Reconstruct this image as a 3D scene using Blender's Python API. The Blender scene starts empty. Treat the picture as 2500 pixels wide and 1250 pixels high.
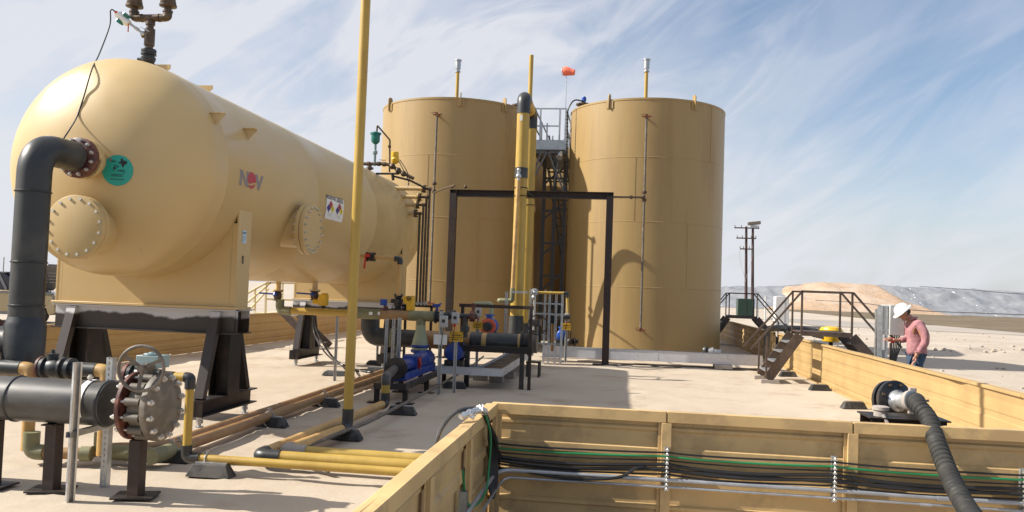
import bpy, math, random
from mathutils import Vector, Matrix
random.seed(7)
SC = bpy.context.scene
COL = SC.collection
V = Vector
R = math.radians

# ---------------------------------------------------------------- camera
CAMH, FPX = 1.755, 2000.0
_yaw, _pitch, _roll = math.atan(272/2000), math.atan(85/2000), R(2.0)
FW = V((-math.sin(_yaw)*math.cos(_pitch), math.cos(_yaw)*math.cos(_pitch), math.sin(_pitch)))
_r0 = V((math.cos(_yaw), math.sin(_yaw), 0)); _u0 = _r0.cross(FW)
RT = math.cos(_roll)*_r0 + math.sin(_roll)*_u0
UP = RT.cross(FW)
EYE = V((0, 0, CAMH))
cd = bpy.data.cameras.new('camera'); cam = bpy.data.objects.new('camera', cd); COL.objects.link(cam)
m3 = Matrix((RT, UP, -FW)).transposed()
cam.matrix_world = Matrix.Translation(EYE) @ m3.to_4x4()
cd.sensor_width = 36; cd.lens = 36*FPX/2500; cd.clip_end = 6000; cd.clip_start = 0.05
SC.camera = cam

# ---------------------------------------------------------------- sun, sky, exposure
SUN_EL, SUN_AZ = 37.0, 9.0            # elevation; how far the sun stands towards the viewer from due left
to_sun = V((-math.cos(R(SUN_AZ))*math.cos(R(SUN_EL)), -math.sin(R(SUN_AZ))*math.cos(R(SUN_EL)), math.sin(R(SUN_EL))))
sl = bpy.data.lights.new('sun', 'SUN'); sl.energy = 5.0; sl.angle = R(0.5); sl.color = (1.0, 0.94, 0.84)
so = bpy.data.objects.new('sun', sl); COL.objects.link(so); so.rotation_euler = to_sun.to_track_quat('Z', 'Y').to_euler()
so.location = (-20, -5, 20)
W = bpy.data.worlds.new('World'); SC.world = W; W.use_nodes = True
nt = W.node_tree; N = nt.nodes; L = nt.links
bg = N['Background']; bg.inputs[1].default_value = 0.10
sky = N.new('ShaderNodeTexSky'); sky.sky_type = 'NISHITA'; sky.sun_disc = False
sky.sun_elevation = R(SUN_EL); sky.sun_rotation = math.atan2(to_sun.x, to_sun.y) % (2*math.pi)
sky.dust_density = 1.4; sky.air_density = 1.0; sky.ozone_density = 2.0
def _n(t, **k):
    n = N.new(t)
    for a, b in k.items(): setattr(n, a, b)
    return n
def math_(op, a, b=None, c=None, clamp=False):
    n = _n('ShaderNodeMath', operation=op); n.use_clamp = clamp
    for i, q in enumerate((a, b, c)):
        if q is None: continue
        if isinstance(q, (int, float)): n.inputs[i].default_value = q
        else: L.new(q, n.inputs[i])
    return n.outputs[0]
tc = _n('ShaderNodeTexCoord'); sep = _n('ShaderNodeSeparateXYZ'); L.new(tc.outputs['Generated'], sep.inputs[0])
cmb = _n('ShaderNodeCombineXYZ'); L.new(sep.outputs[0], cmb.inputs[0]); L.new(sep.outputs[2], cmb.inputs[1]); L.new(sep.outputs[1], cmb.inputs[2])
def cloud(scale, rot, sx, sy, lo, hi, detail, dist, off):
    """noise in the direction of view, turned and stretched into streaks"""
    rt = _n('ShaderNodeVectorRotate', rotation_type='Z_AXIS'); rt.inputs['Angle'].default_value = R(rot); L.new(cmb.outputs[0], rt.inputs['Vector'])
    mp = _n('ShaderNodeMapping'); mp.inputs['Scale'].default_value = (sx, sy, 0.6); mp.inputs['Location'].default_value = off
    L.new(rt.outputs[0], mp.inputs[0])
    nz = _n('ShaderNodeTexNoise'); nz.inputs['Scale'].default_value = scale; nz.inputs['Detail'].default_value = detail
    nz.inputs['Roughness'].default_value = 0.55; nz.inputs['Distortion'].default_value = dist
    L.new(mp.outputs[0], nz.inputs['Vector'])
    mr = _n('ShaderNodeMapRange'); mr.interpolation_type = 'SMOOTHSTEP'
    mr.inputs[1].default_value = lo; mr.inputs[2].default_value = hi; L.new(nz.outputs[0], mr.inputs[0])
    return mr.outputs[0]
c1 = cloud(2.4, -24, 1.0, 1.8, 0.36, 0.66, 9, 0.9, (0.4, 1.3, 0))      # broad sheets
c2 = cloud(4.0, -34, 0.9, 3.2, 0.36, 0.74, 10, 1.6, (3.1, 0.2, 0))      # streaked cirrus
# the veil of cloud is thicker on the left half of the sky, thinner to the right
vp = _n('ShaderNodeVectorMath', operation='DOT_PRODUCT'); L.new(tc.outputs['Generated'], vp.inputs[0]); vp.inputs[1].default_value = (-0.93, 0.36, -0.1)
veil = _n('ShaderNodeMapRange'); veil.interpolation_type = 'SMOOTHSTEP'; L.new(vp.outputs['Value'], veil.inputs[0])
veil.inputs[1].default_value = 0.05; veil.inputs[2].default_value = 0.70; veil.inputs[3].default_value = 0.0; veil.inputs[4].default_value = 0.46
low = _n('ShaderNodeMapRange'); low.interpolation_type = 'SMOOTHSTEP'; L.new(sep.outputs[2], low.inputs[0])
low.inputs[1].default_value = 0.0; low.inputs[2].default_value = 0.26; low.inputs[3].default_value = 0.62; low.inputs[4].default_value = 0.0
t1 = math_('MULTIPLY', c1, 0.60); t2 = math_('MULTIPLY', c2, 0.55)
thin = _n('ShaderNodeMapRange'); thin.interpolation_type = 'SMOOTHSTEP'; L.new(vp.outputs['Value'], thin.inputs[0])
thin.inputs[1].default_value = -0.05; thin.inputs[2].default_value = 0.42; thin.inputs[3].default_value = 0.46; thin.inputs[4].default_value = 1.0
cov = math_('ADD', math_('MULTIPLY', math_('ADD', t1, t2), thin.outputs[0]), math_('ADD', veil.outputs[0], low.outputs[0]), clamp=True)
# cloud ahead of the viewer; unseen sky behind cleared to cut ambient light
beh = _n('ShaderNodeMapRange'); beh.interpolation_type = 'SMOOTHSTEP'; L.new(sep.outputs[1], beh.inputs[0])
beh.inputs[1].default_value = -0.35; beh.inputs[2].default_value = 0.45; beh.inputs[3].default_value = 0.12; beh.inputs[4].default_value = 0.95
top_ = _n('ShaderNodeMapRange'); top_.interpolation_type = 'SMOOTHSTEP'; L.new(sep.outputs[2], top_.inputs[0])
top_.inputs[1].default_value = 0.5; top_.inputs[2].default_value = 0.85; top_.inputs[4].default_value = 0.9  # unseen overhead cloud, added so floor shadows get more diffuse light
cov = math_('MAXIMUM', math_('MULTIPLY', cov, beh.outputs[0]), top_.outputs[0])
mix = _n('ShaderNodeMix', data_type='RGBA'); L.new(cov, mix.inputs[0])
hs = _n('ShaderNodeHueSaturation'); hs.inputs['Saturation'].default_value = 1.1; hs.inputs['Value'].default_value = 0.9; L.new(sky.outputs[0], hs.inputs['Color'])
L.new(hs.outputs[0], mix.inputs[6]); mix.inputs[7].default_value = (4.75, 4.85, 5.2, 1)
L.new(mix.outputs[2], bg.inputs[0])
SC.view_settings.view_transform = 'Standard'; SC.view_settings.look = 'None'
SC.view_settings.exposure = 0.7; SC.view_settings.gamma = 1
SC.render.engine = 'CYCLES'
SC.render.resolution_x = 1024; SC.render.resolution_y = 512

# ---------------------------------------------------------------- surveying helpers: a sight line met with a real plane
def sight(x, y): return FW*FPX + RT*(x-1250) - UP*(y-625)
def at(x, y, Y):
    d = sight(x, y); return EYE + d*((Y-EYE.y)/d.y)
def atz(x, y, z=0.0):
    d = sight(x, y); return EYE + d*((z-EYE.z)/d.z)
def atx(x, y, X):
    d = sight(x, y); return EYE + d*((X-EYE.x)/d.x)

# ---------------------------------------------------------------- materials
MAT = {}
def mat(name, col, rough=0.5, metal=0.0, var=0.12, scale=3.0, col2=None, amt2=0.0, sc2=1.2, bump=0.0, bscale=40.0, stretch=None, spec=0.5, rvar=0.12, thr=(0.48, 0.62), coat=0.0):
    """painted / bare surface: base colour with soft mottling, optional second colour (rust, dust, stains) in patches"""
    m = bpy.data.materials.new(name); m.use_nodes = True; t = m.node_tree; n = t.nodes; l = t.links
    b = n['Principled BSDF']
    b.inputs['Metallic'].default_value = metal; b.inputs['Roughness'].default_value = rough
    b.inputs['Specular IOR Level'].default_value = spec; b.inputs['Coat Weight'].default_value = coat
    g = n.new('ShaderNodeNewGeometry'); mp = n.new('ShaderNodeMapping'); l.new(g.outputs['Position'], mp.inputs[0])
    if stretch: mp.inputs['Scale'].default_value = stretch
    nz = n.new('ShaderNodeTexNoise'); nz.inputs['Scale'].default_value = scale; nz.inputs['Detail'].default_value = 6; nz.inputs['Roughness'].default_value = 0.6
    l.new(mp.outputs[0], nz.inputs['Vector'])
    r1 = n.new('ShaderNodeMapRange'); r1.inputs[3].default_value = 1-var; r1.inputs[4].default_value = 1+var
    r1.inputs[1].default_value = 0.3; r1.inputs[2].default_value = 0.7; l.new(nz.outputs[0], r1.inputs[0])
    mul = n.new('ShaderNodeVectorMath'); mul.operation = 'SCALE'; mul.inputs[0].default_value = col; l.new(r1.outputs[0], mul.inputs['Scale'])
    out = mul.outputs[0]
    if col2:
        n2 = n.new('ShaderNodeTexNoise'); n2.inputs['Scale'].default_value = sc2; n2.inputs['Detail'].default_value = 8; n2.inputs['Roughness'].default_value = 0.65
        l.new(mp.outputs[0], n2.inputs['Vector'])
        r2 = n.new('ShaderNodeMapRange'); r2.interpolation_type = 'SMOOTHSTEP'; r2.inputs[1].default_value = thr[0]; r2.inputs[2].default_value = thr[1]; r2.inputs[4].default_value = amt2
        l.new(n2.outputs[0], r2.inputs[0])
        mx = n.new('ShaderNodeMix'); mx.data_type = 'RGBA'; l.new(r2.outputs[0], mx.inputs[0]); l.new(out, mx.inputs[6]); mx.inputs[7].default_value = (*col2, 1)
        out = mx.outputs[2]
    l.new(out, b.inputs['Base Color'])
    rr = n.new('ShaderNodeMapRange'); rr.inputs[1].default_value = 0.3; rr.inputs[2].default_value = 0.7
    rr.inputs[3].default_value = max(0.05, rough-rvar); rr.inputs[4].default_value = min(1, rough+rvar); l.new(nz.outputs[0], rr.inputs[0]); l.new(rr.outputs[0], b.inputs['Roughness'])
    if bump:
        nb = n.new('ShaderNodeTexNoise'); nb.inputs['Scale'].default_value = bscale; nb.inputs['Detail'].default_value = 4; l.new(g.outputs['Position'], nb.inputs['Vector'])
        bp = n.new('ShaderNodeBump'); bp.inputs['Strength'].default_value = bump; bp.inputs['Distance'].default_value = 0.02; l.new(nb.outputs[0], bp.inputs['Height']); l.new(bp.outputs[0], b.inputs['Normal'])
    MAT[name] = m; return m
mat('tank_paint', (0.33, 0.222, 0.088), 0.45, var=0.08, scale=0.9, col2=(0.265, 0.172, 0.070), amt2=0.75, sc2=0.9, stretch=(1, 1, 0.12), bump=0.04, bscale=2.2)
mat('vessel_paint', (0.53, 0.38, 0.175), 0.38, var=0.05, scale=1.2, col2=(0.50, 0.36, 0.17), amt2=0.35, sc2=0.7, bump=0.008, bscale=1.6)
mat('wall_paint', (0.40, 0.27, 0.115), 0.5, var=0.06, scale=1.5, col2=(0.345, 0.225, 0.10), amt2=0.5, sc2=2.2, bump=0.05, bscale=3)
mat('wall_paint_dusty', (0.56, 0.38, 0.17), 0.55, var=0.10, scale=2.2, col2=(0.37, 0.25, 0.12), amt2=0.7, sc2=2.4, bump=0.06, bscale=5)
mat('yellow_pipe', (0.41, 0.27, 0.05), 0.42, var=0.1, scale=4, col2=(0.33, 0.20, 0.04), amt2=0.7, sc2=2.5, stretch=(1, 1, 0.35), thr=(0.5, 0.7))
mat('frp_pipe', (0.30, 0.175, 0.075), 0.45, var=0.16, scale=5, col2=(0.24, 0.115, 0.05), amt2=0.7, sc2=3)
mat('frp_pipe_light', (0.50, 0.31, 0.11), 0.45, var=0.14, scale=5, col2=(0.36, 0.20, 0.07), amt2=0.6, sc2=3)
mat('frp_green', (0.17, 0.165, 0.09), 0.5, var=0.16, scale=5, col2=(0.26, 0.24, 0.13), amt2=0.5, sc2=5)
mat('pale_green', (0.30, 0.32, 0.20), 0.45, var=0.08, scale=5)
mat('hdpe', (0.022, 0.024, 0.026), 0.42, var=0.2, scale=3, col2=(0.07, 0.066, 0.06), amt2=0.55, sc2=2.2, thr=(0.45, 0.7))
mat('hdpe_dusty', (0.042, 0.040, 0.039), 0.42, var=0.2, scale=4, col2=(0.12, 0.11, 0.10), amt2=0.7, sc2=3, stretch=(0.4, 1, 1), thr=(0.42, 0.7))
mat('rubber', (0.025, 0.025, 0.026), 0.75, var=0.2, scale=6, col2=(0.13, 0.12, 0.105), amt2=0.5, sc2=4)
mat('dark_steel', (0.018, 0.013, 0.011), 0.5, metal=0.2, var=0.3, scale=6, col2=(0.075, 0.033, 0.016), amt2=0.6, sc2=4, thr=(0.54, 0.72))
mat('black_paint', (0.018, 0.018, 0.02), 0.35, var=0.2, scale=5, col2=(0.08, 0.06, 0.045), amt2=0.5, sc2=4)
mat('rusty_steel', (0.16, 0.065, 0.03), 0.75, metal=0.1, var=0.3, scale=9, col2=(0.28, 0.13, 0.06), amt2=0.8, sc2=7)
mat('galvanised', (0.46, 0.47, 0.48), 0.4, metal=0.75, var=0.12, scale=14, col2=(0.34, 0.34, 0.34), amt2=0.6, sc2=8)
mat('galv_pipe', (0.40, 0.41, 0.43), 0.42, metal=0.55, var=0.12, scale=9, col2=(0.30, 0.30, 0.30), amt2=0.5, sc2=5)
mat('galv_shaded', (0.13, 0.135, 0.14), 0.5, metal=0.4, var=0.15, scale=8)  # galvanised steel darkened: shade between the tanks put into its colour
mat('aluminium', (0.60, 0.60, 0.62), 0.35, metal=0.3, var=0.08, scale=6)
mat('primer', (0.50, 0.49, 0.48), 0.5, var=0.08, scale=4)
mat('bolt_zinc', (0.60, 0.58, 0.54), 0.35, metal=0.7, var=0.2, scale=30)
mat('blue_paint', (0.012, 0.045, 0.27), 0.35, var=0.2, scale=5, col2=(0.05, 0.07, 0.14), amt2=0.5, sc2=6)
mat('blue_bright', (0.015, 0.075, 0.36), 0.4, var=0.15, scale=8)
mat('maroon', (0.085, 0.028, 0.024), 0.5, var=0.25, scale=12, col2=(0.25, 0.10, 0.06), amt2=0.6, sc2=12)
mat('red_paint', (0.45, 0.03, 0.02), 0.4, var=0.15, scale=12)
mat('orange_red', (0.62, 0.12, 0.06), 0.45, var=0.15, scale=12)
mat('taupe_iron', (0.115, 0.096, 0.076), 0.55, var=0.15, scale=9, col2=(0.22, 0.19, 0.155), amt2=0.5, sc2=9)
mat('bronze_iron', (0.075, 0.05, 0.03), 0.45, metal=0.3, var=0.25, scale=14, col2=(0.15, 0.10, 0.06), amt2=0.6, sc2=10)
mat('teal_paint', (0.0, 0.14, 0.12), 0.4, var=0.15, scale=10)
mat('pale_blue_paint', (0.22, 0.30, 0.31), 0.45, var=0.1, scale=10)
mat('light_blue_label', (0.45, 0.60, 0.72), 0.4, var=0.06)
mat('valve_yellow', (0.68, 0.40, 0.02), 0.4, var=0.12, scale=10)
mat('caution_yellow', (0.75, 0.43, 0.015), 0.45, var=0.06)
mat('white_plastic', (0.74, 0.74, 0.72), 0.4, var=0.04)
mat('grey_box', (0.38, 0.385, 0.38), 0.4, var=0.08, scale=5)
mat('ink_black', (0.02, 0.02, 0.02), 0.5, var=0.05)
mat('ink_grey', (0.22, 0.205, 0.21), 0.45, var=0.05)
mat('ink_red', (0.42, 0.035, 0.055), 0.45, var=0.05)
mat('ink_blue', (0.03, 0.03, 0.25), 0.45, var=0.05)
mat('ink_yellow', (0.75, 0.65, 0.03), 0.45, var=0.05)
mat('sticker_teal', (0.02, 0.34, 0.27), 0.4, var=0.06, scale=8)
mat('cable_black', (0.012, 0.012, 0.013), 0.4, var=0.2)
mat('cable_green', (0.012, 0.20, 0.07), 0.4, var=0.1)
mat('foil_tape', (0.72, 0.72, 0.72), 0.25, metal=0.9, var=0.1, bump=0.8, bscale=60)
mat('hose_rubber', (0.016, 0.0155, 0.014), 0.7, var=0.25, scale=9, col2=(0.06, 0.057, 0.045), amt2=0.3, sc2=6)
mat('wood_pole', (0.06, 0.032, 0.028), 0.8, var=0.2, scale=3)
mat('concrete_block', (0.32, 0.28, 0.25), 0.85, var=0.12, scale=8, bump=0.3, bscale=50)
mat('windsock_orange', (0.80, 0.17, 0.10), 0.7, var=0.1)
mat('transformer_green', (0.012, 0.035, 0.022), 0.4, var=0.15)
mat('skin', (0.36, 0.17, 0.11), 0.5, var=0.06, scale=20)
mat('shirt_pink', (0.34, 0.155, 0.165), 0.85, var=0.22, scale=14, bump=0.6, bscale=18)
mat('denim', (0.035, 0.065, 0.11), 0.85, var=0.28, scale=12, bump=0.5, bscale=20)
mat('hat_white', (0.80, 0.80, 0.78), 0.35, var=0.03)
mat('hair', (0.012, 0.01, 0.009), 0.7, var=0.1)
mat('boot_brown', (0.10, 0.05, 0.025), 0.7, var=0.2)
mat('car_gold', (0.26, 0.20, 0.115), 0.3, metal=0.4, var=0.05, coat=0.6)
mat('car_glass', (0.012, 0.016, 0.035), 0.12, var=0.1)
mat('car_trim', (0.10, 0.10, 0.11), 0.5, var=0.1)
mat('frame_brown', (0.028, 0.016, 0.012), 0.6, metal=0.0, var=0.2, scale=6, col2=(0.06, 0.028, 0.016), amt2=0.4, sc2=4)
mat('stair_brown', (0.075, 0.05, 0.038), 0.5, var=0.2, scale=6, col2=(0.13, 0.09, 0.06), amt2=0.5, sc2=4)
mat('pale_yellow_rail', (0.58, 0.50, 0.30), 0.5, var=0.1)

# stand face: dark bare steel under brushed pale primer along its upper edge
def two_tone(name, z0, amp, lowc, highc):
    m = bpy.data.materials.new(name); m.use_nodes = True; t = m.node_tree; n = t.nodes; l = t.links; b = n['Principled BSDF']
    g = n.new('ShaderNodeNewGeometry'); s = n.new('ShaderNodeSeparateXYZ'); l.new(g.outputs['Position'], s.inputs[0])
    nz = n.new('ShaderNodeTexNoise'); nz.inputs['Scale'].default_value = 3.5; nz.inputs['Detail'].default_value = 7; l.new(g.outputs['Position'], nz.inputs['Vector'])
    a = n.new('ShaderNodeMath'); a.operation = 'MULTIPLY_ADD'; l.new(nz.outputs[0], a.inputs[0]); a.inputs[1].default_value = amp; l.new(s.outputs[2], a.inputs[2])
    r = n.new('ShaderNodeMapRange'); r.interpolation_type = 'SMOOTHSTEP'; r.inputs[1].default_value = z0; r.inputs[2].default_value = z0+0.035; l.new(a.outputs[0], r.inputs[0])
    n2 = n.new('ShaderNodeTexNoise'); n2.inputs['Scale'].default_value = 2.0; n2.inputs['Detail'].default_value = 5; l.new(g.outputs['Position'], n2.inputs['Vector'])
    cr = n.new('ShaderNodeMix'); cr.data_type = 'RGBA'; l.new(n2.outputs[0], cr.inputs[0]); cr.inputs[6].default_value = (*lowc, 1); cr.inputs[7].default_value = (0.06, 0.04, 0.03, 1)
    mx = n.new('ShaderNodeMix'); mx.data_type = 'RGBA'; l.new(r.outputs[0], mx.inputs[0]); l.new(cr.outputs[2], mx.inputs[6]); mx.inputs[7].default_value = (*highc, 1)
    l.new(mx.outputs[2], b.inputs['Base Color']); b.inputs['Roughness'].default_value = 0.45
    MAT[name] = m
two_tone('stand_two_tone', 1.36, 0.16, (0.02, 0.02, 0.02), (0.50, 0.49, 0.50))
# ---------------------------------------------------------------- mesh toolkit
def basis(ax):
    z = V(ax).normalized(); h = V((0, 0, 1)) if abs(z.z) < 0.95 else V((1, 0, 0))
    x = h.cross(z).normalized(); return x, z.cross(x), z
ORG = {}
class MB:
    def __init__(s): s.v = []; s.f = []
    def add(s, vs, fs):
        o = len(s.v); s.v += [V(q) for q in vs]; s.f += [tuple(i+o for i in f) for f in fs]; return s
    def box(s, c, d, M=None):
        x, y, z = (q/2 for q in d); vs = [V((a*x, b*y, e*z)) for a in (-1, 1) for b in (-1, 1) for e in (-1, 1)]
        if M is not None: vs = [M @ q for q in vs]
        return s.add([q+V(c) for q in vs], [(0, 1, 3, 2), (4, 6, 7, 5), (0, 4, 5, 1), (2, 3, 7, 6), (0, 2, 6, 4), (1, 5, 7, 3)])
    def bb(s, x0, x1, y0, y1, z0, z1): return s.box(((x0+x1)/2, (y0+y1)/2, (z0+z1)/2), (abs(x1-x0), abs(y1-y0), abs(z1-z0)))
    def bar(s, p0, p1, w, h, up=(0, 0, 1)):
        p0, p1 = V(p0), V(p1); a = (p1-p0); n = a.normalized(); u = V(up)
        if abs(n.dot(u)) > 0.98: u = V((0, 1, 0))
        x = n.cross(u).normalized(); y = x.cross(n)
        vs = [p+x*(i*w/2)+y*(j*h/2) for p in (p0, p1) for i, j in ((-1, -1), (1, -1), (1, 1), (-1, 1))]
        return s.add(vs, [(3, 2, 1, 0), (4, 5, 6, 7), (0, 1, 5, 4), (1, 2, 6, 5), (2, 3, 7, 6), (3, 0, 4, 7)])
    def ibeam(s, p0, p1, d, w, t=0.014, up=(0, 0, 1)):
        p0, p1 = V(p0), V(p1); n = (p1-p0).normalized(); u = V(up)
        if abs(n.dot(u)) > 0.98: u = V((0, 1, 0))
        x = n.cross(u).normalized(); y = x.cross(n)
        s.bar(p0+y*(d/2-t/2), p1+y*(d/2-t/2), w, t, up); s.bar(p0-y*(d/2-t/2), p1-y*(d/2-t/2), w, t, up)
        s.bar(p0+n*0.001, p1-n*0.001, t*0.8, d-2*t, up); return s
    def tube(s, pts, r, n=16, bend=0.0, cap=True, seg=6):
        P = [V(p) for p in pts]
        if bend > 0 and len(P) > 2:
            Q = [P[0]]
            for i in range(1, len(P)-1):
                a, b, c = P[i-1], P[i], P[i+1]; d1 = (a-b); d2 = (c-b)
                e = min(bend, d1.length*0.49, d2.length*0.49); A = b+d1.normalized()*e; B = b+d2.normalized()*e
                for k in range(seg+1):
                    t = k/seg; Q.append(A*(1-t)**2+b*2*t*(1-t)+B*t*t)
            Q.append(P[-1]); P = Q
        P = [p for i, p in enumerate(P) if i == 0 or (p-P[i-1]).length > 1e-5]
        rr = r if isinstance(r, (list, tuple)) else [r]*len(P)
        T = []
        for i in range(len(P)):
            a = (P[i]-P[i-1]).normalized() if i > 0 else None; b = (P[i+1]-P[i]).normalized() if i < len(P)-1 else None
            T.append((a+b).normalized() if a is not None and b is not None else (a if b is None else b))
        x, y, z = basis(T[0]); vs = []
        for i, p in enumerate(P):
            if i: q = T[i-1].rotation_difference(T[i]); x = q @ x; y = q @ y
            vs += [p+(x*math.cos(2*math.pi*k/n)+y*math.sin(2*math.pi*k/n))*rr[i] for k in range(n)]
        fs = [(i*n+k, i*n+(k+1) % n, (i+1)*n+(k+1) % n, (i+1)*n+k) for i in range(len(P)-1) for k in range(n)]
        if cap: fs += [tuple(reversed(range(n))), tuple((len(P)-1)*n+k for k in range(n))]
        return s.add(vs, fs)
    def cyl(s, p0, p1, r0, r1=None, n=16): return s.tube([p0, p1], [r0, r0 if r1 is None else r1], n)
    def rev(s, o, ax, prof, n=24):
        x, y, z = basis(ax); o = V(o); vs = []
        for t, r in prof: vs += [o+z*t+(x*math.cos(2*math.pi*k/n)+y*math.sin(2*math.pi*k/n))*max(r, 1e-4) for k in range(n)]
        m = len(prof)
        fs = [(i*n+k, i*n+(k+1) % n, (i+1)*n+(k+1) % n, (i+1)*n+k) for i in range(m-1) for k in range(n)]
        fs += [tuple(reversed(range(n))), tuple((m-1)*n+k for k in range(n))]
        return s.add(vs, fs)
    def torus(s, o, ax, Rr, r, n=36, k=8):
        x, y, z = basis(ax); o = V(o); vs = []
        for i in range(n):
            a = 2*math.pi*i/n; d = x*math.cos(a)+y*math.sin(a)
            vs += [o+d*(Rr+r*math.cos(2*math.pi*j/k))+z*(r*math.sin(2*math.pi*j/k)) for j in range(k)]
        return s.add(vs, [(i*k+j, i*k+(j+1) % k, ((i+1) % n)*k+(j+1) % k, ((i+1) % n)*k+j)[::-1] for i in range(n) for j in range(k)])
    def bolts(s, o, ax, Rr, n, r, h, ph=0.0, h0=0.0):
        x, y, z = basis(ax); o = V(o)
        for i in range(n):
            a = 2*math.pi*(i+ph)/n; c = o+(x*math.cos(a)+y*math.sin(a))*Rr
            s.cyl(c-z*h0, c+z*h, r, n=6)
            if h > 0.012: s.cyl(c+z*h, c+z*(h*1.5), r*0.55, n=8)
        return s
    def extr(s, poly, o, ux, uy, th):
        o, ux, uy = V(o), V(ux), V(uy); w = ux.cross(uy).normalized()*th; n = len(poly)
        a = [o+ux*p[0]+uy*p[1] for p in poly]; b = [q+w for q in a]
        return s.add(a+b, [tuple(reversed(range(n))), tuple(range(n, 2*n))]+[(i, (i+1) % n, n+(i+1) % n, n+i) for i in range(n)])
    def sphere(s, c, r, n=14, m=8, sc=(1, 1, 1)):
        vs = []; c = V(c)
        for i in range(m+1):
            t = math.pi*i/m
            for k in range(n): vs.append(c+V((math.sin(t)*math.cos(2*math.pi*k/n)*sc[0], math.sin(t)*math.sin(2*math.pi*k/n)*sc[1], math.cos(t)*sc[2]))*r)
        return s.add(vs, [(i*n+k, (i+1)*n+k, (i+1)*n+(k+1) % n, i*n+(k+1) % n) for i in range(m) for k in range(n)])
    def join(s, o): return s.add(o.v, o.f)
    def build(s, name, m, parent=None, bevel=0.0, sharp=38, org=None):
        me = bpy.data.meshes.new(name)
        if parent is not None: o3 = ORG[parent.name]
        elif org is not None: o3 = V(org)
        else:
            xs = [q.x for q in s.v]; ys = [q.y for q in s.v]; zs = [q.z for q in s.v]
            o3 = V(((min(xs)+max(xs))/2, (min(ys)+max(ys))/2, min(zs)))
        me.from_pydata([tuple(q-o3) for q in s.v], [], s.f); me.update()
        me.polygons.foreach_set('use_smooth', [True]*len(me.polygons))
        me.set_sharp_from_angle(angle=R(sharp))
        me.materials.append(MAT[m] if isinstance(m, str) else m)
        o = bpy.data.objects.new(name, me); COL.objects.link(o); ORG[o.name] = o3
        if parent is not None: o.parent = parent
        else: o.location = o3
        if bevel:
            b = o.modifiers.new('edge', 'BEVEL'); b.width = bevel; b.segments = 2; b.limit_method = 'ANGLE'; b.angle_limit = R(40)
        return o
def tag(o, label=None, cat=None, group=None, kind=None):
    if label: o['label'] = label
    if cat: o['category'] = cat
    if group: o['group'] = group
    if kind: o['kind'] = kind
    return o
def thing(name, label, cat, loc=(0, 0, 0), group=None):
    o = bpy.data.objects.new(name, None); COL.objects.link(o); o.location = loc; ORG[o.name] = V(loc); o.empty_display_size = 0.2
    return tag(o, label, cat, group)
def dup(root, loc, label, rz=0.0, sc=1.0):
    def cp(o, par):
        c = o.copy(); COL.objects.link(c)
        if par is not None: c.parent = par
        for ch in [q for q in KIDS.get(o.name, [])]: cp(ch, c)
        return c
    KIDS = {}
    for q in bpy.data.objects:
        if q.parent is not None: KIDS.setdefault(q.parent.name, []).append(q)
    r = cp(root, None); r.location = loc; r.rotation_euler = (0, 0, rz); r.scale = (sc, sc, sc); r['label'] = label
    ORG[r.name] = V(loc); return r
def lettering(txt, size, fn, bold=0.0, mb=None, align='CENTER', wide=1.0, thick=0.001):
    cu = bpy.data.curves.new('lettering', 'FONT'); cu.body = txt; cu.size = size; cu.align_x = align; cu.align_y = 'CENTER'; cu.offset = bold; cu.extrude = thick; cu.resolution_u = 3
    ob = bpy.data.objects.new('lettering_tmp', cu); COL.objects.link(ob); bpy.context.view_layer.update()
    me = bpy.data.meshes.new_from_object(ob.evaluated_get(bpy.context.evaluated_depsgraph_get()))
    mb = mb or MB(); mb.add([fn(q.co.x*wide, q.co.y, q.co.z) for q in me.vertices], [tuple(p.vertices) for p in me.polygons])
    bpy.data.objects.remove(ob); bpy.data.curves.remove(cu); bpy.data.meshes.remove(me)
    return mb
def plane_fn(o, ux, uy):
    o, ux, uy = V(o), V(ux), V(uy); w = ux.cross(uy)
    return lambda x, y, z=0.0: o+ux*x+uy*y+w*z
def flange(mb, bm, o, ax, r, th, nb=8, br=0.013, bh=0.02):
    """plate plus bolts on both faces"""
    mb.rev(V(o)-V(ax).normalized()*th/2, ax, [(0, r*0.985), (0.004, r), (th-0.004, r), (th, r*0.985)], 32)
    if bm is not None:
        a = V(ax).normalized(); bm.bolts(V(o)+a*th/2, a, r*0.82, nb, br, bh, 0.5); bm.bolts(V(o)-a*th/2, -a, r*0.82, nb, br, bh, 0.5)

def bolts_obj(parent, o, ax, Rr, n, r, h, m='bolt_zinc', ph=0.5, h0=0.0):
    """each bolt its own part, all sharing one mesh"""
    x, y, z = basis(ax); o = V(o); mb = MB().cyl((0, 0, -h0), (0, 0, h), r, n=6)
    if h > 0.012: mb.cyl((0, 0, h), (0, 0, h*1.5), r*0.55, n=8)
    q = z.to_track_quat('Z', 'Y'); first = None
    for i in range(n):
        a = 2*math.pi*(i+ph)/n; c = o+(x*math.cos(a)+y*math.sin(a))*Rr
        if first is None: first = b = mb.build('bolt', m, org=(0, 0, 0))
        else: b = first.copy(); COL.objects.link(b)
        b.parent = parent; b.location = c-ORG[parent.name]; b.rotation_mode = 'QUATERNION'; b.rotation_quaternion = q; ORG[b.name] = c

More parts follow.
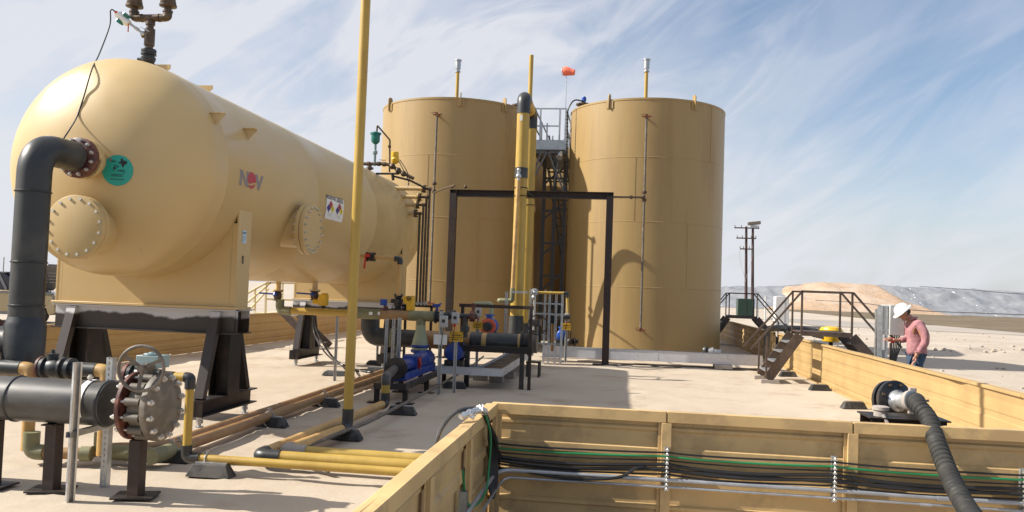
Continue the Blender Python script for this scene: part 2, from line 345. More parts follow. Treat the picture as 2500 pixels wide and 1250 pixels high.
# ---------------------------------------------------------------- ground, liner floor, far terrain
def node_mat(name):
    m = bpy.data.materials.new(name); m.use_nodes = True; MAT[name] = m; return m, m.node_tree, m.node_tree.nodes, m.node_tree.links, m.node_tree.nodes['Principled BSDF']
def ground_mat(name, c1, c2, c3, s1, s2, bump, bs, rough=0.9, dist=0.03, stretch=(1, 1, 1), det=8, amt=0.7):
    m, t, n, l, b = node_mat(name); g = n.new('ShaderNodeNewGeometry'); mp = n.new('ShaderNodeMapping'); l.new(g.outputs['Position'], mp.inputs[0]); mp.inputs['Scale'].default_value = stretch
    def nz(s, d=8, rg=0.6):
        q = n.new('ShaderNodeTexNoise'); q.inputs['Scale'].default_value = s; q.inputs['Detail'].default_value = d; q.inputs['Roughness'].default_value = rg; l.new(mp.outputs[0], q.inputs['Vector']); return q.outputs[0]
    def ss(x, lo, hi, o=1.0):
        r = n.new('ShaderNodeMapRange'); r.interpolation_type = 'SMOOTHSTEP'; r.inputs[1].default_value = lo; r.inputs[2].default_value = hi; r.inputs[4].default_value = o; l.new(x, r.inputs[0]); return r.outputs[0]
    def mx(f, a, c):
        q = n.new('ShaderNodeMix'); q.data_type = 'RGBA'; l.new(f, q.inputs[0])
        if isinstance(a, tuple): q.inputs[6].default_value = (*a, 1)
        else: l.new(a, q.inputs[6])
        q.inputs[7].default_value = (*c, 1); return q.outputs[2]
    a = mx(ss(nz(s1), 0.35, 0.65), c1, c2); a = mx(ss(nz(s2, 10, 0.7), 0.5, 0.70, amt), a, c3); l.new(a, b.inputs['Base Color'])
    b.inputs['Roughness'].default_value = rough; b.inputs['Specular IOR Level'].default_value = 0.25
    h = n.new('ShaderNodeTexNoise'); h.inputs['Scale'].default_value = bs; h.inputs['Detail'].default_value = det; h.inputs['Roughness'].default_value = 0.65; l.new(g.outputs['Position'], h.inputs['Vector'])
    bp = n.new('ShaderNodeBump'); bp.inputs['Strength'].default_value = bump; bp.inputs['Distance'].default_value = dist; l.new(h.outputs[0], bp.inputs['Height']); l.new(bp.outputs[0], b.inputs['Normal'])
    return m
ground_mat('liner_sand', (0.465, 0.395, 0.31), (0.43, 0.355, 0.272), (0.33, 0.245, 0.17), 0.45, 0.7, 0.4, 4.0, 0.85, amt=0.9)
ground_mat('caliche', (0.46, 0.40, 0.33), (0.40, 0.34, 0.275), (0.33, 0.265, 0.20), 0.12, 0.7, 0.9, 5.0, 0.95, stretch=(1, 1, 1))
ground_mat('far_scrub', (0.17, 0.13, 0.085), (0.12, 0.095, 0.06), (0.24, 0.19, 0.13), 0.15, 1.2, 0.8, 3.0, 0.95, 0.1)
ground_mat('sand_orange', (0.40, 0.27, 0.17), (0.47, 0.37, 0.29), (0.33, 0.19, 0.10), 0.05, 0.16, 1.0, 0.7, 0.95, 0.3)
ground_mat('road_dust', (0.30, 0.275, 0.245), (0.38, 0.33, 0.28), (0.27, 0.24, 0.21), 0.1, 0.6, 0.3, 5.0, 0.95)
ground_mat('far_soil', (0.38, 0.32, 0.26), (0.32, 0.26, 0.2), (0.24, 0.19, 0.13), 0.02, 0.1, 0.3, 1.0, 0.95)
ground_mat('tarp_grey', (0.24, 0.245, 0.26), (0.215, 0.22, 0.235), (0.28, 0.285, 0.30), 0.06, 0.15, 0.8, 0.22, 0.5, 1.0, det=2)
from mathutils import noise as NZ
def sheet(name, m, xs, ys, zf, kind='structure', label=None):
    mb = MB(); nx, ny = len(xs), len(ys)
    mb.add([(x, y, zf(x, y)) for y in ys for x in xs], [(j*nx+i, j*nx+i+1, (j+1)*nx+i+1, (j+1)*nx+i) for j in range(ny-1) for i in range(nx-1)])
    o = mb.build(name, m, sharp=180, org=(0, 0, 0)); tag(o, label, None, None, kind); return o
def lin(a, b, n): return [a+(b-a)*i/n for i in range(n+1)]
WL, WR, WF, WB, WH = -10.2, 4.2, 6.5, 46.0, 0.87     # containment: left, right, front wall, back wall, wall height
def gz(x, y):
    d = 0.0
    if y > 20 and x > 6:    # windrow of loose caliche beside the haul road
        c = 34+0.30*(x-15)
        d += 0.32*math.exp(-((y-c)/1.3)**2)*max(0, min(1, (x-10)/4))*(0.55+0.9*NZ.noise(V((x*0.9, y*0.9, 0))))
    if x > 4.6: d += 0.02*NZ.noise(V((x*0.5, y*0.5, 1)))*min(1, x-4.6)
    return -0.02+max(d, -0.05)
xs = [-3000, -900, -300, -100, -50, -30]+lin(-20, 4, 24)+lin(4.3, 45, 200)+[50, 60, 80, 120, 200, 400, 900, 3000]
ys = [-300, -60, -20, -5]+lin(0, 20, 30)+lin(20.4, 60, 180)+[70, 90, 120, 200, 400, 900, 2000, 3800]
sheet('ground', 'caliche', sorted(xs), sorted(ys), gz)
# wrinkled geotextile liner inside the containment
def fz(x, y):
    w = 0.012*NZ.noise(V((x*0.6, y*0.35, 5)))+0.006*NZ.noise(V((x*2.2, y*1.2, 9)))
    a = NZ.noise(V((x*0.35+y*0.13, y*0.9-x*0.35, 2))); a = 1-min(1, abs(a)*9); w += 0.016*a*a
    a = NZ.noise(V((x*0.8-y*0.2, y*0.45, 7))); a = 1-min(1, abs(a)*14); w += 0.012*a*a
    q = math.exp(-((y-21.7)/1.5)**2)+0.6*math.exp(-((y-9.5)/2.2)**2)*(x < -4)
    if q > 0.02: a = NZ.noise(V((x*0.25, y*2.6, 4))); a = 1-min(1, abs(a)*5); w += 0.03*a*a*q
    if x < -7: w += 0.012*math.exp(-((x+8.6-0.4*math.sin(y*0.5))/0.12)**2)
    return w
def L_ok(x, y): return True
mb = MB(); X1 = lin(WL+0.03, WR-0.03, 170); Y1 = lin(2.0, WB-0.03, 330); nx = len(X1)
idx = {}
for j, y in enumerate(Y1):
    for i, x in enumerate(X1):
        idx[(i, j)] = len(mb.v); mb.v.append(V((x, y, fz(x, y))))
for j in range(len(Y1)-1):
    for i in range(nx-1):
        if (X1[i]+X1[i+1])/2 > -1.05 and (Y1[j]+Y1[j+1])/2 < WF: continue
        mb.f.append((idx[(i, j)], idx[(i+1, j)], idx[(i+1, j+1)], idx[(i, j+1)]))
o = mb.build('liner_floor', 'liner_sand', sharp=180, org=(0, 0, 0)); tag(o, kind='structure')
# road, scrub strip, tarp covered embankment and bare sand slope
def strip(name, m, pts_near, pts_far, z, n=30):
    mb = MB(); A = [V(p) for p in pts_near]; B = [V(p) for p in pts_far]; vs = []
    for i in range(n+1):
        t = i/n; a = A[0].lerp(A[1], t); b = B[0].lerp(B[1], t)
        for k in range(5):
            q = a.lerp(b, k/4); vs.append((q.x, q.y, z))
    mb.add(vs, [(i*5+k, i*5+k+1, (i+1)*5+k+1, (i+1)*5+k)[::-1] for i in range(n) for k in range(4)])
    return tag(mb.build(name, m, sharp=180, org=(0, 0, 0)), kind='structure')
strip('road', 'road_dust', [(14, 62, 0), (80, 42, 0)], [(14, 84, 0), (80, 53, 0)], 0.004)
mb = MB(); near = [(1700, 741), (1850, 753), (1951, 762), (2100, 776), (2268, 793), (2500, 813), (2800, 840)]; n = 90; vs = []
for i in range(n+1):
    u = i/n*(len(near)-1); k0 = min(int(u), len(near)-2); u -= k0; a = atz(*near[k0]); b = atz(*near[k0+1]); a = a.lerp(b, u)
    for k in range(12):
        yy = a.y+(182-a.y)*(k/11)**1.3; xx = a.x*(1+(yy/a.y-1)*0.75)
        vs.append((xx, yy, 0.015+0.05*(k > 0)+0.10*NZ.noise(V((xx*0.6, yy*0.3, 3)))*(k > 0)))
mb.add(vs, [(i*12+k, (i+1)*12+k, (i+1)*12+k+1, i*12+k+1) for i in range(n) for k in range(11)])
tag(mb.build('scrub_verge', 'far_scrub', sharp=180, org=(0, 0, 0)), kind='structure')
def ridge(name, m, prof, y0, y1, seed, fold, nU=150, nV=26):
    """embankment whose crest follows prof [(x at y1, crest height)], foot on y0"""
    mb = MB(); vs = []
    def H(x):
        for (a, ha), (b, hb) in zip(prof, prof[1:]):
            if a <= x <= b: u = (x-a)/(b-a); u = u*u*(3-2*u); return ha+(hb-ha)*u
        return prof[0][1] if x < prof[0][0] else prof[-1][1]
    xa, xb = prof[0][0], prof[-1][0]
    for i in range(nU+1):
        x = xa+(xb-xa)*i/nU
        for k in range(nV+1):
            v = k/nV
            if v < 0.62: s = v/0.62; z = H(x)*s; y = y0+(y1-y0)*s
            else: s = (v-0.62)/0.38; z = H(x)*(1-0.05*s); y = y1+40*s
            q = V((x*0.22, y*0.16, seed)); f = NZ.noise(q)+0.5*NZ.noise(q*2.7); rg = abs(NZ.noise(V((x*0.30+v*2.0, y*0.10, seed+4))))
            z += fold*(f*0.6+(0.25-min(0.25, rg))*2.2)*math.sin(math.pi*min(1, max(0.04, v*1.3)))
            vs.append((x, y, max(z, -0.3)))
    mb.add(vs, [(i*(nV+1)+k, (i+1)*(nV+1)+k, (i+1)*(nV+1)+k+1, i*(nV+1)+k+1) for i in range(nU) for k in range(nV)])
    return mb.build(name, m, sharp=180, org=(0, 0, 0))
def tarp_mat():
    m = MAT['tarp_grey']; t = m.node_tree; n = t.nodes; l = t.links; b = n['Principled BSDF']
    src = b.inputs['Base Color'].links[0].from_socket
    g = n.new('ShaderNodeNewGeometry'); mp = n.new('ShaderNodeMapping'); l.new(g.outputs['Position'], mp.inputs[0]); mp.inputs['Rotation'].default_value = (0, 0, R(18)); mp.inputs['Scale'].default_value = (0.26, 0.035, 0.05)
    vo = n.new('ShaderNodeTexVoronoi'); vo.feature = 'DISTANCE_TO_EDGE'; vo.inputs['Scale'].default_value = 0.5; l.new(mp.outputs[0], vo.inputs['Vector'])
    nz = n.new('ShaderNodeTexNoise'); nz.inputs['Scale'].default_value = 1.1; nz.inputs['Detail'].default_value = 3; l.new(g.outputs['Position'], nz.inputs['Vector'])
    a = n.new('ShaderNodeMath'); a.operation = 'LESS_THAN'; l.new(vo.outputs['Distance'], a.inputs[0]); a.inputs[1].default_value = 0.008
    c = n.new('ShaderNodeMath'); c.operation = 'GREATER_THAN'; l.new(nz.outputs[0], c.inputs[0]); c.inputs[1].default_value = 0.60
    d = n.new('ShaderNodeMath'); d.operation = 'MULTIPLY'; l.new(a.outputs[0], d.inputs[0]); l.new(c.outputs[0], d.inputs[1])
    mx = n.new('ShaderNodeMix'); mx.data_type = 'RGBA'; l.new(d.outputs[0], mx.inputs[0]); l.new(src, mx.inputs[6]); mx.inputs[7].default_value = (0.75, 0.75, 0.74, 1); l.new(mx.outputs[2], b.inputs['Base Color'])
tarp_mat()
tag(ridge('tarped_embankment', 'tarp_grey', [(9, 2.7), (26, 4.3), (40, 5.3), (62, 5.5), (88, 5.3), (115, 5.1), (170, 5.0), (340, 5.0)], 166, 186, 3.0, 0.95, 320, 34), kind='structure')
tag(ridge('sand_slope', 'sand_orange', [(25, -0.6), (29, 1.0), (36, 4.9), (43, 6.0), (53, 5.9), (57, 3.6), (63, -0.6)], 160, 183, 8.0, 0.35, 60, 20), kind='structure')
tag(ridge('far_ridge', 'tarp_grey', [(-10, 0.2), (24, 3.9), (90, 5.4), (210, 5.8), (390, 4.6)], 270, 320, 13.0, 0.5), kind='structure')

# loose stones on the caliche outside the walls
m = MB(); rnd = random.Random(3)
for k in range(900):
    if k < 700: x = 4.7+rnd.random()**1.5*34; y = 8+rnd.random()*52
    else: x = -16+rnd.random()*5.4; y = 8+rnd.random()*40
    if k >= 820: x = 10+rnd.random()*12; y = 34+0.30*(x-15)+rnd.gauss(0, 0.8)
    r = 0.012+0.05*rnd.random()**3*(1+(y > 25)*1.2); z = gz(x, y)+r*0.3
    m.sphere((x, y, z), r, 6, 3, (1, 0.7+0.5*rnd.random(), 0.6))
tag(m.build('loose_stones', 'caliche', org=(0, 0, 0)), 'small pale stones and clods scattered on the caliche outside the walls', 'stones', kind='stuff')
# ---------------------------------------------------------------- the storage tanks
TR, TH = 2.36, 7.32
T1, T2 = (-5.40, 25.6), (0.60, 25.6)
def tank(name, label, cx, cy, seams=(1.95, 3.80, 5.63), lugs=(), vent=None, gauge=None, hatch=False):
    t = thing(name, label, 'tank', (cx, cy, 0), 'tan storage tanks')
    prof = [(0.0, TR+0.03), (0.05, TR+0.03), (0.055, TR)]
    for s_ in seams: prof += [(s_-0.012, TR), (s_-0.004, TR+0.006), (s_+0.004, TR+0.006), (s_+0.012, TR)]
    prof += [(TH-0.06, TR), (TH-0.055, TR+0.012), (TH, TR+0.012), (TH+0.004, TR-0.05), (TH+0.28, 0.05)]
    m = MB().rev((cx, cy, 0.03), (0, 0, 1), prof, 96)
    for k, (z0, z1, a) in enumerate(((0.05, seams[0], 245), (seams[0], seams[1], 300), (seams[1], seams[2], 262), (seams[2], TH, 320))):
        ca, sa = math.cos(R(a)), math.sin(R(a)); m.box((cx+(TR+0.001)*ca, cy+(TR+0.001)*sa, (z0+z1)/2+0.03), (0.012, 0.012, z1-z0-0.03))
    m.build('shell', 'tank_paint', t, sharp=30)
    for a in lugs:
        ca, sa = math.cos(R(a)), math.sin(R(a)); o = V((cx+(TR+0.012)*ca, cy+(TR+0.012)*sa, TH-0.22)); tx = V((-sa, ca, 0)); n_ = V((ca, sa, 0))
        lg = MB(); pts = [(-0.07, 0), (0.07, 0), (0.07, 0.34)]+[(0.07*math.cos(R(q)), 0.34+0.07*math.sin(R(q))) for q in range(30, 180, 30)]+[(-0.07, 0.34)]
        lg.extr(pts, o, n_, V((0, 0, 1)), 0.03)
        lg.box(o+n_*0.006+V((0, 0, 0.1)), (0.012, 0.22, 0.22), Matrix.Rotation(R(a), 3, 'Z')); lg.build('lifting_lug', 'tank_paint', t)
    if vent:
        x, y = vent; p = MB().cyl((x, y, TH+0.2), (x, y, 8.75), 0.055).cyl((x, y, TH+0.24), (x, y, TH+0.30), 0.14, n=20).build('vent_pipe', 'yellow_pipe', t)
        MB().rev((x, y, 8.72), (0, 0, 1), [(0, 0.09), (0.03, 0.09), (0.035, 0.06), (0.09, 0.065), (0.1, 0.085), (0.36, 0.095), (0.365, 0.115), (0.40, 0.115), (0.43, 0.05)], 20).build('vent_cap', 'galvanised', p)
    if gauge:
        x, y, z0, z1, zm = gauge; g = MB().tube([(x, y, z0), (x, y, z1)], 0.032, 12).build('gauge_pipe', 'taupe_iron', t)
        for z in (z0, z1):
            v = MB().cyl((x, y+0.02, z), (x, cy-math.sqrt(max(0, TR**2-(x-cx)**2))+0.02, z), 0.034).sphere((x, y, z), 0.062).cyl((x+0.02, y, z), (x+0.13, y-0.02, z+0.01), 0.04, 0.03).cyl((x-0.12, y, z), (x, y, z), 0.022).bar((x-0.16, y-0.05, z+0.04), (x-0.02, y-0.05, z+0.06), 0.02, 0.012)
            v.torus((x, y-0.07, z), (0, 1, 0), 0.05, 0.01, 14, 6)
            v.build('isolation_valve', 'rusty_steel', g)
        u = MB()
        for z in (zm, zm+0.22): u.rev((x, y, z-0.05), (0, 0, 1), [(0, 0.045), (0.02, 0.07), (0.07, 0.07), (0.09, 0.045)], 10)
        u.build('union', 'bronze_iron', g)
    if hatch:
        h = MB().rev((cx+hatch[0], cy+hatch[1], TH+0.02), (0, 0, 1), [(0, 0.16), (0.14, 0.16), (0.15, 0.22), (0.19, 0.22), (0.20, 0.1), (0.26, 0.06)], 20).build('thief_hatch', 'bronze_iron', t)
        MB().rev((cx+hatch[0]+0.02, cy+hatch[1], TH+0.25), (0, 0, 1), [(0, 0.05), (0.1, 0.08), (0.18, 0.06)], 10).build('level_sensor', 'blue_bright', h)
    return t
tank('storage_tank', 'tan steel storage tank with two black elbowed yellow risers before its right side', *T1, lugs=(222, 284, 318), vent=(-5.45, 25.6), gauge=(-5.473, 23.05, 1.32, 6.79, 4.56), hatch=(2.05, -0.6))
tank('storage_tank', 'tan steel storage tank on the right, casting the long shadow onto the open caliche', *T2, lugs=(242, 303), vent=(0.55, 25.6), gauge=(0.53, 23.05, 0.80, 6.77, 4.42), hatch=(-1.95, -0.75))
tank('storage_tank', 'shaded tan tank seen through the narrow gap, behind the left front tank', -5.40, 31.3, vent=(-5.4, 31.3))
tank('storage_tank', 'shaded tan tank standing hidden behind the right front tank', 0.60, 31.3)
tank('storage_tank', 'farthest tan tank glimpsed deep in the gap between the others', -2.30, 36.0)
# gas balance branch of gauges towards the frame
o = MB(); _a, _b = at(1496, 481, 20.5), at(1570, 482, 22.98); o.tube([_a, _b], 0.028, 12)
o.sphere(_a.lerp(_b, 0.58), 0.05); o.sphere(_b, 0.06); tag(o.build('sample_line', 'bronze_iron'), 'thin bronze line from the frame corner to the right tank gauge pipe', 'pipe')

# walkway between the two front tanks, with its bracing and rails
w = thing('tank_walkway', 'galvanised steel walkway and railing bridging the gap between the two front tanks', 'walkway', (-2.35, 26.0, 0))
g = MB(); g.bb(-2.86, -1.86, 25.0, 29.5, 6.22, 6.27); g.build('deck', 'galvanised', w)
g = MB(); g.bb(-2.88, -1.84, 24.97, 25.0, 6.14, 6.44); g.bb(-2.88, -2.86, 25.0, 29.5, 6.10, 6.40); g.bb(-1.86, -1.84, 25.0, 29.5, 6.10, 6.40); g.build('toe_board', 'galvanised', w)
g = MB()
for x in (-2.84, -2.66, -2.06, -1.87):
    for y in (25.02, 27.2, 29.4): g.bar((x, y, 6.27), (x, y, 7.42), 0.05, 0.05)
for z in (7.42, 6.88):
    g.bar((-2.86, 25.02, z), (-2.06, 25.02, z), 0.04, 0.04)
    for x in (-2.84, -1.87): g.bar((x, 25.02, z), (x, 29.4, z), 0.04, 0.04)
g.bar((-2.06, 25.02, 7.42), (-1.87, 25.02, 7.42), 0.04, 0.04)
g.build('railing', 'galvanised', w)
g = MB()
for a, b in (((-2.58, 25.1, 6.15), (-2.98, 25.1, 5.05)), ((-2.40, 25.1, 6.15), (-3.0, 25.1, 4.9)), ((-2.42, 25.1, 6.15), (-1.83, 25.1, 4.75)), ((-2.30, 25.3, 6.15), (-1.83, 25.3, 4.95))): g.bar(a, b, 0.07, 0.05)
g.bar((-3.0, 25.1, 6.10), (-1.8, 25.1, 6.10), 0.06, 0.12); g.bar((-2.05, 25.1, 6.0), (-2.2, 25.1, 5.0), 0.04, 0.04); g.build('bracing', 'galv_shaded', w)
g = MB()
for x in (-2.72, -2.36, -2.02):
    g.bar((x, 27.5, 0), (x, 27.5, 6.2), 0.12, 0.12)
for k in range(5): g.bar((-2.72, 27.45, 0.6+k*1.2), (-2.02, 27.45, 1.2+k*1.2), 0.08, 0.06); g.bar((-2.72, 27.5, 1.2+k*1.1), (-2.02, 27.5, 1.2+k*1.1), 0.09, 0.07)
for x0 in (-2.78, -2.08):
    g.bar((x0, 29.3, 7.4), (x0+0.3, 32.8, 4.4), 0.05, 0.05); g.bar((x0, 29.3, 6.25), (x0+0.3, 33.0, 3.3), 0.05, 0.22)
for k in range(10): g.bb(-2.78+0.03*k, -2.08+0.03*k, 29.4+k*0.36, 29.6+k*0.36, 6.1-k*0.30, 6.13-k*0.30)
g.build('stair_flight', 'galv_shaded', w)
MB().cyl((-1.98, 24.9, 6.05), (-2.02, 24.75, 5.85), 0.05, 0.11, 14).build('lamp', 'galvanised', w)
g = MB().tube([(-1.75, 24.55, 4.8), (-1.80, 24.55, 7.3), (-1.62, 24.6, 7.62), (-1.35, 24.8, 7.6)], 0.022, 10, 0.15)
for k in range(22): g.torus((-1.753-0.0024*k, 24.55, 4.9+k*0.11), (0, 0, 1), 0.03, 0.012, 8, 5)
tag(g.build('sensor_cable', 'cable_black'), 'black cable climbing the left edge of the right tank to the sensor on its rim', 'cable')
# windsock
w = thing('windsock', 'small orange windsock on a thin pole above the walkway', 'windsock', (-2.05, 27.0, 6.27))
MB().tube([(-2.05, 27.0, 6.27), (-2.05, 27.0, 9.1)], 0.014, 8).build('pole', 'galvanised', w)
m = MB(); ctl = [(-0.18, 0.13, 0.0), (-0.14, 0.155, 0.005), (-0.05, 0.15, 0.01), (0.04, 0.13, -0.02), (0.12, 0.105, -0.04), (0.20, 0.10, -0.05)]
m.tube([(-2.05+0.06+a, 27.0-a*0.2, 9.13+c) for a, b, c in ctl], [b for a, b, c in ctl], 16); m.build('sock', 'windsock_orange', w)
MB().torus((-2.18, 27.03, 9.13), (1, -0.2, 0), 0.135, 0.01, 20, 6).build('hoop', 'galvanised', w)

# ---------------------------------------------------------------- the horizontal vessel
VX, VZ, VR, VY0, VY1 = -5.89, 3.04, 1.27, 8.81, 18.28
HD = VR*0.5
vs_ = thing('pressure_vessel', 'long pale tan horizontal pressure vessel with domed ends resting on two saddles', 'vessel', (VX, 13.5, 1.4))
prof = []
for i in range(25):
    a = math.pi/2*i/24; prof.append((VY0-HD*math.cos(a), VR*math.sin(a)))
for y in (9.02, 11.9, 14.9, 17.9): prof += [(y-0.02, VR), (y-0.006, VR+0.0035), (y+0.006, VR+0.0035), (y+0.02, VR)]
for i in range(25):
    a = math.pi/2*i/24; prof.append((VY1+HD*math.sin(a), VR*math.cos(a)))
MB().rev((VX, 0, VZ), (0, 1, 0), prof, 120).build('shell', 'vessel_paint', vs_, sharp=60)
def vpt(y, a, h=0.0):     # a: degrees above horizontal on the +X side
    return V((VX+(VR+h)*math.cos(R(a)), y, VZ+(VR+h)*math.sin(R(a))))
def vhit(px, py):         # where a sight line meets the barrel
    d = sight(px, py); ox, oz = EYE.x-VX, EYE.z-VZ; A = d.x**2+d.z**2; B = 2*(ox*d.x+oz*d.z); C_ = ox*ox+oz*oz-VR*VR
    t = (-B-math.sqrt(max(0, B*B-4*A*C_)))/(2*A); p = EYE+d*t; return p.y, math.degrees(math.atan2(p.z-VZ, p.x-VX))
def hhit(px, py):         # where a sight line meets the front head
    d = sight(px, py); o = EYE-V((VX, VY0, VZ)); k = VR/HD; D = V((d.x, d.y*k, d.z)); O = V((o.x, o.y*k, o.z))
    A = D.dot(D); B = 2*O.dot(D); C_ = O.dot(O)-VR*VR; t = (-B-math.sqrt(max(0, B*B-4*A*C_)))/(2*A); return EYE+d*t
def barrel_fn(y0, a0, h=0.004):
    return lambda x, y, z=0.0: vpt(y0+x, a0+math.degrees(y/VR), h+z)
def head_fn(c, h=0.004):
    n_ = V(((c.x-VX)/VR**2, (c.y-VY0)/HD**2, (c.z-VZ)/VR**2)).normalized(); ux = V((0, 0, 1)).cross(n_).normalized(); uy = n_.cross(ux)
    def f(x, y, z=0.0):
        q = c+ux*x+uy*y; o = q+n_*0.5-V((VX, VY0, VZ)); d = -n_; k = VR/HD; D = V((d.x, d.y*k, d.z)); O = V((o.x, o.y*k, o.z))
        A = D.dot(D); B = 2*O.dot(D); C_ = O.dot(O)-VR*VR; t = (-B-math.sqrt(max(0, B*B-4*A*C_)))/(2*A)
        return q+n_*0.5+d*t+n_*(h+z)
    return f, n_
def patch(fn, x0, x1, y0, y1, nx=8, ny=10, mask=None):
    mb = MB(); vs = [fn(x0+(x1-x0)*i/nx, y0+(y1-y0)*j/ny) for j in range(ny+1) for i in range(nx+1)]
    fs = [(j*(nx+1)+i, j*(nx+1)+i+1, (j+1)*(nx+1)+i+1, (j+1)*(nx+1)+i) for j in range(ny) for i in range(nx)]
    return mb.add(vs, fs)
def poly_patch(fn, pts, mb=None, z=0.0, sub=1):
    mb = mb or MB(); cx = sum(p[0] for p in pts)/len(pts); cy = sum(p[1] for p in pts)/len(pts); n = len(pts)
    mb.add([fn(cx, cy, z)]+[fn(p[0], p[1], z) for p in pts], [(0, 1+i, 1+(i+1) % n) for i in range(n)]); return mb
def disc(fn, r, z=0.0, rings=6, n=40, cx=0.0, cy=0.0, mb=None, ry=None):
    mb = mb or MB(); ry = ry or r; vs = [fn(cx, cy, z)]
    for k in range(1, rings+1): vs += [fn(cx+r*k/rings*math.cos(2*math.pi*i/n), cy+ry*k/rings*math.sin(2*math.pi*i/n), z) for i in range(n)]
    fs = [(0, 1+i, 1+(i+1) % n) for i in range(n)]
    for k in range(rings-1): fs += [(1+k*n+i, 1+(k+1)*n+i, 1+(k+1)*n+(i+1) % n, 1+k*n+(i+1) % n) for i in range(n)]
    return mb.add(vs, fs)
# saddles
for sy, vis in ((9.5, 1), (17.1, 1)):
    m = MB(); hw = 1.19; yb = sy+0.34; zb = 1.405
    arc = [(VX+(VR-0.01)*math.cos(R(a)), VZ+(VR-0.01)*math.sin(R(a))) for a in range(-160, -19, 7)]
    zt = arc[0][1]; pts = [(VX-hw, zb+0.03)]+[(VX-hw, zt)]+[p for p in arc if abs(p[0]-VX) < hw]+[(VX+hw, zt), (VX+hw, zb+0.03)]
    for y in (sy, yb-0.02):
        # web plates follow the barrel
        inner = [p for p in arc if abs(p[0]-VX) < hw-0.01]
        vs = []; 
        for (x, z) in inner: vs += [(x, y, z), (x, y, zb+0.03), (x, y+0.02, z), (x, y+0.02, zb+0.03)]
        fs = []
        for i in range(len(inner)-1):
            a = i*4; b = a+4; fs += [(a, b, b+1, a+1)[::-1], (a+2, a+3, b+3, b+2)[::-1], (a, a+2, b+2, b)[::-1]]
        m.add(vs, fs)
        for sgn in (-1, 1):
            xi = VX+sgn*abs(inner[0][0]-VX); xo = VX+sgn*hw; zi = inner[0][1]
            m.bb(min(xi, xo), max(xi, xo), y, y+0.02, zb+0.03, zi+0.0)
    for sgn in (-1, 1): m.bb(VX+sgn*hw-0.012, VX+sgn*hw+0.012, sy-0.004, yb+0.004, zb+0.03, zt+(0.10 if sgn > 0 else 0))
    m.bb(VX-hw-0.04, VX+hw+0.04, sy-0.04, yb+0.04, zb, zb+0.03)
    for x in (-0.55, 0.1, 0.62): m.bb(VX+x-0.008, VX+x+0.008, sy+0.021, yb-0.021, zb+0.03, VZ-math.sqrt(VR**2-x*x)+0.0)
    sd = m.build('saddle', 'vessel_paint', vs_, bevel=0.004)
    if sy < 12:
        p = atx(597, 575, VX+hw+0.016); m = MB().bb(p.x, p.x+0.004, p.y-0.055, p.y+0.045, p.z-0.10, p.z+0.06); m.build('nameplate', 'light_blue_label', sd)
        m = MB(); lettering('SERIAL', 0.035, plane_fn((p.x+0.0045, p.y-0.005, p.z+0.03), (0, 1, 0), (0, 0, 1)), mb=m)
        for k in range(4): m.bb(p.x+0.004, p.x+0.0055, p.y-0.04, p.y+0.03-0.01*k, p.z-0.02*k-0.01, p.z-0.02*k-0.005)
        m.build('plate_text', 'ink_black', sd)
        p = atx(592, 634, VX+hw+0.014); MB().bb(p.x, p.x+0.012, p.y-0.01, p.y+0.01, p.z-0.05, p.z+0.05).build('slot_clip', 'taupe_iron', sd)
# lifting brackets along the top left and right flanks of the barrel
def bracket(y, a, ln=0.30, hgt=0.13):
    c = vpt(y, a, -0.01); n_ = V((math.cos(R(a)), 0, math.sin(R(a)))); yv = V((0, 1, 0))
    m = MB(); m.extr([(-ln/2+0.10, 0), (ln/2-0.10, 0), (ln/2, hgt*0.7), (ln/2, hgt), (-ln/2, hgt), (-ln/2, hgt*0.7)], c-n_.cross(yv)*0.012, yv, n_, 0.02)
    m.build('bracket', 'vessel_paint', vs_)
def shelf(y, x_in, x_out, z_top, drop=0.12):
    """flat plate bracket standing across the barrel, top edge level, outer end cut back"""
    sg = 1 if x_out > x_in else -1; zi = VZ+math.sqrt(max(0.0, VR**2-(x_in-VX)**2))-0.03
    zo = VZ+math.sqrt(max(0.0, VR**2-(x_out-sg*0.10-VX)**2))-0.02
    pts = [(x_in, zi), (x_out-sg*0.10, zo), (x_out, z_top-0.05), (x_out, z_top), (x_in, z_top)]
    MB().extr(pts, (0, y, 0), (1, 0, 0), (0, 0, 1), 0.012).build('bracket', 'vessel_paint', vs_)
for q in (atz(417, 158, 4.38), atz(520, 209, 4.38)):
    shelf(q.y, q.x-0.36, q.x, 4.38); shelf(q.y, 2*VX-q.x+0.36, 2*VX-q.x, 4.38)
for px, py in ((520, 288), (600, 325)):
    y, a = vhit(px, py); c = vpt(y, a, -0.02); top = c.z+0.06
    MB().extr([(c.x-0.12, top), (c.x-0.02, c.z-0.08), (c.x+0.05, c.z-0.08), (c.x+0.17, top-0.02), (c.x+0.17, top)], (0, y, 0), (1, 0, 0), (0, 0, 1), 0.012).build('bracket', 'vessel_paint', vs_)
    MB().bb(c.x-0.1, c.x+0.16, y-0.03, y+0.03, top, top+0.01).build('bracket_pad', 'vessel_paint', vs_)
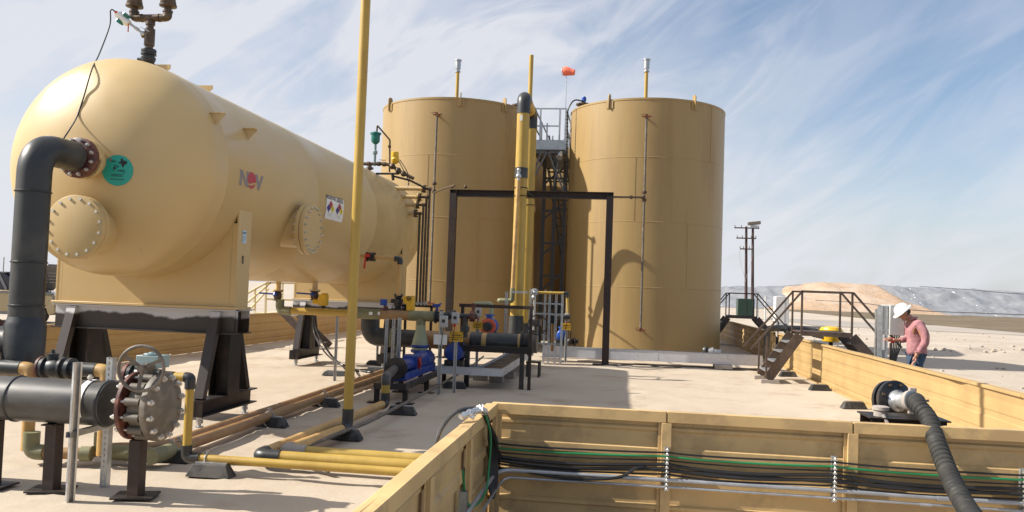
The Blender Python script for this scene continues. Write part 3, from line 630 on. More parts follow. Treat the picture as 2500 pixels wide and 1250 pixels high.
# front head: centre nozzle, manway
NZX = atx(0, 0, 1).x
_n1 = at(203, 388, 8.00); n1 = V((_n1.x, 7.92, _n1.z))
m = MB(); b = MB(); m.cyl((n1.x, 8.4, n1.z), (n1.x, 8.00, n1.z), 0.14, n=32); flange(m, None, (n1.x, 8.03, n1.z), (0, -1, 0), 0.215, 0.05)
nn = m.build('nozzle', 'vessel_paint', vs_); bolts_obj(nn, (n1.x, 8.056, n1.z), (0, 1, 0), 0.18, 12, 0.016, 0.025)
mc = hhit(180, 553); my = 8.06
m = MB(); b = MB(); mx_ = at(178, 553, 7.98); mcx, mcz = mx_.x, mx_.z
m.cyl((mcx, 8.75, mcz), (mcx, 8.1, mcz), 0.27, n=48); m.rev((mcx, 8.115, mcz), (0, -1, 0), [(0, 0.335), (0.004, 0.34), (0.056, 0.34), (0.06, 0.335)], 60); m.rev((mcx, 8.048, mcz), (0, -1, 0), [(0, 0.335), (0.004, 0.34), (0.052, 0.34), (0.056, 0.33)], 60)
m.rev((mcx, 8.06, mcz), (0, -1, 0), [(0, 0.325), (0.02, 0.325)], 40)
mw = m.build('manway', 'vessel_paint', vs_, bevel=0.0); bolts_obj(mw, (mcx, 7.992, mcz), (0, -1, 0), 0.300, 16, 0.0165, 0.009)
# side manway
y_, a_ = vhit(722, 560); a_ -= 0; n_ = V((math.cos(R(a_)), 0, math.sin(R(a_)))); 
c = vpt(y_-0.10, a_, 0); n_ = V((1, 0, -0.02)).normalized()
m = MB(); b = MB(); m.cyl(c-n_*0.25, c+n_*0.16, 0.27, n=48)
for k in (0.165, 0.235): m.rev(c+n_*k, n_, [(0, 0.355), (0.004, 0.36), (0.058, 0.36), (0.062, 0.355)], 60)
mw = m.build('manway', 'vessel_paint', vs_); bolts_obj(mw, c+n_*0.297, n_, 0.315, 18, 0.017, 0.03); bolts_obj(mw, c+n_*0.165, -n_, 0.315, 18, 0.017, 0.03)
# company letters on the barrel: grey N, red disc with swoosh, grey V
(ya, aa), (yb_, ab) = vhit(585, 440), vhit(642, 448); (yt, at_), (_, abm) = vhit(613, 420), vhit(613, 461)
yc, ac = (ya+yb_)/2, (at_+abm)/2; wd = yb_-ya; ht = math.radians(at_-abm)*VR
f = barrel_fn(yc, ac)
lg = MB(); h2 = ht*0.46; w3 = wd*0.36
x0 = -wd/2
def P(u, v): return (x0+u*w3, -h2+v*2*h2)
for q in ([(0, 0), (0.27, 0), (0.27, 1), (0, 1)], [(0.27, 1), (0.27, 0.62), (0.73, 0), (0.73, 0.38)], [(0.73, 0), (1, 0), (1, 1), (0.73, 1)]): poly_patch(f, [P(*a) for a in q], lg)
lg.build('logo_letter', 'ink_grey', vs_); lg = MB()
x0 = wd/2-w3*1.02
for q in ([(0, 1), (0.3, 1), (0.60, 0.30), (0.42, 0)], [(0.42, 0), (0.60, 0.0), (0.60, 0.30)], [(1.05, 1), (0.76, 1), (0.52, 0.34), (0.60, 0)]): poly_patch(f, [P(*a) for a in q], lg)
lg.build('logo_letter', 'ink_grey', vs_)
d_ = MB(); rx, ry = wd*0.185, ht*0.50; cxo = -wd*0.01
up_ = [(cxo+rx*math.cos(R(a)), ry*math.sin(R(a))) for a in range(-8, 206, 8)]+[(cxo-rx*0.3, -ry*0.46), (cxo+rx*0.45, -ry*0.22)]
dn_ = [(cxo+rx*math.cos(R(a)), ry*math.sin(R(a))) for a in range(222, 346, 8)]+[(cxo+rx*0.5, -ry*0.52), (cxo-rx*0.1, -ry*0.66)]
poly_patch(f, up_, d_); poly_patch(f, dn_, d_); d_.build('logo_disc', 'ink_red', vs_)
# hazard placard
(y1, a1), (y2, a2) = vhit(795, 508), vhit(838, 514); (_, t1_), (_, b1_) = vhit(816, 481), vhit(816, 539)
yc, ac = (y1+y2)/2, (t1_+b1_)/2; wd = y2-y1; ht = math.radians(t1_-b1_)*VR; f = barrel_fn(yc, ac, 0.006)
pl_ = patch(f, -wd/2, wd/2, -ht/2, ht/2).build('hazard_placard', 'white_plastic', vs_)
f2 = barrel_fn(yc, ac, 0.009)
cols = {k: MB() for k in ('ink_red', 'ink_blue', 'ink_yellow', 'ink_black')}
for sx, word in ((-wd*0.25, 'PRODUCED WATER'), (wd*0.25, 'CRUDE OIL')):
    s = wd*0.108; c0 = (sx, -ht*0.04); s2 = ht*0.17
    def Dm(cx, cy): return [(cx-s, cy), (cx, cy-s2), (cx+s, cy), (cx, cy+s2)]
    poly_patch(f2, Dm(c0[0], c0[1]+s2), cols['ink_red']); poly_patch(f2, Dm(c0[0]-s, c0[1]), cols['ink_blue']); poly_patch(f2, Dm(c0[0]+s, c0[1]), cols['ink_yellow'])
    for a, e in (((c0[0]-s, c0[1]-s2), (c0[0], c0[1]-2*s2)), ((c0[0], c0[1]-2*s2), (c0[0]+s, c0[1]-s2))): poly_patch(f2, [(a[0], a[1]), (e[0], e[1]), (e[0], e[1]+0.006), (a[0], a[1]+0.006)], cols['ink_black'])
    lettering(word, wd*0.075 if len(word) < 10 else wd*0.056, lambda x, y, z=0, sx=sx: f2(sx+x, ht*0.41+y*1.9), 0.001, cols['ink_black'], thick=0)
    for dx, dy, ch in ((0, s2, '3'), (-s, 0, '2'), (s, 0, '0')): lettering(ch, wd*0.08, lambda x, y, z=0, sx=sx, dx=dx, dy=dy: barrel_fn(yc, ac, 0.011)(sx+dx+x, c0[1]+dy+y*1.4), 0.001, cols['ink_black'], thick=0)
for k, mb_ in cols.items(): mb_.build('placard_print', k, pl_)
# round teal sticker on the head
c = hhit(287, 416); f, n_ = head_fn(c); sr = 0.168
st = disc(f, sr).build('round_sticker', 'sticker_teal', vs_)
g = MB(); f2, _ = head_fn(c, 0.008); rd = MB()
lettering('T', 0.05, lambda x, y, z=0: f2(x-0.075, y+0.105), 0.0015, rd, thick=0); rd.build('red_initial', 'ink_red', st)
lettering('exas', 0.028, lambda x, y, z=0: f2(x-0.042, y+0.100), 0.0008, g, thick=0)
texas = [(-.03, .10), (.10, .10), (.10, .40), (-.0, .5), (-.28, .52), (-.30, .10), (-.55, .08), (-.35, -.14), (-.2, -.1), (-.05, -.32), (.10, -.5), (.2, -.48), (.2, -.3), (.5, -.08), (.52, .14), (.35, .22), (.1, .26)]
tx = [(.0, .55), (-.28, .55), (-.28, .08), (-.62, .08), (-.40, -.16), (-.22, -.10), (-.02, -.55), (.14, -.58), (.18, -.32), (.55, -.06), (.55, .22), (.3, .26), (.0, .30)]
poly_patch(f2, [(0.055+a*0.085, 0.085+b*0.085) for a, b in tx], g)
lettering('Poly', 0.028, lambda x, y, z=0: f2(x-0.01, y+0.045), 0.0008, g, thick=0)
lettering('P', 0.055, lambda x, y, z=0: f2(x-0.03, y+0.012), 0.002, g, thick=0)
lettering('roducts', 0.026, lambda x, y, z=0: f2(x+0.038, y-0.002), 0.0008, g, thick=0)
lettering('LLC', 0.014, lambda x, y, z=0: f2(x+0.07, y-0.022), 0.0004, g, thick=0)
for k, (w_, yy) in enumerate(((0.13, -0.05), (0.12, -0.065), (0.15, -0.10))): poly_patch(f2, [(-w_/2, yy), (w_/2, yy), (w_/2, yy+0.006), (-w_/2, yy+0.006)], g)
g.build('sticker_print', 'ink_black', st)
# level nozzles low on the far flank, each with its flange, elbow and sample tube
LV = [((1033, 461), 1044), ((1022, 481), 1037), ((1017, 500), 1030), ((1012, 521), 1022)]
YN = 17.3
for k, ((fx, fy), tx_) in enumerate(LV):
    e = at(fx, fy, YN); z = e.z; dz = abs(z-VZ); xs_ = VX+math.sqrt(max(0.01, VR**2-dz**2))
    m = MB().cyl((xs_-0.1, YN, z), (e.x, YN, z), 0.045, n=16); m.rev((e.x-0.03, YN, z), (1, 0, 0), [(0, 0.085), (0.03, 0.085)], 20)
    nz_ = m.build('level_nozzle', 'vessel_paint', vs_)
    m = MB().rev((e.x+0.005, YN, z), (1, 0, 0), [(0, 0.088), (0.035, 0.088)], 20); m.bolts((e.x+0.04, YN, z), (1, 0, 0), 0.068, 4, 0.014, 0.03); m.cyl((e.x, YN, z), (e.x+0.14, YN, z), 0.028); m.build('flange', 'bronze_iron', nz_)
for k, ((fx, fy), tx_) in enumerate(LV):
    e = at(fx, fy, YN); tp = at(tx_, 600, YN)
    m = MB().tube([(e.x+0.05, YN, e.z), (tp.x+0.0, YN, e.z), (tp.x, YN, 1.40)], 0.026, 10, 0.05); m.rev((tp.x-0.035, YN, e.z), (1, 0, 0), [(0, 0.036), (0.07, 0.036)], 12)
    m.rev((tp.x, YN, 1.36), (0, 0, 1), [(0, 0.036), (0.08, 0.036)], 10)
    tag(m.build('sample_tube', 'bronze_iron'), ('dark sample tube dropping from the topmost nozzle at the vessel far end', 'dark sample tube dropping from the second nozzle down at the vessel far end', 'dark sample tube dropping from the third nozzle down at the vessel far end', 'dark sample tube dropping from the lowest nozzle at the vessel far end')[k], 'tube', 'sample tubes at the far end of the vessel')
# rack with needle valves at the foot of the sample tubes
m = thing('sample_rack', 'small steel rack with sample valves where the four dark tubes end', 'rack', (-4.3, 17.3, 0))
g = MB(); g.bar((-4.75, 17.25, 1.36), (-3.95, 17.25, 1.36), 0.05, 0.05)
for x in (-4.62, -4.05): g.bar((x, 17.25, 0), (x, 17.25, 1.36), 0.05, 0.05)
g.bar((-4.62, 17.25, 1.1), (-4.05, 17.25, 1.1), 0.04, 0.04); g.build('frame', 'dark_steel', m)
g = MB()
for x in (-4.42, -4.34, -4.26, -4.18): g.cyl((x, 17.25, 1.40), (x, 17.12, 1.42), 0.035).bar((x-0.03, 17.08, 1.46), (x+0.08, 17.08, 1.46), 0.015, 0.015)
g.build('needle_valves', 'galvanised', m)
# steel stands under the saddles
def stand(cy, label):
    t = thing('vessel_stand', label, 'stand', (VX, cy, 0), 'steel stands under the vessel')
    z1 = 1.40
    m = MB().ibeam((VX-1.22, cy-0.2, 1.25), (VX+1.22, cy-0.2, 1.25), 0.30, 0.16, 0.016); m.box((VX, cy-0.212, 1.25), (2.38, 0.012, 0.27)); m.ibeam((VX-1.2, cy+0.16, 1.25), (VX+1.2, cy+0.16, 1.25), 0.30, 0.14, 0.016)
    m.box((VX, cy, 1.4045-0.008), (2.44, 0.50, 0.012)); m.build('cross_beam', 'stand_two_tone', t)
    for sg, X in ((-1, VX-0.96), (1, VX+0.96)):
        m = MB().ibeam((X, cy+0.05, 0.33), (X, cy+0.05, 1.40), 0.26, 0.30, 0.016, (1, 0, 0)); m.build('leg', 'dark_steel', t)
        for dy, o in ((-0.30, -0.62), (0.30, 0.70)):
            m = MB().bar((X, cy+dy*0.75, 1.36), (X, cy+o*0.88, 0.34), 0.12, 0.09, (0, 1, 0)); m.build('brace', 'stand_two_tone' if dy < 0 else 'dark_steel', t)
        m = MB().ibeam((X, cy-0.66, 0.24), (X, cy+0.80, 0.24), 0.19, 0.20, 0.016); m.bb(X-0.1, X+0.1, cy-0.655, cy-0.645, 0.15, 0.33); ft = m.build('foot_beam', 'dark_steel', t)
        for y in (cy-0.52, cy+0.66):
            m = MB().cyl((X, y, 0.0), (X, y, 0.02), 0.05).cyl((X, y, 0.02), (X, y, 0.15), 0.02).rev((X, y, 0.055), (0, 0, 1), [(0, 0.04), (0.035, 0.04)], 6).rev((X, y, 0.10), (0, 0, 1), [(0, 0.04), (0.035, 0.04)], 6).box((X, y, 0.142), (0.16, 0.16, 0.012)); m.build('levelling_bolt', 'galvanised', ft)
    return t
stand(9.75, 'black steel stand with brushed pale primer, under the near saddle of the vessel')
stand(17.3, 'smaller looking steel stand under the far saddle of the vessel')
# ---------------------------------------------------------------- containment walls: ribbed steel panels, posts and a capping angle
RIBS = [(0.0, 0), (0.10, 0), (0.115, 1), (0.135, 1), (0.15, 0), (0.265, 0), (0.28, 1), (0.345, 1), (0.36, 0), (0.50, 0), (0.515, 1), (0.575, 1), (0.59, 0), (0.70, 0), (0.715, 0.6), (0.735, 0.6), (0.75, 0), (0.86, 0)]
def wall(name, label, p0, p1, nrm, mtl, nseg, post_side=1, cap_m=None, posts=True, edge=None, deform=None, depth=1.0):
    """nrm points to the face that carries posts; ribs press towards it"""
    p0, p1, nr = V(p0), V(p1), V(nrm).normalized(); d = (p1-p0); Ln = d.length; d.normalize(); up = V((0, 0, 1))
    t = thing(name, label, 'containment wall', tuple((p0+p1)/2))
    for s in range(nseg):
        a = p0+d*(Ln*s/nseg); b = p0+d*(Ln*(s+1)/nseg); m = MB(); vs = []; K = 12
        for side in (1, -1):
            for i in range(K+1):
                q = a.lerp(b, i/K)
                for z, r in RIBS:
                    off = r*0.022*depth+side*0.002
                    if deform: off += deform((q-p0).dot(d), z)
                    wob = 0.004*NZ.noise(V((q.x*1.7, q.y*1.7, z*3)))
                    vs.append(q+nr*(off+wob)+up*(z+0.003))
        n = len(RIBS); o = (K+1)*n
        m.add(vs, [(i*n+k, (i+1)*n+k, (i+1)*n+k+1, i*n+k+1) for i in range(K) for k in range(n-1)]+[(o+i*n+k, o+i*n+k+1, o+(i+1)*n+k+1, o+(i+1)*n+k) for i in range(K) for k in range(n-1)])
        m.build('panel', mtl, t, sharp=25)
    m = MB(); K = max(2, int(Ln/0.4)); w = 0.045
    for s in range(nseg):
        a = p0+d*(Ln*s/nseg+0.004); b = p0+d*(Ln*(s+1)/nseg-0.004); wz = 0.003*math.sin(s*2.3)
        m.bar(a+nr*0.010+up*(WH-0.012+wz), b+nr*0.010+up*(WH-0.012-wz), 0.085, 0.012)
        m.bar(a+nr*0.050+up*(WH-0.045+wz), b+nr*0.052+up*(WH-0.045-wz), 0.010, 0.085)
        m.bar(a-nr*0.032+up*(WH-0.025+wz), b-nr*0.032+up*(WH-0.025-wz), 0.010, 0.035)
    m.build('top_cap', cap_m or mtl, t, bevel=0.004)
    if posts:
        for s in range(nseg+1):
            q = p0+d*(Ln*s/nseg); q = q+d*(0.05 if s == 0 else (-0.05 if s == nseg else 0)); m = MB(); m.bar(q+nr*0.046, q+nr*0.046+up*(WH-0.09), 0.075, 0.03, nr)
            m.bar(q+nr*0.032-d*0.05, q+nr*0.032-d*0.05+up*(WH-0.09), 0.025, 0.006, nr)
            m.build('post', mtl, t, bevel=0.004)
    return t
wall('containment_wall', 'ribbed tan wall in the foreground carrying the black and green cables', (-1.0, WF, 0), (4.47, WF, 0), (0, -1, 0), 'wall_paint_dusty', 4)
wall('containment_wall', 'short ribbed tan wall running from the near corner towards the viewer', (-1.0, 0.8, 0), (-1.0, WF-0.06, 0), (1, 0, 0), 'wall_paint_dusty', 5)
def dent(s, z):
    y = s; q = math.exp(-((y-4.35)/0.42)**2)*max(0, (z-0.35)/0.5); return 0.05*q*math.sin((y-4.35)*4.5+0.6)
wall('containment_wall', 'bright sunlit yellow tan wall along the right side, beside the man in the hard hat', (WR, WF+0.05, 0), (WR, 22.9, 0), (1, 0, 0), 'wall_paint', 12, deform=dent, depth=0.35)
wall('containment_wall', 'wall behind the right tank, dark in its shadow, beyond the pipe gap', (WR, 23.6, 0), (WR, WB, 0), (1, 0, 0), 'wall_paint_dusty', 9)
wall('containment_wall', 'long ribbed tan wall in shade behind and left of the pressure vessel', (WL, 0.8, 0), (WL, WB, 0), (-1, 0, 0), 'wall_paint', 20, depth=0.45)
wall('containment_wall', 'ribbed tan wall closing the far end behind all the tanks', (WL, WB, 0), (WR, WB, 0), (0, 1, 0), 'wall_paint', 8)
# foot angle of the sunlit wall
m = MB()
for k in range(8): m.bar((WR-0.035, 6.7+k*2.0, 0.03), (WR-0.035, 8.68+k*2.0, 0.03), 0.05, 0.05)
tag(m.build('foot_angle', 'wall_paint'), 'tan steel angle along the foot of the bright right wall', 'angle')

# ---------------------------------------------------------------- rubber pipe blocks
def block(x, y, rz, label, sx=0.42, sy=0.15, h=0.11, z=0.01):
    m = MB(); a, b = sx/2, sy/2; k = 0.055; k2 = 0.035
    m.add([(-a, -b, 0), (a, -b, 0), (a, b, 0), (-a, b, 0), (-a+k, -b+k2, h), (a-k, -b+k2, h), (a-k, b-k2, h), (-a+k, b-k2, h)], [(3, 2, 1, 0), (0, 1, 5, 4), (1, 2, 6, 5), (2, 3, 7, 6), (3, 0, 4, 7), (4, 5, 6, 7)])
    t = thing('pipe_block', label, 'pipe block', (x, y, z), 'rubber blocks under the pipes'); t.rotation_euler = (0, 0, rz)
    sv = ORG[t.name]; ORG[t.name] = V((0, 0, 0)); m.build('body', 'rubber', t, bevel=0.006)
    MB().bb(-a+k+0.01, a-k-0.01, -0.02, 0.02, h, h+0.014).build('strut_channel', 'galvanised', t); ORG[t.name] = sv
    return t
def bpt(px, py): p = atz(px, py); return p.x, p.y
BL = [(505, 1170, 'black rubber block right under the nearest thin yellow pipe', 0),
      (405, 1132, 'black rubber block behind the valve, under the pair of brown pipes', 0),
      (655, 1045, 'black rubber block under the brown pipes before the near vessel stand', 0),
      (835, 1077, 'black rubber block at the foot of the tall yellow pole', 0),
      (790, 995, 'black rubber block under the brown pipes left of the tall yellow pole', 0),
      (915, 912, 'black rubber block under the far stretch of brown pipes behind the pole', 0),
      (977, 1015, 'black rubber block before the blue pump carrying the thin dark conduit', 0),
      (1108, 950, 'black rubber block right of the blue pump frame carrying the dark conduit', 0),
      (2003, 955, 'rubber block by the foot of the right wall, farthest of three', 0.2),
      (2087, 1000, 'rubber block by the foot of the right wall, next to the hose stand', 0.2),
      (1925, 921, 'rubber block by the right wall just behind the near stair foot', 0.2)]
for px, py, lb, rz in BL:
    x, y = bpt(px, py); block(x, y+0.07, rz, lb)
for px, py, lb in ((815, 919, 'flat dusty rubber base under a strut left of the tall pole'), (918, 892, 'flat dusty rubber base under a strut behind the tall pole')):
    x, y = bpt(px, py); block(x, y+0.12, 0, lb, 0.5, 0.26, 0.08)

# ---------------------------------------------------------------- big black riser from the head nozzle
rx, rz_ = n1.x, n1.z; RR = 0.155; ry = 7.29
t = thing('riser_pipe', 'thick black plastic pipe bending from the vessel head nozzle down to the floor piping', 'pipe', (rx, ry, 0.9))
m = MB(); m.tube([(rx, 7.84, rz_), (rx, ry, rz_), (rx, ry, 1.30)], RR, 32, 0.34, seg=12); 
m.rev((rx, ry, 2.55), (0, 0, 1), [(0, RR), (0.006, RR+0.012), (0.014, RR+0.012), (0.02, RR)], 32); m.rev((rx, ry, 1.86), (0, 0, 1), [(0, RR), (0.006, RR+0.010), (0.014, RR+0.010), (0.02, RR)], 32)
m.rev((rx, ry, 1.44), (0, 0, 1), [(0, RR), (0.006, RR+0.010), (0.014, RR+0.010), (0.02, RR)], 32)
m.build('pipe', 'hdpe', t)
m = MB().tube([(rx, ry, 1.34), (rx, ry, 1.30), (rx, ry, 1.26), (rx, ry, 0.86)], [RR, RR+0.012, RR+0.03, RR+0.03], 32); m.tube([(rx+0.02, ry, 1.08), (rx-0.36, ry, 1.08)], RR+0.005, 32); m.build('tee', 'hdpe', t)
m = MB(); b = MB(); m.rev((rx, 7.885, rz_), (0, 1, 0), [(0, 0.175), (0.02, 0.215), (0.075, 0.215), (0.08, 0.20)], 40); 
fl = m.build('backing_flange', 'maroon', t); bolts_obj(fl, (rx, 7.89, rz_), (0, -1, 0), 0.186, 12, 0.018, 0.03, 'bolt_zinc')
m = MB(); m.rev((rx-0.36, ry, 1.08), (-1, 0, 0), [(0, 0.245), (0.04, 0.245)], 40); fl = m.build('tee_flange', 'maroon', t)
MB().rev((rx-0.40, ry, 1.08), (-1, 0, 0), [(0, 0.225), (0.03, 0.225)], 40).build('cover', 'valve_yellow', fl)
# far away continuation of the tee is out of frame

# ---------------------------------------------------------------- header pipe with the geared butterfly valve and blind flange
HY, HZ, HR = 6.15, 0.735, 0.178
t = thing('header_pipe', 'big dusty black plastic pipe lying across three steel props in the foreground', 'pipe', (-5.2, HY, 0.55))
m = MB().cyl((-7.4, HY, HZ), (-4.05, HY, HZ), HR, n=40); m.build('pipe', 'hdpe_dusty', t)
def xat(px, py, Y=HY-HR): return at(px, py, Y).x
for px in (8, 232):
    x = xat(px, 980); m = MB().rev((x-0.02, HY, HZ), (1, 0, 0), [(0, HR), (0.008, HR+0.010), (0.020, HR+0.010), (0.028, HR)], 40); m.build('weld_bead', 'hdpe', t)
x = xat(190, 980)
xe = xat(300, 985)
m = MB().rev((xe-0.05, HY, HZ), (1, 0, 0), [(0, HR+0.002), (0.01, 0.225), (0.05, 0.225)], 40); m.build('stub_end', 'hdpe', t)
m = MB().rev((xe-0.02, HY, HZ), (1, 0, 0), [(0, 0.262), (0.005, 0.268), (0.03, 0.268), (0.035, 0.262)], 48); bf = m.build('backing_ring', 'maroon', t)
vt = thing('butterfly_valve', 'taupe geared butterfly valve with a handwheel and a blind flange closing the black header pipe', 'valve', (xe+0.15, HY, HZ-0.28))
x1 = xe+0.045; x2 = xe+0.20
m = MB().rev((x1, HY, HZ), (1, 0, 0), [(0, 0.20), (0.02, 0.215), (0.12, 0.215), (0.14, 0.20)], 40)
for i in range(12):
    a = 2*math.pi*(i+0.5)/12; m.cyl((x1+0.01, HY+0.235*math.cos(a), HZ+0.235*math.sin(a)), (x1+0.13, HY+0.235*math.cos(a), HZ+0.235*math.sin(a)), 0.032, n=12)
vb = m.build('lug_body', 'taupe_iron', vt)
m = MB().rev((x2-0.01, HY, HZ), (1, 0, 0), [(0, 0.266), (0.006, 0.27), (0.046, 0.27), (0.052, 0.262)], 60); bl = m.build('blind_flange', 'taupe_iron', vt)
bolts_obj(bl, (x2+0.042, HY, HZ), (1, 0, 0), 0.235, 12, 0.024, 0.03); bolts_obj(bf, (xe-0.02, HY, HZ), (-1, 0, 0), 0.235, 12, 0.020, 0.03)
for i in range(12):
    a = 2*math.pi*(i+0.5)/12; MB().cyl((xe+0.0, HY+0.235*math.cos(a), HZ+0.235*math.sin(a)), (x2, HY+0.235*math.cos(a), HZ+0.235*math.sin(a)), 0.011, n=8).build('stud', 'bolt_zinc', vb)
xm = (x1+x2)/2-0.01
m = MB().cyl((xm, HY, HZ+0.2), (xm, HY, HZ+0.34), 0.05, 0.038, 16).cyl((xm, HY, HZ+0.33), (xm, HY, HZ+0.345), 0.075, n=16); m.build('neck', 'taupe_iron', vt)
gz_ = HZ+0.40
gz_ -= 0.045
m = MB().box((xm+0.0, HY+0.02, gz_), (0.19, 0.17, 0.10)).cyl((xm, HY, gz_+0.05), (xm, HY, gz_+0.065), 0.062, n=24).rev((xm, HY, gz_+0.065), (0, 0, 1), [(0, 0.02), (0.01, 0.02)], 12); gb = m.build('gearbox', 'pale_blue_paint', vt, bevel=0.008)
bolts_obj(gb, (xm+0.03, HY+0.02, gz_+0.05), (0, 0, 1), 0.105, 4, 0.009, 0.008)
wc = V((xm+0.075, HY-0.26, gz_-0.03)); wa = V((0.16, -1, 0.0)).normalized()
m = MB().torus(wc, wa, 0.172, 0.014, 48, 10); ux, uy, _z = basis(wa)
for a in (25, 145, 265):
    dv = ux*math.cos(R(a))+uy*math.sin(R(a)); m.bar(wc-wa*0.03, wc+dv*0.172, 0.026, 0.012, wa)
m.cyl(wc-wa*0.05, wc+wa*0.02, 0.028); m.build('handwheel', 'taupe_iron', vt)
m = MB().cyl(wc-wa*0.05, V((xm+0.0, HY-0.05, gz_-0.02)), 0.016).cyl(wc-wa*0.16, wc-wa*0.22, 0.026); m.build('input_shaft', 'taupe_iron', vt)
# props with base plates
for (px, py, lb, tilt) in ((20, 1178, 'leftmost steel prop holding up the big black header pipe', 0), (158, 1190, 'middle steel prop of the black header pipe, right behind the strut channel', 0.2), (342, 1212, 'right steel prop standing under the geared butterfly valve', 0.25)):
    p = atz(px, py); q = thing('pipe_prop', lb, 'pipe prop', (p.x, HY, 0.0), 'steel props under the header pipe')
    MB().bar((p.x, HY, 0.02), (p.x, HY, HZ-HR+(0.0 if px < 300 else -0.09)), 0.10, 0.10, (0, 1, 0)).build('post', 'frame_brown', q, bevel=0.004)
    m = MB().box((p.x, HY, 0.024), (0.32, 0.24, 0.016), Matrix.Rotation(tilt, 3, 'Z')); m.build('base_plate', 'dark_steel', q, bevel=0.003)
    m = MB()
    if px < 300: m.rev((p.x-0.05, HY, HZ), (1, 0, 0), [(0, HR+0.006), (0.1, HR+0.006)], 40) if False else m.box((p.x, HY, HZ-HR-0.006), (0.1, 0.2, 0.012)); m.build('saddle_pad', 'frame_brown', q)
# strut channel posts with pipe strap
def strut(p0, p1, face, w=0.041, name='channel', mtl='galvanised', slots=True, parent=None, mbo=None):
    """C channel: open side towards `face`"""
    p0, p1 = V(p0), V(p1); a = (p1-p0).normalized(); f = V(face); f = (f-a*f.dot(a)).normalized(); s_ = a.cross(f)
    m = mbo or MB(); h = w/2
    m.bar(p0-f*h, p1-f*h, w, 0.003, f)
    for k in (-1, 1):
        m.bar(p0+s_*h*k, p1+s_*h*k, 0.003, w, f) if False else m.add(*barvf(p0+s_*h*k, p1+s_*h*k, s_, f, 0.003, w))
        m.add(*barvf(p0+s_*(h-0.006)*k+f*h, p1+s_*(h-0.006)*k+f*h, s_, f, 0.011, 0.003))
    return m
def barvf(p0, p1, x, y, w, h):
    vs = [p+x*(i*w/2)+y*(j*h/2) for p in (p0, p1) for i, j in ((-1, -1), (1, -1), (1, 1), (-1, 1))]
    return vs, [(3, 2, 1, 0), (4, 5, 6, 7), (0, 1, 5, 4), (1, 2, 6, 5), (2, 3, 7, 6), (3, 0, 4, 7)]
def slotted(p0, p1, face, w=0.041):
    """perforated face of a channel: strips and bridges leaving real slots"""
    p0, p1 = V(p0), V(p1); a = (p1-p0).normalized(); f = V(face); f = (f-a*f.dot(a)).normalized(); s_ = a.cross(f); L_ = (p1-p0).length; m = MB(); h = w/2; sw = 0.007
    for k in (-1, 1):
        m.add(*barvf(p0+s_*(h+sw)/2*k+f*h, p1+s_*(h+sw)/2*k+f*h, s_, f, h-sw, 0.003)); m.add(*barvf(p0+s_*h*k, p1+s_*h*k, s_, f, 0.003, w))
    z = 0.0
    while z < L_: m.add(*barvf(p0+a*z+f*h, p0+a*min(L_, z+0.020)+f*h, s_, f, 2*sw, 0.003)); z += 0.0476
    return m
ax_ = at(190, 885, 5.60)
t = thing('strut_post', 'plain galvanised channel post standing in front of the black header pipe', 'strut post', (ax_.x, 5.88, 0))
SY = HY-HR-0.06
a0 = at(190, 885, SY); b0 = V((a0.x, SY, 0.0))
strut(b0, V((a0.x, SY, a0.z)), (0.9, -0.8, 0), 0.055).build('channel', 'galvanised', t)
a1 = at(273, 872, HY+HR+0.07)
t2 = thing('strut_post', 'perforated channel post standing behind the black header pipe left of the handwheel', 'strut post', (a1.x, HY+HR+0.07, 0))
slotted(V((a1.x, HY+HR+0.07, 0)), V((a1.x, HY+HR+0.07, a1.z)), (0, -1, 0), 0.055).build('channel', 'galvanised', t2)
t3 = thing('pipe_strap', 'white metal strap and cross channel clamping the header pipe to its two strut posts', 'pipe strap', (x, HY, HZ-HR))
m = MB(); 
for i in range(18):
    a = R(-30+i*12.5); b_ = R(-30+(i+1)*12.5); m.bar((x, HY-(HR+0.006)*math.cos(a), HZ+(HR+0.006)*math.sin(a)), (x, HY-(HR+0.006)*math.cos(b_), HZ+(HR+0.006)*math.sin(b_)), 0.05, 0.004, (0, -math.cos((a+b_)/2), math.sin((a+b_)/2)))
m.build('band', 'white_plastic', t3)
m = strut(V((x+0.02, HY-HR-0.12, HZ-HR-0.03)), V((x+0.02, HY+HR+0.1, HZ-HR-0.03)), (0, 0, 1)); m.build('cross_channel', 'galvanised', t3)
MB().cyl((x, HY-0.04, HZ+HR), (x, HY-0.04, HZ+HR+0.05), 0.014, n=8).rev((x, HY-0.04, HZ+HR+0.02), (0, 0, 1), [(0, 0.022), (0.018, 0.022)], 6).build('strap_bolt', 'bolt_zinc', t3)

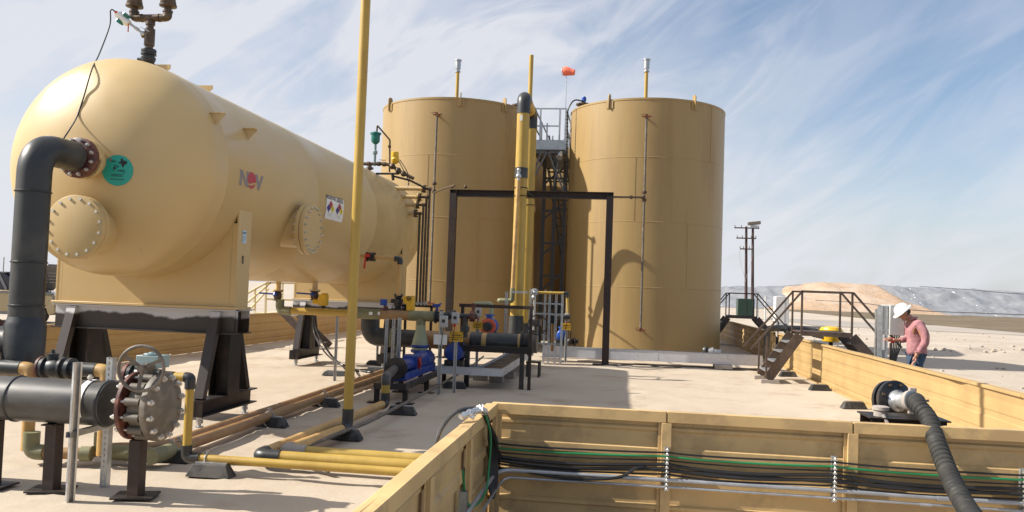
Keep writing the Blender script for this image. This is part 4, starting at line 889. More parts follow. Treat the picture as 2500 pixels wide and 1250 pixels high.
# ---------------------------------------------------------------- three small valve runs behind the header, dropping to floor pipes
VYY = 7.02
def small_run(ex, ez, x0, r, label, drop_m, z_lo, elb, body=True):
    """flanged valve from x0 to an elbow at ex, drop pipe to z_lo"""
    t = thing('valve_run', label, 'valve', (ex, VYY, z_lo), 'valve runs behind the header pipe')
    if body:
        m = MB(); m.rev((x0, VYY, ez), (1, 0, 0), [(0, 0.105), (0.022, 0.105)], 28); f_ = m.build('flange', 'maroon', t); bolts_obj(f_, (x0, VYY, ez), (-1, 0, 0), 0.082, 8, 0.011, 0.014, 'bronze_iron')
        m = MB(); m.rev((x0+0.03, VYY, ez), (1, 0, 0), [(0, 0.10), (0.03, 0.10), (0.035, 0.075), (0.08, 0.085), (0.13, 0.09), (0.18, 0.075), (0.185, 0.105), (0.21, 0.105), (0.215, 0.08), (0.25, 0.08), (0.255, 0.1), (0.29, 0.1), (0.295, r*1.25), (ex-x0-0.13, r*1.2)], 28)
        m.cyl((x0+0.11, VYY, ez), (x0+0.11, VYY, ez+0.12), 0.05, n=16).rev((x0+0.11, VYY, ez+0.12), (0, 0, 1), [(0, 0.055), (0.012, 0.055), (0.016, 0.02), (0.05, 0.016)], 12); m.build('body', 'hdpe', t)
    m = MB().tube([(ex-0.2, VYY, ez), (ex, VYY, ez), (ex, VYY, ez-0.16)], r*1.12, 20, 0.07); m.build('elbow', elb, t)
    MB().cyl((ex, VYY, ez-0.10), (ex, VYY, z_lo), r, n=20).build('drop_pipe', drop_m, t)
    return t
A0 = at(78, 900, VYY); B0 = at(262, 905, VYY); C0 = at(465, 922, VYY)
FA, FB, FC = atz(75, 1108, 0.10), atz(247, 1108, 0.10), atz(455, 1122, 0.10)
small_run(B0.x, B0.z, at(100, 910, VYY).x, 0.055, 'maroon flanged black valve with yellow elbow, middle run behind the header pipe', 'frp_pipe_light', 0.12, 'frp_pipe_light')
small_run(A0.x, A0.z, at(-95, 895, VYY).x, 0.055, 'black valve and yellow elbow at the far left edge behind the header pipe', 'frp_pipe_light', 0.12, 'frp_pipe_light')
t = thing('valve_run', 'black reducer and yellow elbow with a slim yellow drop pipe right of the handwheel', 'valve', (C0.x, VYY, 0.1), 'valve runs behind the header pipe')
m = MB().rev((C0.x-0.62, VYY, C0.z), (1, 0, 0), [(0, 0.10), (0.03, 0.10)], 28); m.build('flange', 'maroon', t)
m = MB().rev((C0.x-0.58, VYY, C0.z), (1, 0, 0), [(0, 0.095), (0.03, 0.095), (0.035, 0.07), (0.16, 0.085), (0.17, 0.1), (0.2, 0.1), (0.21, 0.065), (0.30, 0.062), (0.31, 0.05), (0.42, 0.048)], 24); m.cyl((C0.x-0.50, VYY, C0.z), (C0.x-0.50, VYY, C0.z+0.13), 0.05, n=16).rev((C0.x-0.50, VYY, C0.z+0.12), (0, 0, 1), [(0, 0.06), (0.015, 0.06), (0.02, 0.02), (0.05, 0.018)], 12); m.build('body', 'hdpe', t)
MB().cyl((C0.x-0.18, VYY, C0.z), (C0.x-0.03, VYY, C0.z), 0.041, n=20).build('nipple', 'yellow_pipe', t)
MB().tube([(C0.x-0.05, VYY, C0.z), (C0.x, VYY, C0.z), (C0.x, VYY, C0.z-0.10)], 0.048, 20, 0.05).build('elbow', 'hdpe', t)
MB().cyl((C0.x, VYY, C0.z-0.09), (C0.x, VYY, 0.2), 0.038, n=20).build('drop_pipe', 'yellow_pipe', t)
# floor pipes starting at those drops
def run(name, label, pts, r, mtl, bend=0.0, group=None, n=20):
    return tag(MB().tube(pts, r, n, bend).build(name, mtl), label, 'pipe', group)
RB = 0.057
# two brown fibreglass lines along the floor to the pump area
e1 = atz(935, 920, 0.12); e2 = atz(935, 908, 0.12)
s1 = atz(395, 1107, 0.12); s2 = atz(400, 1088, 0.12)
E1 = s1+(e1-s1)*1.0; 
t = thing('floor_pipe', 'thicker brown fibreglass pipe on rubber blocks, with green fittings at its near end', 'pipe', (s1.x, s1.y, 0.06))
dirn = (e1-s1).normalized()
MB().cyl(s1, e1+dirn*1.0, RB, n=20).build('pipe', 'frp_pipe', t)
MB().tube([(FB.x, FB.y, 0.30), (FB.x, FB.y, 0.12), (FB.x+0.35, FB.y+0.02, 0.12), tuple(s1-dirn*0.1), tuple(s1+dirn*0.02)], RB*1.22, 20, 0.11).build('near_elbow', 'frp_green', t)
MB().cyl(s1-dirn*0.18, s1+dirn*0.16, RB*1.25, n=20).build('coupling', 'frp_green', t)
t = thing('floor_pipe', 'brown fibreglass pipe running just behind its thicker twin, from the left green elbow', 'pipe', (s2.x, s2.y, 0.06))
d2 = (e2-s2).normalized(); J = V((FB.x-0.05, FB.y+0.17, 0.12))
MB().tube([(FA.x+0.1, FA.y, 0.12), (FA.x+0.50, FA.y+0.05, 0.12), J, tuple(s2-d2*0.1), tuple(e2+d2*1.0)], RB*0.92, 20, 0.15).build('pipe', 'frp_pipe', t)
MB().tube([(FA.x, FA.y, 0.30), (FA.x, FA.y, 0.12), (FA.x+0.14, FA.y+0.01, 0.12)], RB*1.25, 20, 0.07).build('near_elbow', 'frp_green', t)
p_ = V((FA.x+0.50, FA.y+0.05, 0.12)); MB().cyl(p_-V((0.03, 0, 0)), p_+V((0.06, 0.02, 0)), RB*1.2, n=20).build('coupling', 'frp_green', t)
# green straps / clamps
t = 0
for px, py, lb in ((400, 1090, 'zinc clamp on the brown pipes behind the butterfly valve'), (437, 1085, 'second zinc clamp on the brown pipes next to the green coupling'), (655, 1010, 'zinc clamp pair above the block before the vessel stand'), (800, 965, 'zinc clamp pair on the brown pipes left of the yellow pole')):
    p = atz(px, py, 0.15); mid = p; c_ = s1+dirn*((p-s1).dot(dirn)); m = MB()
    m.torus(c_, dirn, RB+0.006, 0.006, 20, 6); m.cyl(c_+V((0, 0, RB)), c_+V((0, 0, RB+0.05)), 0.010, n=8); m.box(c_+V((0, 0, RB+0.035)), (0.05, 0.02, 0.015))
    tag(m.build('pipe_clamp', 'galvanised'), lb, 'clamp', 'clamps on the floor pipes')
# thin yellow pipe from drop C across to the near left wall
q1 = atz(975, 1152, 0.13)
t = thing('floor_pipe', 'slim yellow pipe running along the floor into the short wall, nearest of three', 'pipe', (C0.x, VYY, 0.09))
MB().tube([(C0.x, VYY, 0.26), (C0.x, VYY, 0.15), (C0.x+0.13, VYY, 0.15)], 0.050, 20, 0.05).build('elbow', 'hdpe', t)
MB().cyl((C0.x+0.12, VYY, 0.15), (-1.05, VYY-0.02, 0.15), 0.038, n=20).build('pipe', 'yellow_pipe', t)
p = at(505, 1130, VYY); m = MB().torus((p.x, VYY, 0.15), (1, 0, 0), 0.043, 0.006, 20, 6).cyl((p.x, VYY, 0.19), (p.x, VYY, 0.23), 0.009, n=8); m.bar((p.x-0.07, VYY, 0.125-0.02), (p.x+0.07, VYY, 0.125-0.02), 0.05, 0.02); m.build('clamp', 'galvanised', t)
# tall yellow pole and its floor line
PB = atz(848, 1045, 0.12)
t = thing('yellow_standpipe', 'tall yellow pipe rising out of the top of the picture, black elbow at its foot', 'pipe', (PB.x, PB.y, 0.05))
MB().tube([(PB.x, PB.y, 0.26), (PB.x+0.0, PB.y, 7.2)], 0.056, 28).build('pipe', 'yellow_pipe', t)
w1 = atz(703, 1100, 0.12); dd = (w1-PB).normalized()
MB().tube([(PB.x, PB.y, 0.34), (PB.x, PB.y, 0.13), tuple(V((PB.x, PB.y, 0.13))+dd*0.17)], 0.064, 24, 0.09).build('elbow', 'hdpe', t)
m = MB().cyl(V((PB.x, PB.y, 0.13))+dd*0.15, V((w1.x, w1.y, 0.13)), 0.056, n=24); m.build('floor_leg', 'frp_pipe_light', t)
ew = V((w1.x, w1.y, 0.13)); m = MB().tube([tuple(ew-dd*0.06), tuple(ew+dd*0.06), tuple(ew+dd*0.06+V((0.22, 0, 0)))], 0.066, 20, 0.08); m.build('wrapped_joint', 'concrete_block', t)
# two fat yellow pipes running right into the wall
y_a = (ew+dd*0.06).y
t = thing('floor_pipe', 'fat yellow floor pipe fed by the tall yellow pole, entering the wall', 'pipe', (-2.2, y_a, 0.08)); MB().cyl(ew+dd*0.06+V((0.2, 0, 0)), (-1.05, y_a-0.03, 0.13), 0.057, n=24).build('pipe', 'yellow_pipe', t)
pk = atz(940, 985, 0.13); bk = atz(640, 1108, 0.13); d3 = (bk-pk).normalized()
t = thing('floor_pipe', 'brown yellow pipe from the pump elbow to a black bend, then right to the wall', 'pipe', (bk.x, bk.y, 0.08))
MB().cyl(pk, bk, 0.057, n=24).build('pipe', 'frp_pipe_light', t)
MB().tube([tuple(bk-d3*0.08), tuple(bk+d3*0.08), tuple(bk+d3*0.08+V((0.22, 0, 0)))], 0.066, 20, 0.10).build('bend', 'hdpe', t)
yb = (bk+d3*0.08).y
MB().cyl(bk+d3*0.08+V((0.18, 0, 0)), (-1.05, yb-0.02, 0.13), 0.057, n=24).build('cross_leg', 'yellow_pipe', t)
# dark conduit
c0, c1_ = atz(640, 1132, 0.15), atz(1150, 880, 0.15)
run('floor_conduit', 'thin dark conduit laid beside the pump and the brown yellow pipe', [V((-2.6, yb-0.12, 0.06)), atz(700, 1108, 0.10), atz(900, 1030, 0.14), atz(1065, 945, 0.15), atz(1150, 895, 0.15), atz(1180, 870, 0.15)], 0.022, 'taupe_iron', 0.2, n=12)
# ---------------------------------------------------------------- relief valve tree on the crest of the vessel
RX, RY = VX, 9.32
tz = VZ+math.sqrt(VR**2-0)
t = thing('relief_valve_tree', 'dark brown branched pipe fitting with black union standing on top of the vessel', 'valve', (RX, RY, tz))
MB().rev((RX, RY, tz-0.05), (0, 0, 1), [(0, 0.11), (0.10, 0.11), (0.105, 0.125), (0.125, 0.125)], 28).build('collar', 'vessel_paint', t)
MB().rev((RX, RY, tz+0.075), (0, 0, 1), [(0, 0.115), (0.04, 0.115), (0.05, 0.075), (0.08, 0.085), (0.13, 0.10), (0.155, 0.10), (0.16, 0.08), (0.19, 0.08), (0.195, 0.105), (0.225, 0.105), (0.23, 0.095), (0.26, 0.105), (0.29, 0.10), (0.295, 0.06)], 28).cyl((RX-0.16, RY, tz+0.20), (RX, RY, tz+0.20), 0.03, n=10).build('swivel_union', 'hdpe', t)
MB().cyl((RX, RY, tz+0.36), (RX, RY, tz+0.43), 0.055, n=20).rev((RX, RY, tz+0.42), (0, 0, 1), [(0, 0.05), (0.01, 0.072), (0.29, 0.072), (0.30, 0.05)], 24).cyl((RX-0.10, RY-0.02, tz+0.60), (RX, RY, tz+0.58), 0.042, n=16).build('tee_body', 'bronze_iron', t)
zt_ = tz+0.90
m = MB().cyl((RX, RY, tz+0.71), (RX, RY, zt_), 0.05, n=20).cyl((RX-0.13, RY, zt_), (RX+0.13, RY, zt_), 0.06, n=20).cyl((RX-0.15, RY, zt_), (RX+0.15, RY, zt_), 0.045, n=20)
for s_ in (-1, 1):
    m.rev((RX+s_*0.12, RY, zt_), (s_, 0, 0), [(0, 0.068), (0.03, 0.068)], 20); m.tube([(RX+s_*0.16, RY, zt_), (RX+s_*0.26, RY, zt_), (RX+s_*0.26, RY, zt_+0.12)], 0.062, 20, 0.07); m.rev((RX+s_*0.26, RY, zt_+0.09), (0, 0, 1), [(0, 0.07), (0.03, 0.07)], 20); m.cyl((RX+s_*0.26, RY, zt_+0.1), (RX+s_*0.26, RY, zt_+0.18), 0.05, n=20)
    m.rev((RX+s_*0.26, RY, zt_+0.17), (0, 0, 1), [(0, 0.07), (0.02, 0.12), (0.05, 0.12)], 20)
m.rev((RX, RY, zt_-0.12), (0, 0, 1), [(0, 0.066), (0.06, 0.066)], 20)
m.build('branch', 'bronze_iron', t)
for s_ in (-1, 1):
    MB().rev((RX+s_*0.26, RY, zt_+0.225), (0, 0, 1), [(0, 0.10), (0.02, 0.11), (0.25, 0.07), (0.30, 0.07), (0.32, 0.03)], 20).build('relief_cap', 'bronze_iron', t)
tx0 = V((RX-0.08, RY-0.03, tz+0.62)); tx1 = tx0+V((-0.20, -0.06, 0.17)); tx2 = tx0+V((-0.34, -0.10, 0.30))
m = MB().cyl(tx0, tx1, 0.02, n=10).sphere(tx0, 0.045).rev(tx0+V((-0.07, -0.02, 0.06)), (tx1-tx0), [(0, 0.028), (0.05, 0.028)], 10); m.bar(tx0+V((-0.02, -0.05, 0.10)), tx0+V((0.12, -0.05, 0.02)), 0.012, 0.012); s_ = m.build('gauge_branch', 'galvanised', t)
m = MB().cyl(tx1-V((0, 0, 0.02)), tx2, 0.055, 0.06, 16); m.build('transmitter_body', 'white_plastic', t)
dd_ = (tx2-tx1).normalized(); pp = dd_.cross(V((0, 1, 0))).normalized(); cc = (tx1+tx2)/2
MB().cyl(cc+pp*0.05, cc+pp*0.10, 0.062, n=18).build('transmitter_cover', 'teal_paint', t)
MB().cyl(cc-pp*0.05, cc-pp*0.09, 0.062, n=18).build('transmitter_cover', 'teal_paint', t)
MB().cyl(tx2, tx2+dd_*0.05, 0.025, n=10).cyl(tx1+V((0, 0, -0.03)), tx1+V((0.0, 0, -0.16)), 0.008, n=6).build('cable_gland', 'red_paint', t)
# its black cable hanging down to the head nozzle
_rt = bpy.data.objects['relief_valve_tree']; _rt.scale = (0.86, 0.86, 0.74)
_o = V((RX, RY, tz)); _g = tx2+dd_*0.05-_o; g0 = _o+V((_g.x*0.86, _g.y*0.86, _g.z*0.74)); ge = at(150, 345, 7.7)
pts = [g0, g0+V((-0.06, -0.01, 0.02)), at(268, 62, 9.2), at(243, 130, 8.95), hhit(228, 178)+V((0, -0.03, 0.03)), hhit(207, 235)+V((0, -0.014, 0.0)), hhit(190, 285)+V((0, -0.014, 0)), at(170, 316, 8.02), at(152, 345, 7.93), at(148, 372, 7.9)]
def smooth(P, n=8):
    P = [V(p) for p in P]; Q = []
    for i in range(len(P)-1):
        a = P[max(0, i-1)]; b = P[i]; c = P[i+1]; d = P[min(len(P)-1, i+2)]
        for k in range(n):
            t_ = k/n; Q.append(0.5*((2*b)+(c-a)*t_+(2*a-5*b+4*c-d)*t_*t_+(3*b-a-3*c+d)*t_**3))
    return Q+[P[-1]]
def rope(name, label, pts, r, mtl, group=None, n=8, cat='cable'): return tag(MB().tube(smooth(pts), r, n).build(name, mtl), label, cat, group)
rope('instrument_cable', 'long black cable drooping over the vessel head from the transmitter to the head nozzle', pts, 0.008, 'cable_black')

# ---------------------------------------------------------------- air release valve and level transmitter at the far crest
AX, AY = -5.5, 16.6
def apx(x, y, Y=AY): return at(x, y, Y)
t = thing('air_release_valve', 'green bell shaped air release valve on a brown pipe tree at the vessel far end', 'valve', apx(915, 410))
c_ = apx(917, 335)
MB().rev((c_.x, AY, apx(917, 352).z), (0, 0, 1), [(0, 0.035), (0.03, 0.07), (0.06, 0.09), (0.20, 0.092), (0.205, 0.115), (0.24, 0.115), (0.25, 0.07), (0.27, 0.02)], 24).build('bell', 'teal_paint', t)
z0_ = apx(917, 405).z
m = MB().cyl((c_.x, AY, z0_), (c_.x, AY, apx(917, 350).z), 0.03, n=14).rev((c_.x, AY, apx(917, 378).z), (0, 0, 1), [(0, 0.03), (0.02, 0.05), (0.07, 0.055), (0.10, 0.03)], 14); m.build('ball_valve', 'pale_blue_paint', t)
tp_ = apx(921, 306); e1_ = apx(952, 342); e2_ = apx(951, 420)
MB().tube([(c_.x+0.02, AY, apx(917, 330).z), (tp_.x, AY, tp_.z), e1_, e2_], 0.018, 10, 0.03).sphere(apx(951, 358), 0.035).build('vent_tube', 'bronze_iron', t)
m = MB().tube([apx(872, 400), apx(940, 400), apx(955, 404), apx(975, 418), apx(1010, 436)], 0.035, 12, 0.05)
for q in ((900, 400), (925, 400), (938, 401)): m.rev(apx(*q)-V((0.03, 0, 0)), (1, 0, 0), [(0, 0.048), (0.06, 0.048)], 12)
for q in ((958, 406), (972, 416), (985, 424)): m.sphere(apx(*q), 0.065, 10, 6)
m.cyl(apx(903, 400), V((apx(903, 400).x, AY, VZ+math.sqrt(max(0, VR**2-(apx(903, 400).x-VX)**2)))), 0.04); m.rev(apx(903, 411), (0, 0, 1), [(-0.02, 0.075), (0.02, 0.075)], 16)
m.build('manifold', 'bronze_iron', t)
m = MB().tube([apx(918, 424), apx(975, 424)], 0.022, 10).tube([apx(960, 430), apx(1000, 440), apx(1040, 460, 17.1)], 0.022, 10, 0.04).cyl(apx(958, 425), apx(960, 440), 0.03).bar(apx(926, 390), apx(942, 392), 0.012, 0.01); m.build('lower_branch', 'dark_steel', t)
t = thing('level_transmitter', 'yellow domed transmitter head on the brown manifold at the vessel far end', 'instrument', apx(966, 400))
MB().rev(apx(965, 400), (-0.08, 0, 1), [(0, 0.035), (0.03, 0.07), (0.08, 0.085), (0.10, 0.09), (0.13, 0.075), (0.14, 0.08), (0.24, 0.08), (0.25, 0.07)], 20).build('housing', 'valve_yellow', t)
m = MB().tube(smooth([apx(973, 392), apx(985, 415), apx(994, 432), apx(998, 448), apx(994, 456)]), 0.009, 6).tube(smooth([apx(976, 390), apx(990, 412), apx(999, 434), apx(996, 452)]), 0.009, 6); m.build('cable_loops', 'cable_black', t)

# ---------------------------------------------------------------- portal frame with risers
FY, FZ = 20.43, 4.27
XL, XR_ = at(1103, 600, FY).x, at(1483, 700, FY).x
t = thing('portal_frame', 'dark brown steel goalpost frame spanning before both front tanks', 'frame', ((XL+XR_)/2, FY, 0))
for x in (XL, XR_):
    p = MB().ibeam((x, FY, 0.02), (x, FY, FZ-0.001), 0.17, 0.17, 0.012, (1, 0, 0)).bb(x-0.084, x+0.084, FY-0.086, FY-0.084, 0.02, FZ-0.08).build('post', 'frame_brown', t)
    MB().box((x, FY, 0.02), (0.62, 0.34, 0.02)).build('base_plate', 'dark_steel', p)
m = MB().bar((XL-0.085, FY, FZ+0.005), (XR_+0.085, FY, FZ+0.005), 0.17, 0.012).bar((XL+0.09, FY, FZ-0.155), (XR_-0.09, FY, FZ-0.155), 0.17, 0.012).bar((XL+0.087, FY+0.03, FZ-0.075), (XR_-0.087, FY+0.03, FZ-0.075), 0.01, 0.146); m.build('beam', 'frame_brown', t)
tag(MB().tube([(-5.473, 23.02, 4.5), (-4.9, 21.9, 4.50), (-4.35, 20.6, 4.42), (XL-0.05, FY, 4.34)], 0.024, 10, 0.05).sphere((-4.05, 20.5, 4.37), 0.045).build('sample_line', 'bronze_iron'), 'thin bronze line from the left tank gauge pipe to the left frame corner', 'pipe')
R1 = at(1269, 600, 20.0); R2 = at(1289, 600, 21.9); RRr = 0.155
x1_, x2_ = at(1271, 475, 20.0).x, at(1291, 475, 21.9).x; zt1 = at(1277, 240, 20.0).z+0.03
t = thing('riser_pipes', 'pair of tall yellow risers joined over the top by black elbows before the left tank', 'pipe', (x1_, 20.0, 0.9))
MB().cyl((x1_, 20.0, 1.0), (x1_, 20.0, zt1-0.30), RRr, n=32).build('riser', 'yellow_pipe', t)
MB().cyl((x2_, 21.9, 0.5), (x2_, 21.9, zt1-0.30), RRr, n=32).build('riser', 'yellow_pipe', t)
MB().tube([(x1_, 20.0, zt1-0.42), (x1_, 20.0, zt1), (x1_, 20.42, zt1)], RRr+0.012, 32, 0.30).build('elbow', 'hdpe', t)
MB().tube([(x2_, 21.5, zt1), (x2_, 21.9, zt1), (x2_, 21.9, zt1-0.42)], RRr+0.012, 32, 0.30).build('elbow', 'hdpe', t)
MB().cyl((x1_, 20.40, zt1), (x2_, 21.52, zt1), RRr, n=32).build('crossover', 'yellow_pipe', t)
zb_ = at(1271, 423, 20.0).z; b_ = MB().cyl((x1_, 20.0, zb_-0.13), (x1_, 20.0, zb_+0.13), RRr+0.008, n=32).build('black_sleeve', 'hdpe', t)
MB().cyl((x1_, 20.0, 1.15), (x1_, 20.0, 0.7), RRr+0.02, RRr+0.05, 32).build('foot_sleeve', 'hdpe', t)
MB().cyl((x2_, 21.9, 0.9), (x2_, 21.9, 0.45), RRr+0.02, n=32).build('foot_sleeve', 'hdpe', t)
m = MB().bar((x1_-RRr-0.02, 19.9, at(1268, 296, 20.0).z), (x1_-RRr-0.02, 19.9, at(1268, 296, 20.0).z+0.14), 0.05, 0.004) if False else MB().box((x1_-0.03, 20.0-RRr-0.001, at(1268, 291, 20.0).z), (0.06, 0.004, 0.14)); m.build('label_tag', 'white_plastic', t)
m = MB(); zz = FZ-0.07
for (xx, yy, off) in ((x1_, 20.0, 0), (x2_, 21.9, -0.02)):
    m.torus((xx, yy, zz+0.1+off), (0, 0, 1), RRr+0.01, 0.012, 28, 6); m.torus((xx, yy, zz-0.1+off), (0, 0, 1), RRr+0.01, 0.012, 28, 6)
m.bar((x2_-0.05, FY+0.1, zz+0.08), (x2_+0.02, 21.7, zz+0.08), 0.06, 0.05); m.bar((x1_+0.1, 20.05, zz+0.08), (x1_+0.32, FY-0.1, zz-0.1), 0.05, 0.04); m.build('beam_clamps', 'dark_steel', t)
tag(MB().tube(smooth([(-2.46, 21.95, 3.9), (-2.58, 22.40, 4.75), (-2.62, 22.72, 5.12), (-2.62, 22.93, 4.75), (-2.62, 23.08, 4.0), (-2.62, 23.32, 2.7), (-2.62, 23.50, 1.6), (-2.62, 23.55, 0.3)], 6), 0.075, 20).build('shadow_bend', 'frp_pipe'), 'brown pipe bend added unseen behind the yellow risers to cast an arched shadow', 'pipe')  # added unseen pipe, shaped to throw the arched shadow on the right tank
vx_ = at(1292, 300, 22.6).x; tag(MB().cyl((vx_-0.02, 22.6, 0.4), (vx_, 22.6, at(1291, 135, 22.6).z), 0.062, n=16).build('vent_pole', 'yellow_pipe'), 'slim yellow vent pole rising above the black elbows between the tanks', 'pipe')
d0, d1_, d2_ = at(1266, 440, 19.75), at(1251, 716, 19.75), at(1222, 734, 19.75)
t = thing('drain_pipe', 'thin yellow brown pipe strapped to the front of the left riser, valve at its top', 'pipe', (d1_.x, 19.75, d1_.z))
MB().cyl((d0.x, 19.75, d0.z), (d1_.x, 19.75, d1_.z), 0.052, n=16).build('pipe', 'frp_pipe_light', t)
MB().tube([(d1_.x, 19.75, d1_.z+0.12), (d1_.x, 19.75, d2_.z), (d2_.x, 19.75, d2_.z)], 0.062, 16, 0.07).tube([(d2_.x+0.05, 19.75, d2_.z), (d2_.x-0.03, 19.75, d2_.z), (d2_.x-0.03, 20.2, d2_.z)], 0.062, 16, 0.07).build('elbow', 'frp_green', t)
MB().cyl((d0.x, 19.75, d0.z), (d0.x, 19.75, d0.z+0.24), 0.04, n=12).sphere((d0.x, 19.75, d0.z+0.1), 0.07).sphere((d0.x, 19.75, d0.z+0.25), 0.05).cyl((d0.x, 19.75, d0.z+0.22), (d0.x, 19.9, d0.z+0.24), 0.03).build('ball_valve', 'galvanised', t)
slotted(at(1248, 713, 19.65), at(1288, 714, 19.65), (0, -1, 0), 0.05).build('strap_channel', 'galvanised', t)
s0 = at(1237, 712, 18.8); s1_ = at(1232, 808, 18.8); q = thing('strut_post', 'perforated channel post left of the yellow risers', 'strut post', (s0.x, 18.8, 0)); slotted((s0.x, 18.8, 0), (s0.x, 18.8, s0.z), (0, -1, 0), 0.06).build('channel', 'galvanised', q)

# ---------------------------------------------------------------- piping under and right of the vessel
PYY = 14.3; PZZ = 1.25
t = thing('collector_pipe', 'long yellow and green fibreglass pipe running under the vessel belly to the blue pump', 'pipe', (-4.6, PYY, PZZ))
xa, xb, xc_ = at(683, 750, PYY).x, at(862, 765, PYY).x, at(1062, 776, PYY).x
MB().tube([(xa, PYY, PZZ+0.20), (xa, PYY, PZZ), (xa+0.22, PYY, PZZ)], 0.078, 20, 0.10).build('elbow', 'frp_green', t)
MB().cyl((xa+0.2, PYY, PZZ), (xb+0.05, PYY, PZZ), 0.062, n=20).build('yellow_section', 'yellow_pipe', t)
MB().cyl((xb+0.0, PYY, PZZ), (xc_-0.3, PYY, PZZ), 0.086, n=20).build('brown_section', 'frp_pipe', t)
x5 = at(1028, 776, PYY).x
MB().cyl((xb-0.02, PYY, PZZ), (xb+0.5, PYY, PZZ), 0.094, n=20).build('coupling', 'frp_green', t)
MB().cyl((x5-0.22, PYY, PZZ), (xc_, PYY, PZZ), 0.092, n=20).cyl((x5, PYY, PZZ), (x5, PYY, PZZ-0.20), 0.085, n=20).build('tee', 'frp_green', t)
MB().rev((x5, PYY, PZZ-0.62), (0, 0, 1), [(0, 0.14), (0.05, 0.14), (0.12, 0.145), (0.24, 0.12), (0.34, 0.09), (0.46, 0.088)], 24).build('reducer', 'pale_green', t)
for px_i, w_ in ((905, 8), (925, 5)):
    q = at(px_i, 766, PYY-0.09); MB().bb(q.x-w_*0.004, q.x+w_*0.004, PYY-0.094, PYY-0.088, q.z-0.02, q.z+0.035).build('sticker', 'white_plastic', t)
def handle_valve(loc, label, hcol, hlen=0.28, r=0.07, bodym='bronze_iron', up=0.10, hdir=(-1, 0, 0), name='ball_valve', grp=None):
    x, y, z = loc; t = thing(name, label, 'valve', loc, grp)
    MB().rev((x, y, z-0.09), (0, 0, 1), [(0, r*1.25), (0.02, r*1.25), (0.022, r*0.8), (0.06, r*1.05), (0.12, r*1.05), (0.158, r*0.8), (0.16, r*1.25), (0.18, r*1.25)], 20).cyl((x, y-r, z), (x, y-r-0.06, z), 0.02).build('body', bodym, t)
    d = V(hdir).normalized(); MB().bar(V((x, y-r-0.05, z+up*0.3)), V((x, y-r-0.05, z+up*0.3))+d*hlen+V((0, 0, 0.01)), 0.025, 0.03).cyl((x, y-r-0.06, z), (x, y-r-0.03, z+0.05), 0.035).build('handle', hcol, t); return t
def under(px, py, Y): p = at(px, py, Y); return (p.x, Y, p.z)
v1 = under(678, 722, PYY); v2 = under(768, 722, PYY+0.2); v3 = under(972, 735, PYY+0.1)
handle_valve(v1, 'dark valve with blue lever under the vessel, left end of the yellow collector pipe', 'blue_paint', 0.30)
handle_valve(v2, 'dark valve with blue lever beside the yellow box under the vessel', 'blue_paint', 0.30)
for v, nm, lb in ((v1, 'drain_stub', 'tan drain stub from vessel belly above the leftmost blue lever valve'), (v2, 'drain_stub', 'tan drain stub from vessel belly above the second blue lever valve')):
    xx = v[0]; zt2 = VZ-math.sqrt(max(0.1, VR**2-(xx-VX)**2)); tag(MB().cyl((xx, v[1], v[2]+0.08), (xx, v[1], zt2+0.03), 0.05, n=16).rev((xx, v[1], v[2]+0.09), (0, 0, 1), [(0, 0.1), (0.025, 0.1)], 20).build(nm, 'vessel_paint'), lb, 'pipe', 'drain stubs under the vessel')
q = under(790, 733, PYY+0.15); t = thing('valve_actuator', 'yellow box actuator under the vessel belly near its middle', 'actuator', q); x, y, z = q
MB().box((x, y, z), (0.15, 0.14, 0.20)).box((x+0.02, y, z+0.11), (0.09, 0.1, 0.04)).cyl((x-0.07, y, z-0.03), (x-0.2, y, z-0.03), 0.05).build('box', 'valve_yellow', t, bevel=0.012)
MB().cyl((x, y, z-0.1), (x, y, PZZ+0.06), 0.04).build('stem', 'dark_steel', t)
q = under(1003, 742, PYY+0.05); t = thing('valve_actuator', 'tall yellow box actuator right of the upright black valve near the sample tubes', 'actuator', q); x, y, z = q
MB().box((x, y, z), (0.13, 0.14, 0.24)).box((x-0.09, y, z+0.07), (0.08, 0.12, 0.14)).box((x+0.03, y, z+0.13), (0.06, 0.12, 0.04)).build('box', 'valve_yellow', t, bevel=0.01)
MB().torus((x-0.02, y-0.09, z+0.10), (0, 1, 0), 0.035, 0.008, 16, 6).cyl((x-0.02, y-0.09, z+0.10), (x-0.02, y-0.05, z+0.10), 0.012).build('knob', 'ink_black', t)
MB().cyl((x, y, z-0.12), (x, y, PZZ+0.08), 0.035).build('stem', 'dark_steel', t)
x, y, z = v3; t = thing('gate_valve', 'upright black valve on the green pipe with the pipe to the vessel belly above', 'valve', v3)
MB().rev((x, y, PZZ+0.08), (0, 0, 1), [(0, 0.09), (0.03, 0.09), (0.04, 0.05), (0.10, 0.07), (0.16, 0.09), (0.20, 0.09), (0.21, 0.05), (0.26, 0.08), (0.30, 0.08)], 20).cyl((x-0.12, y-0.02, z), (x+0.08, y-0.02, z), 0.04).build('body', 'hdpe', t)
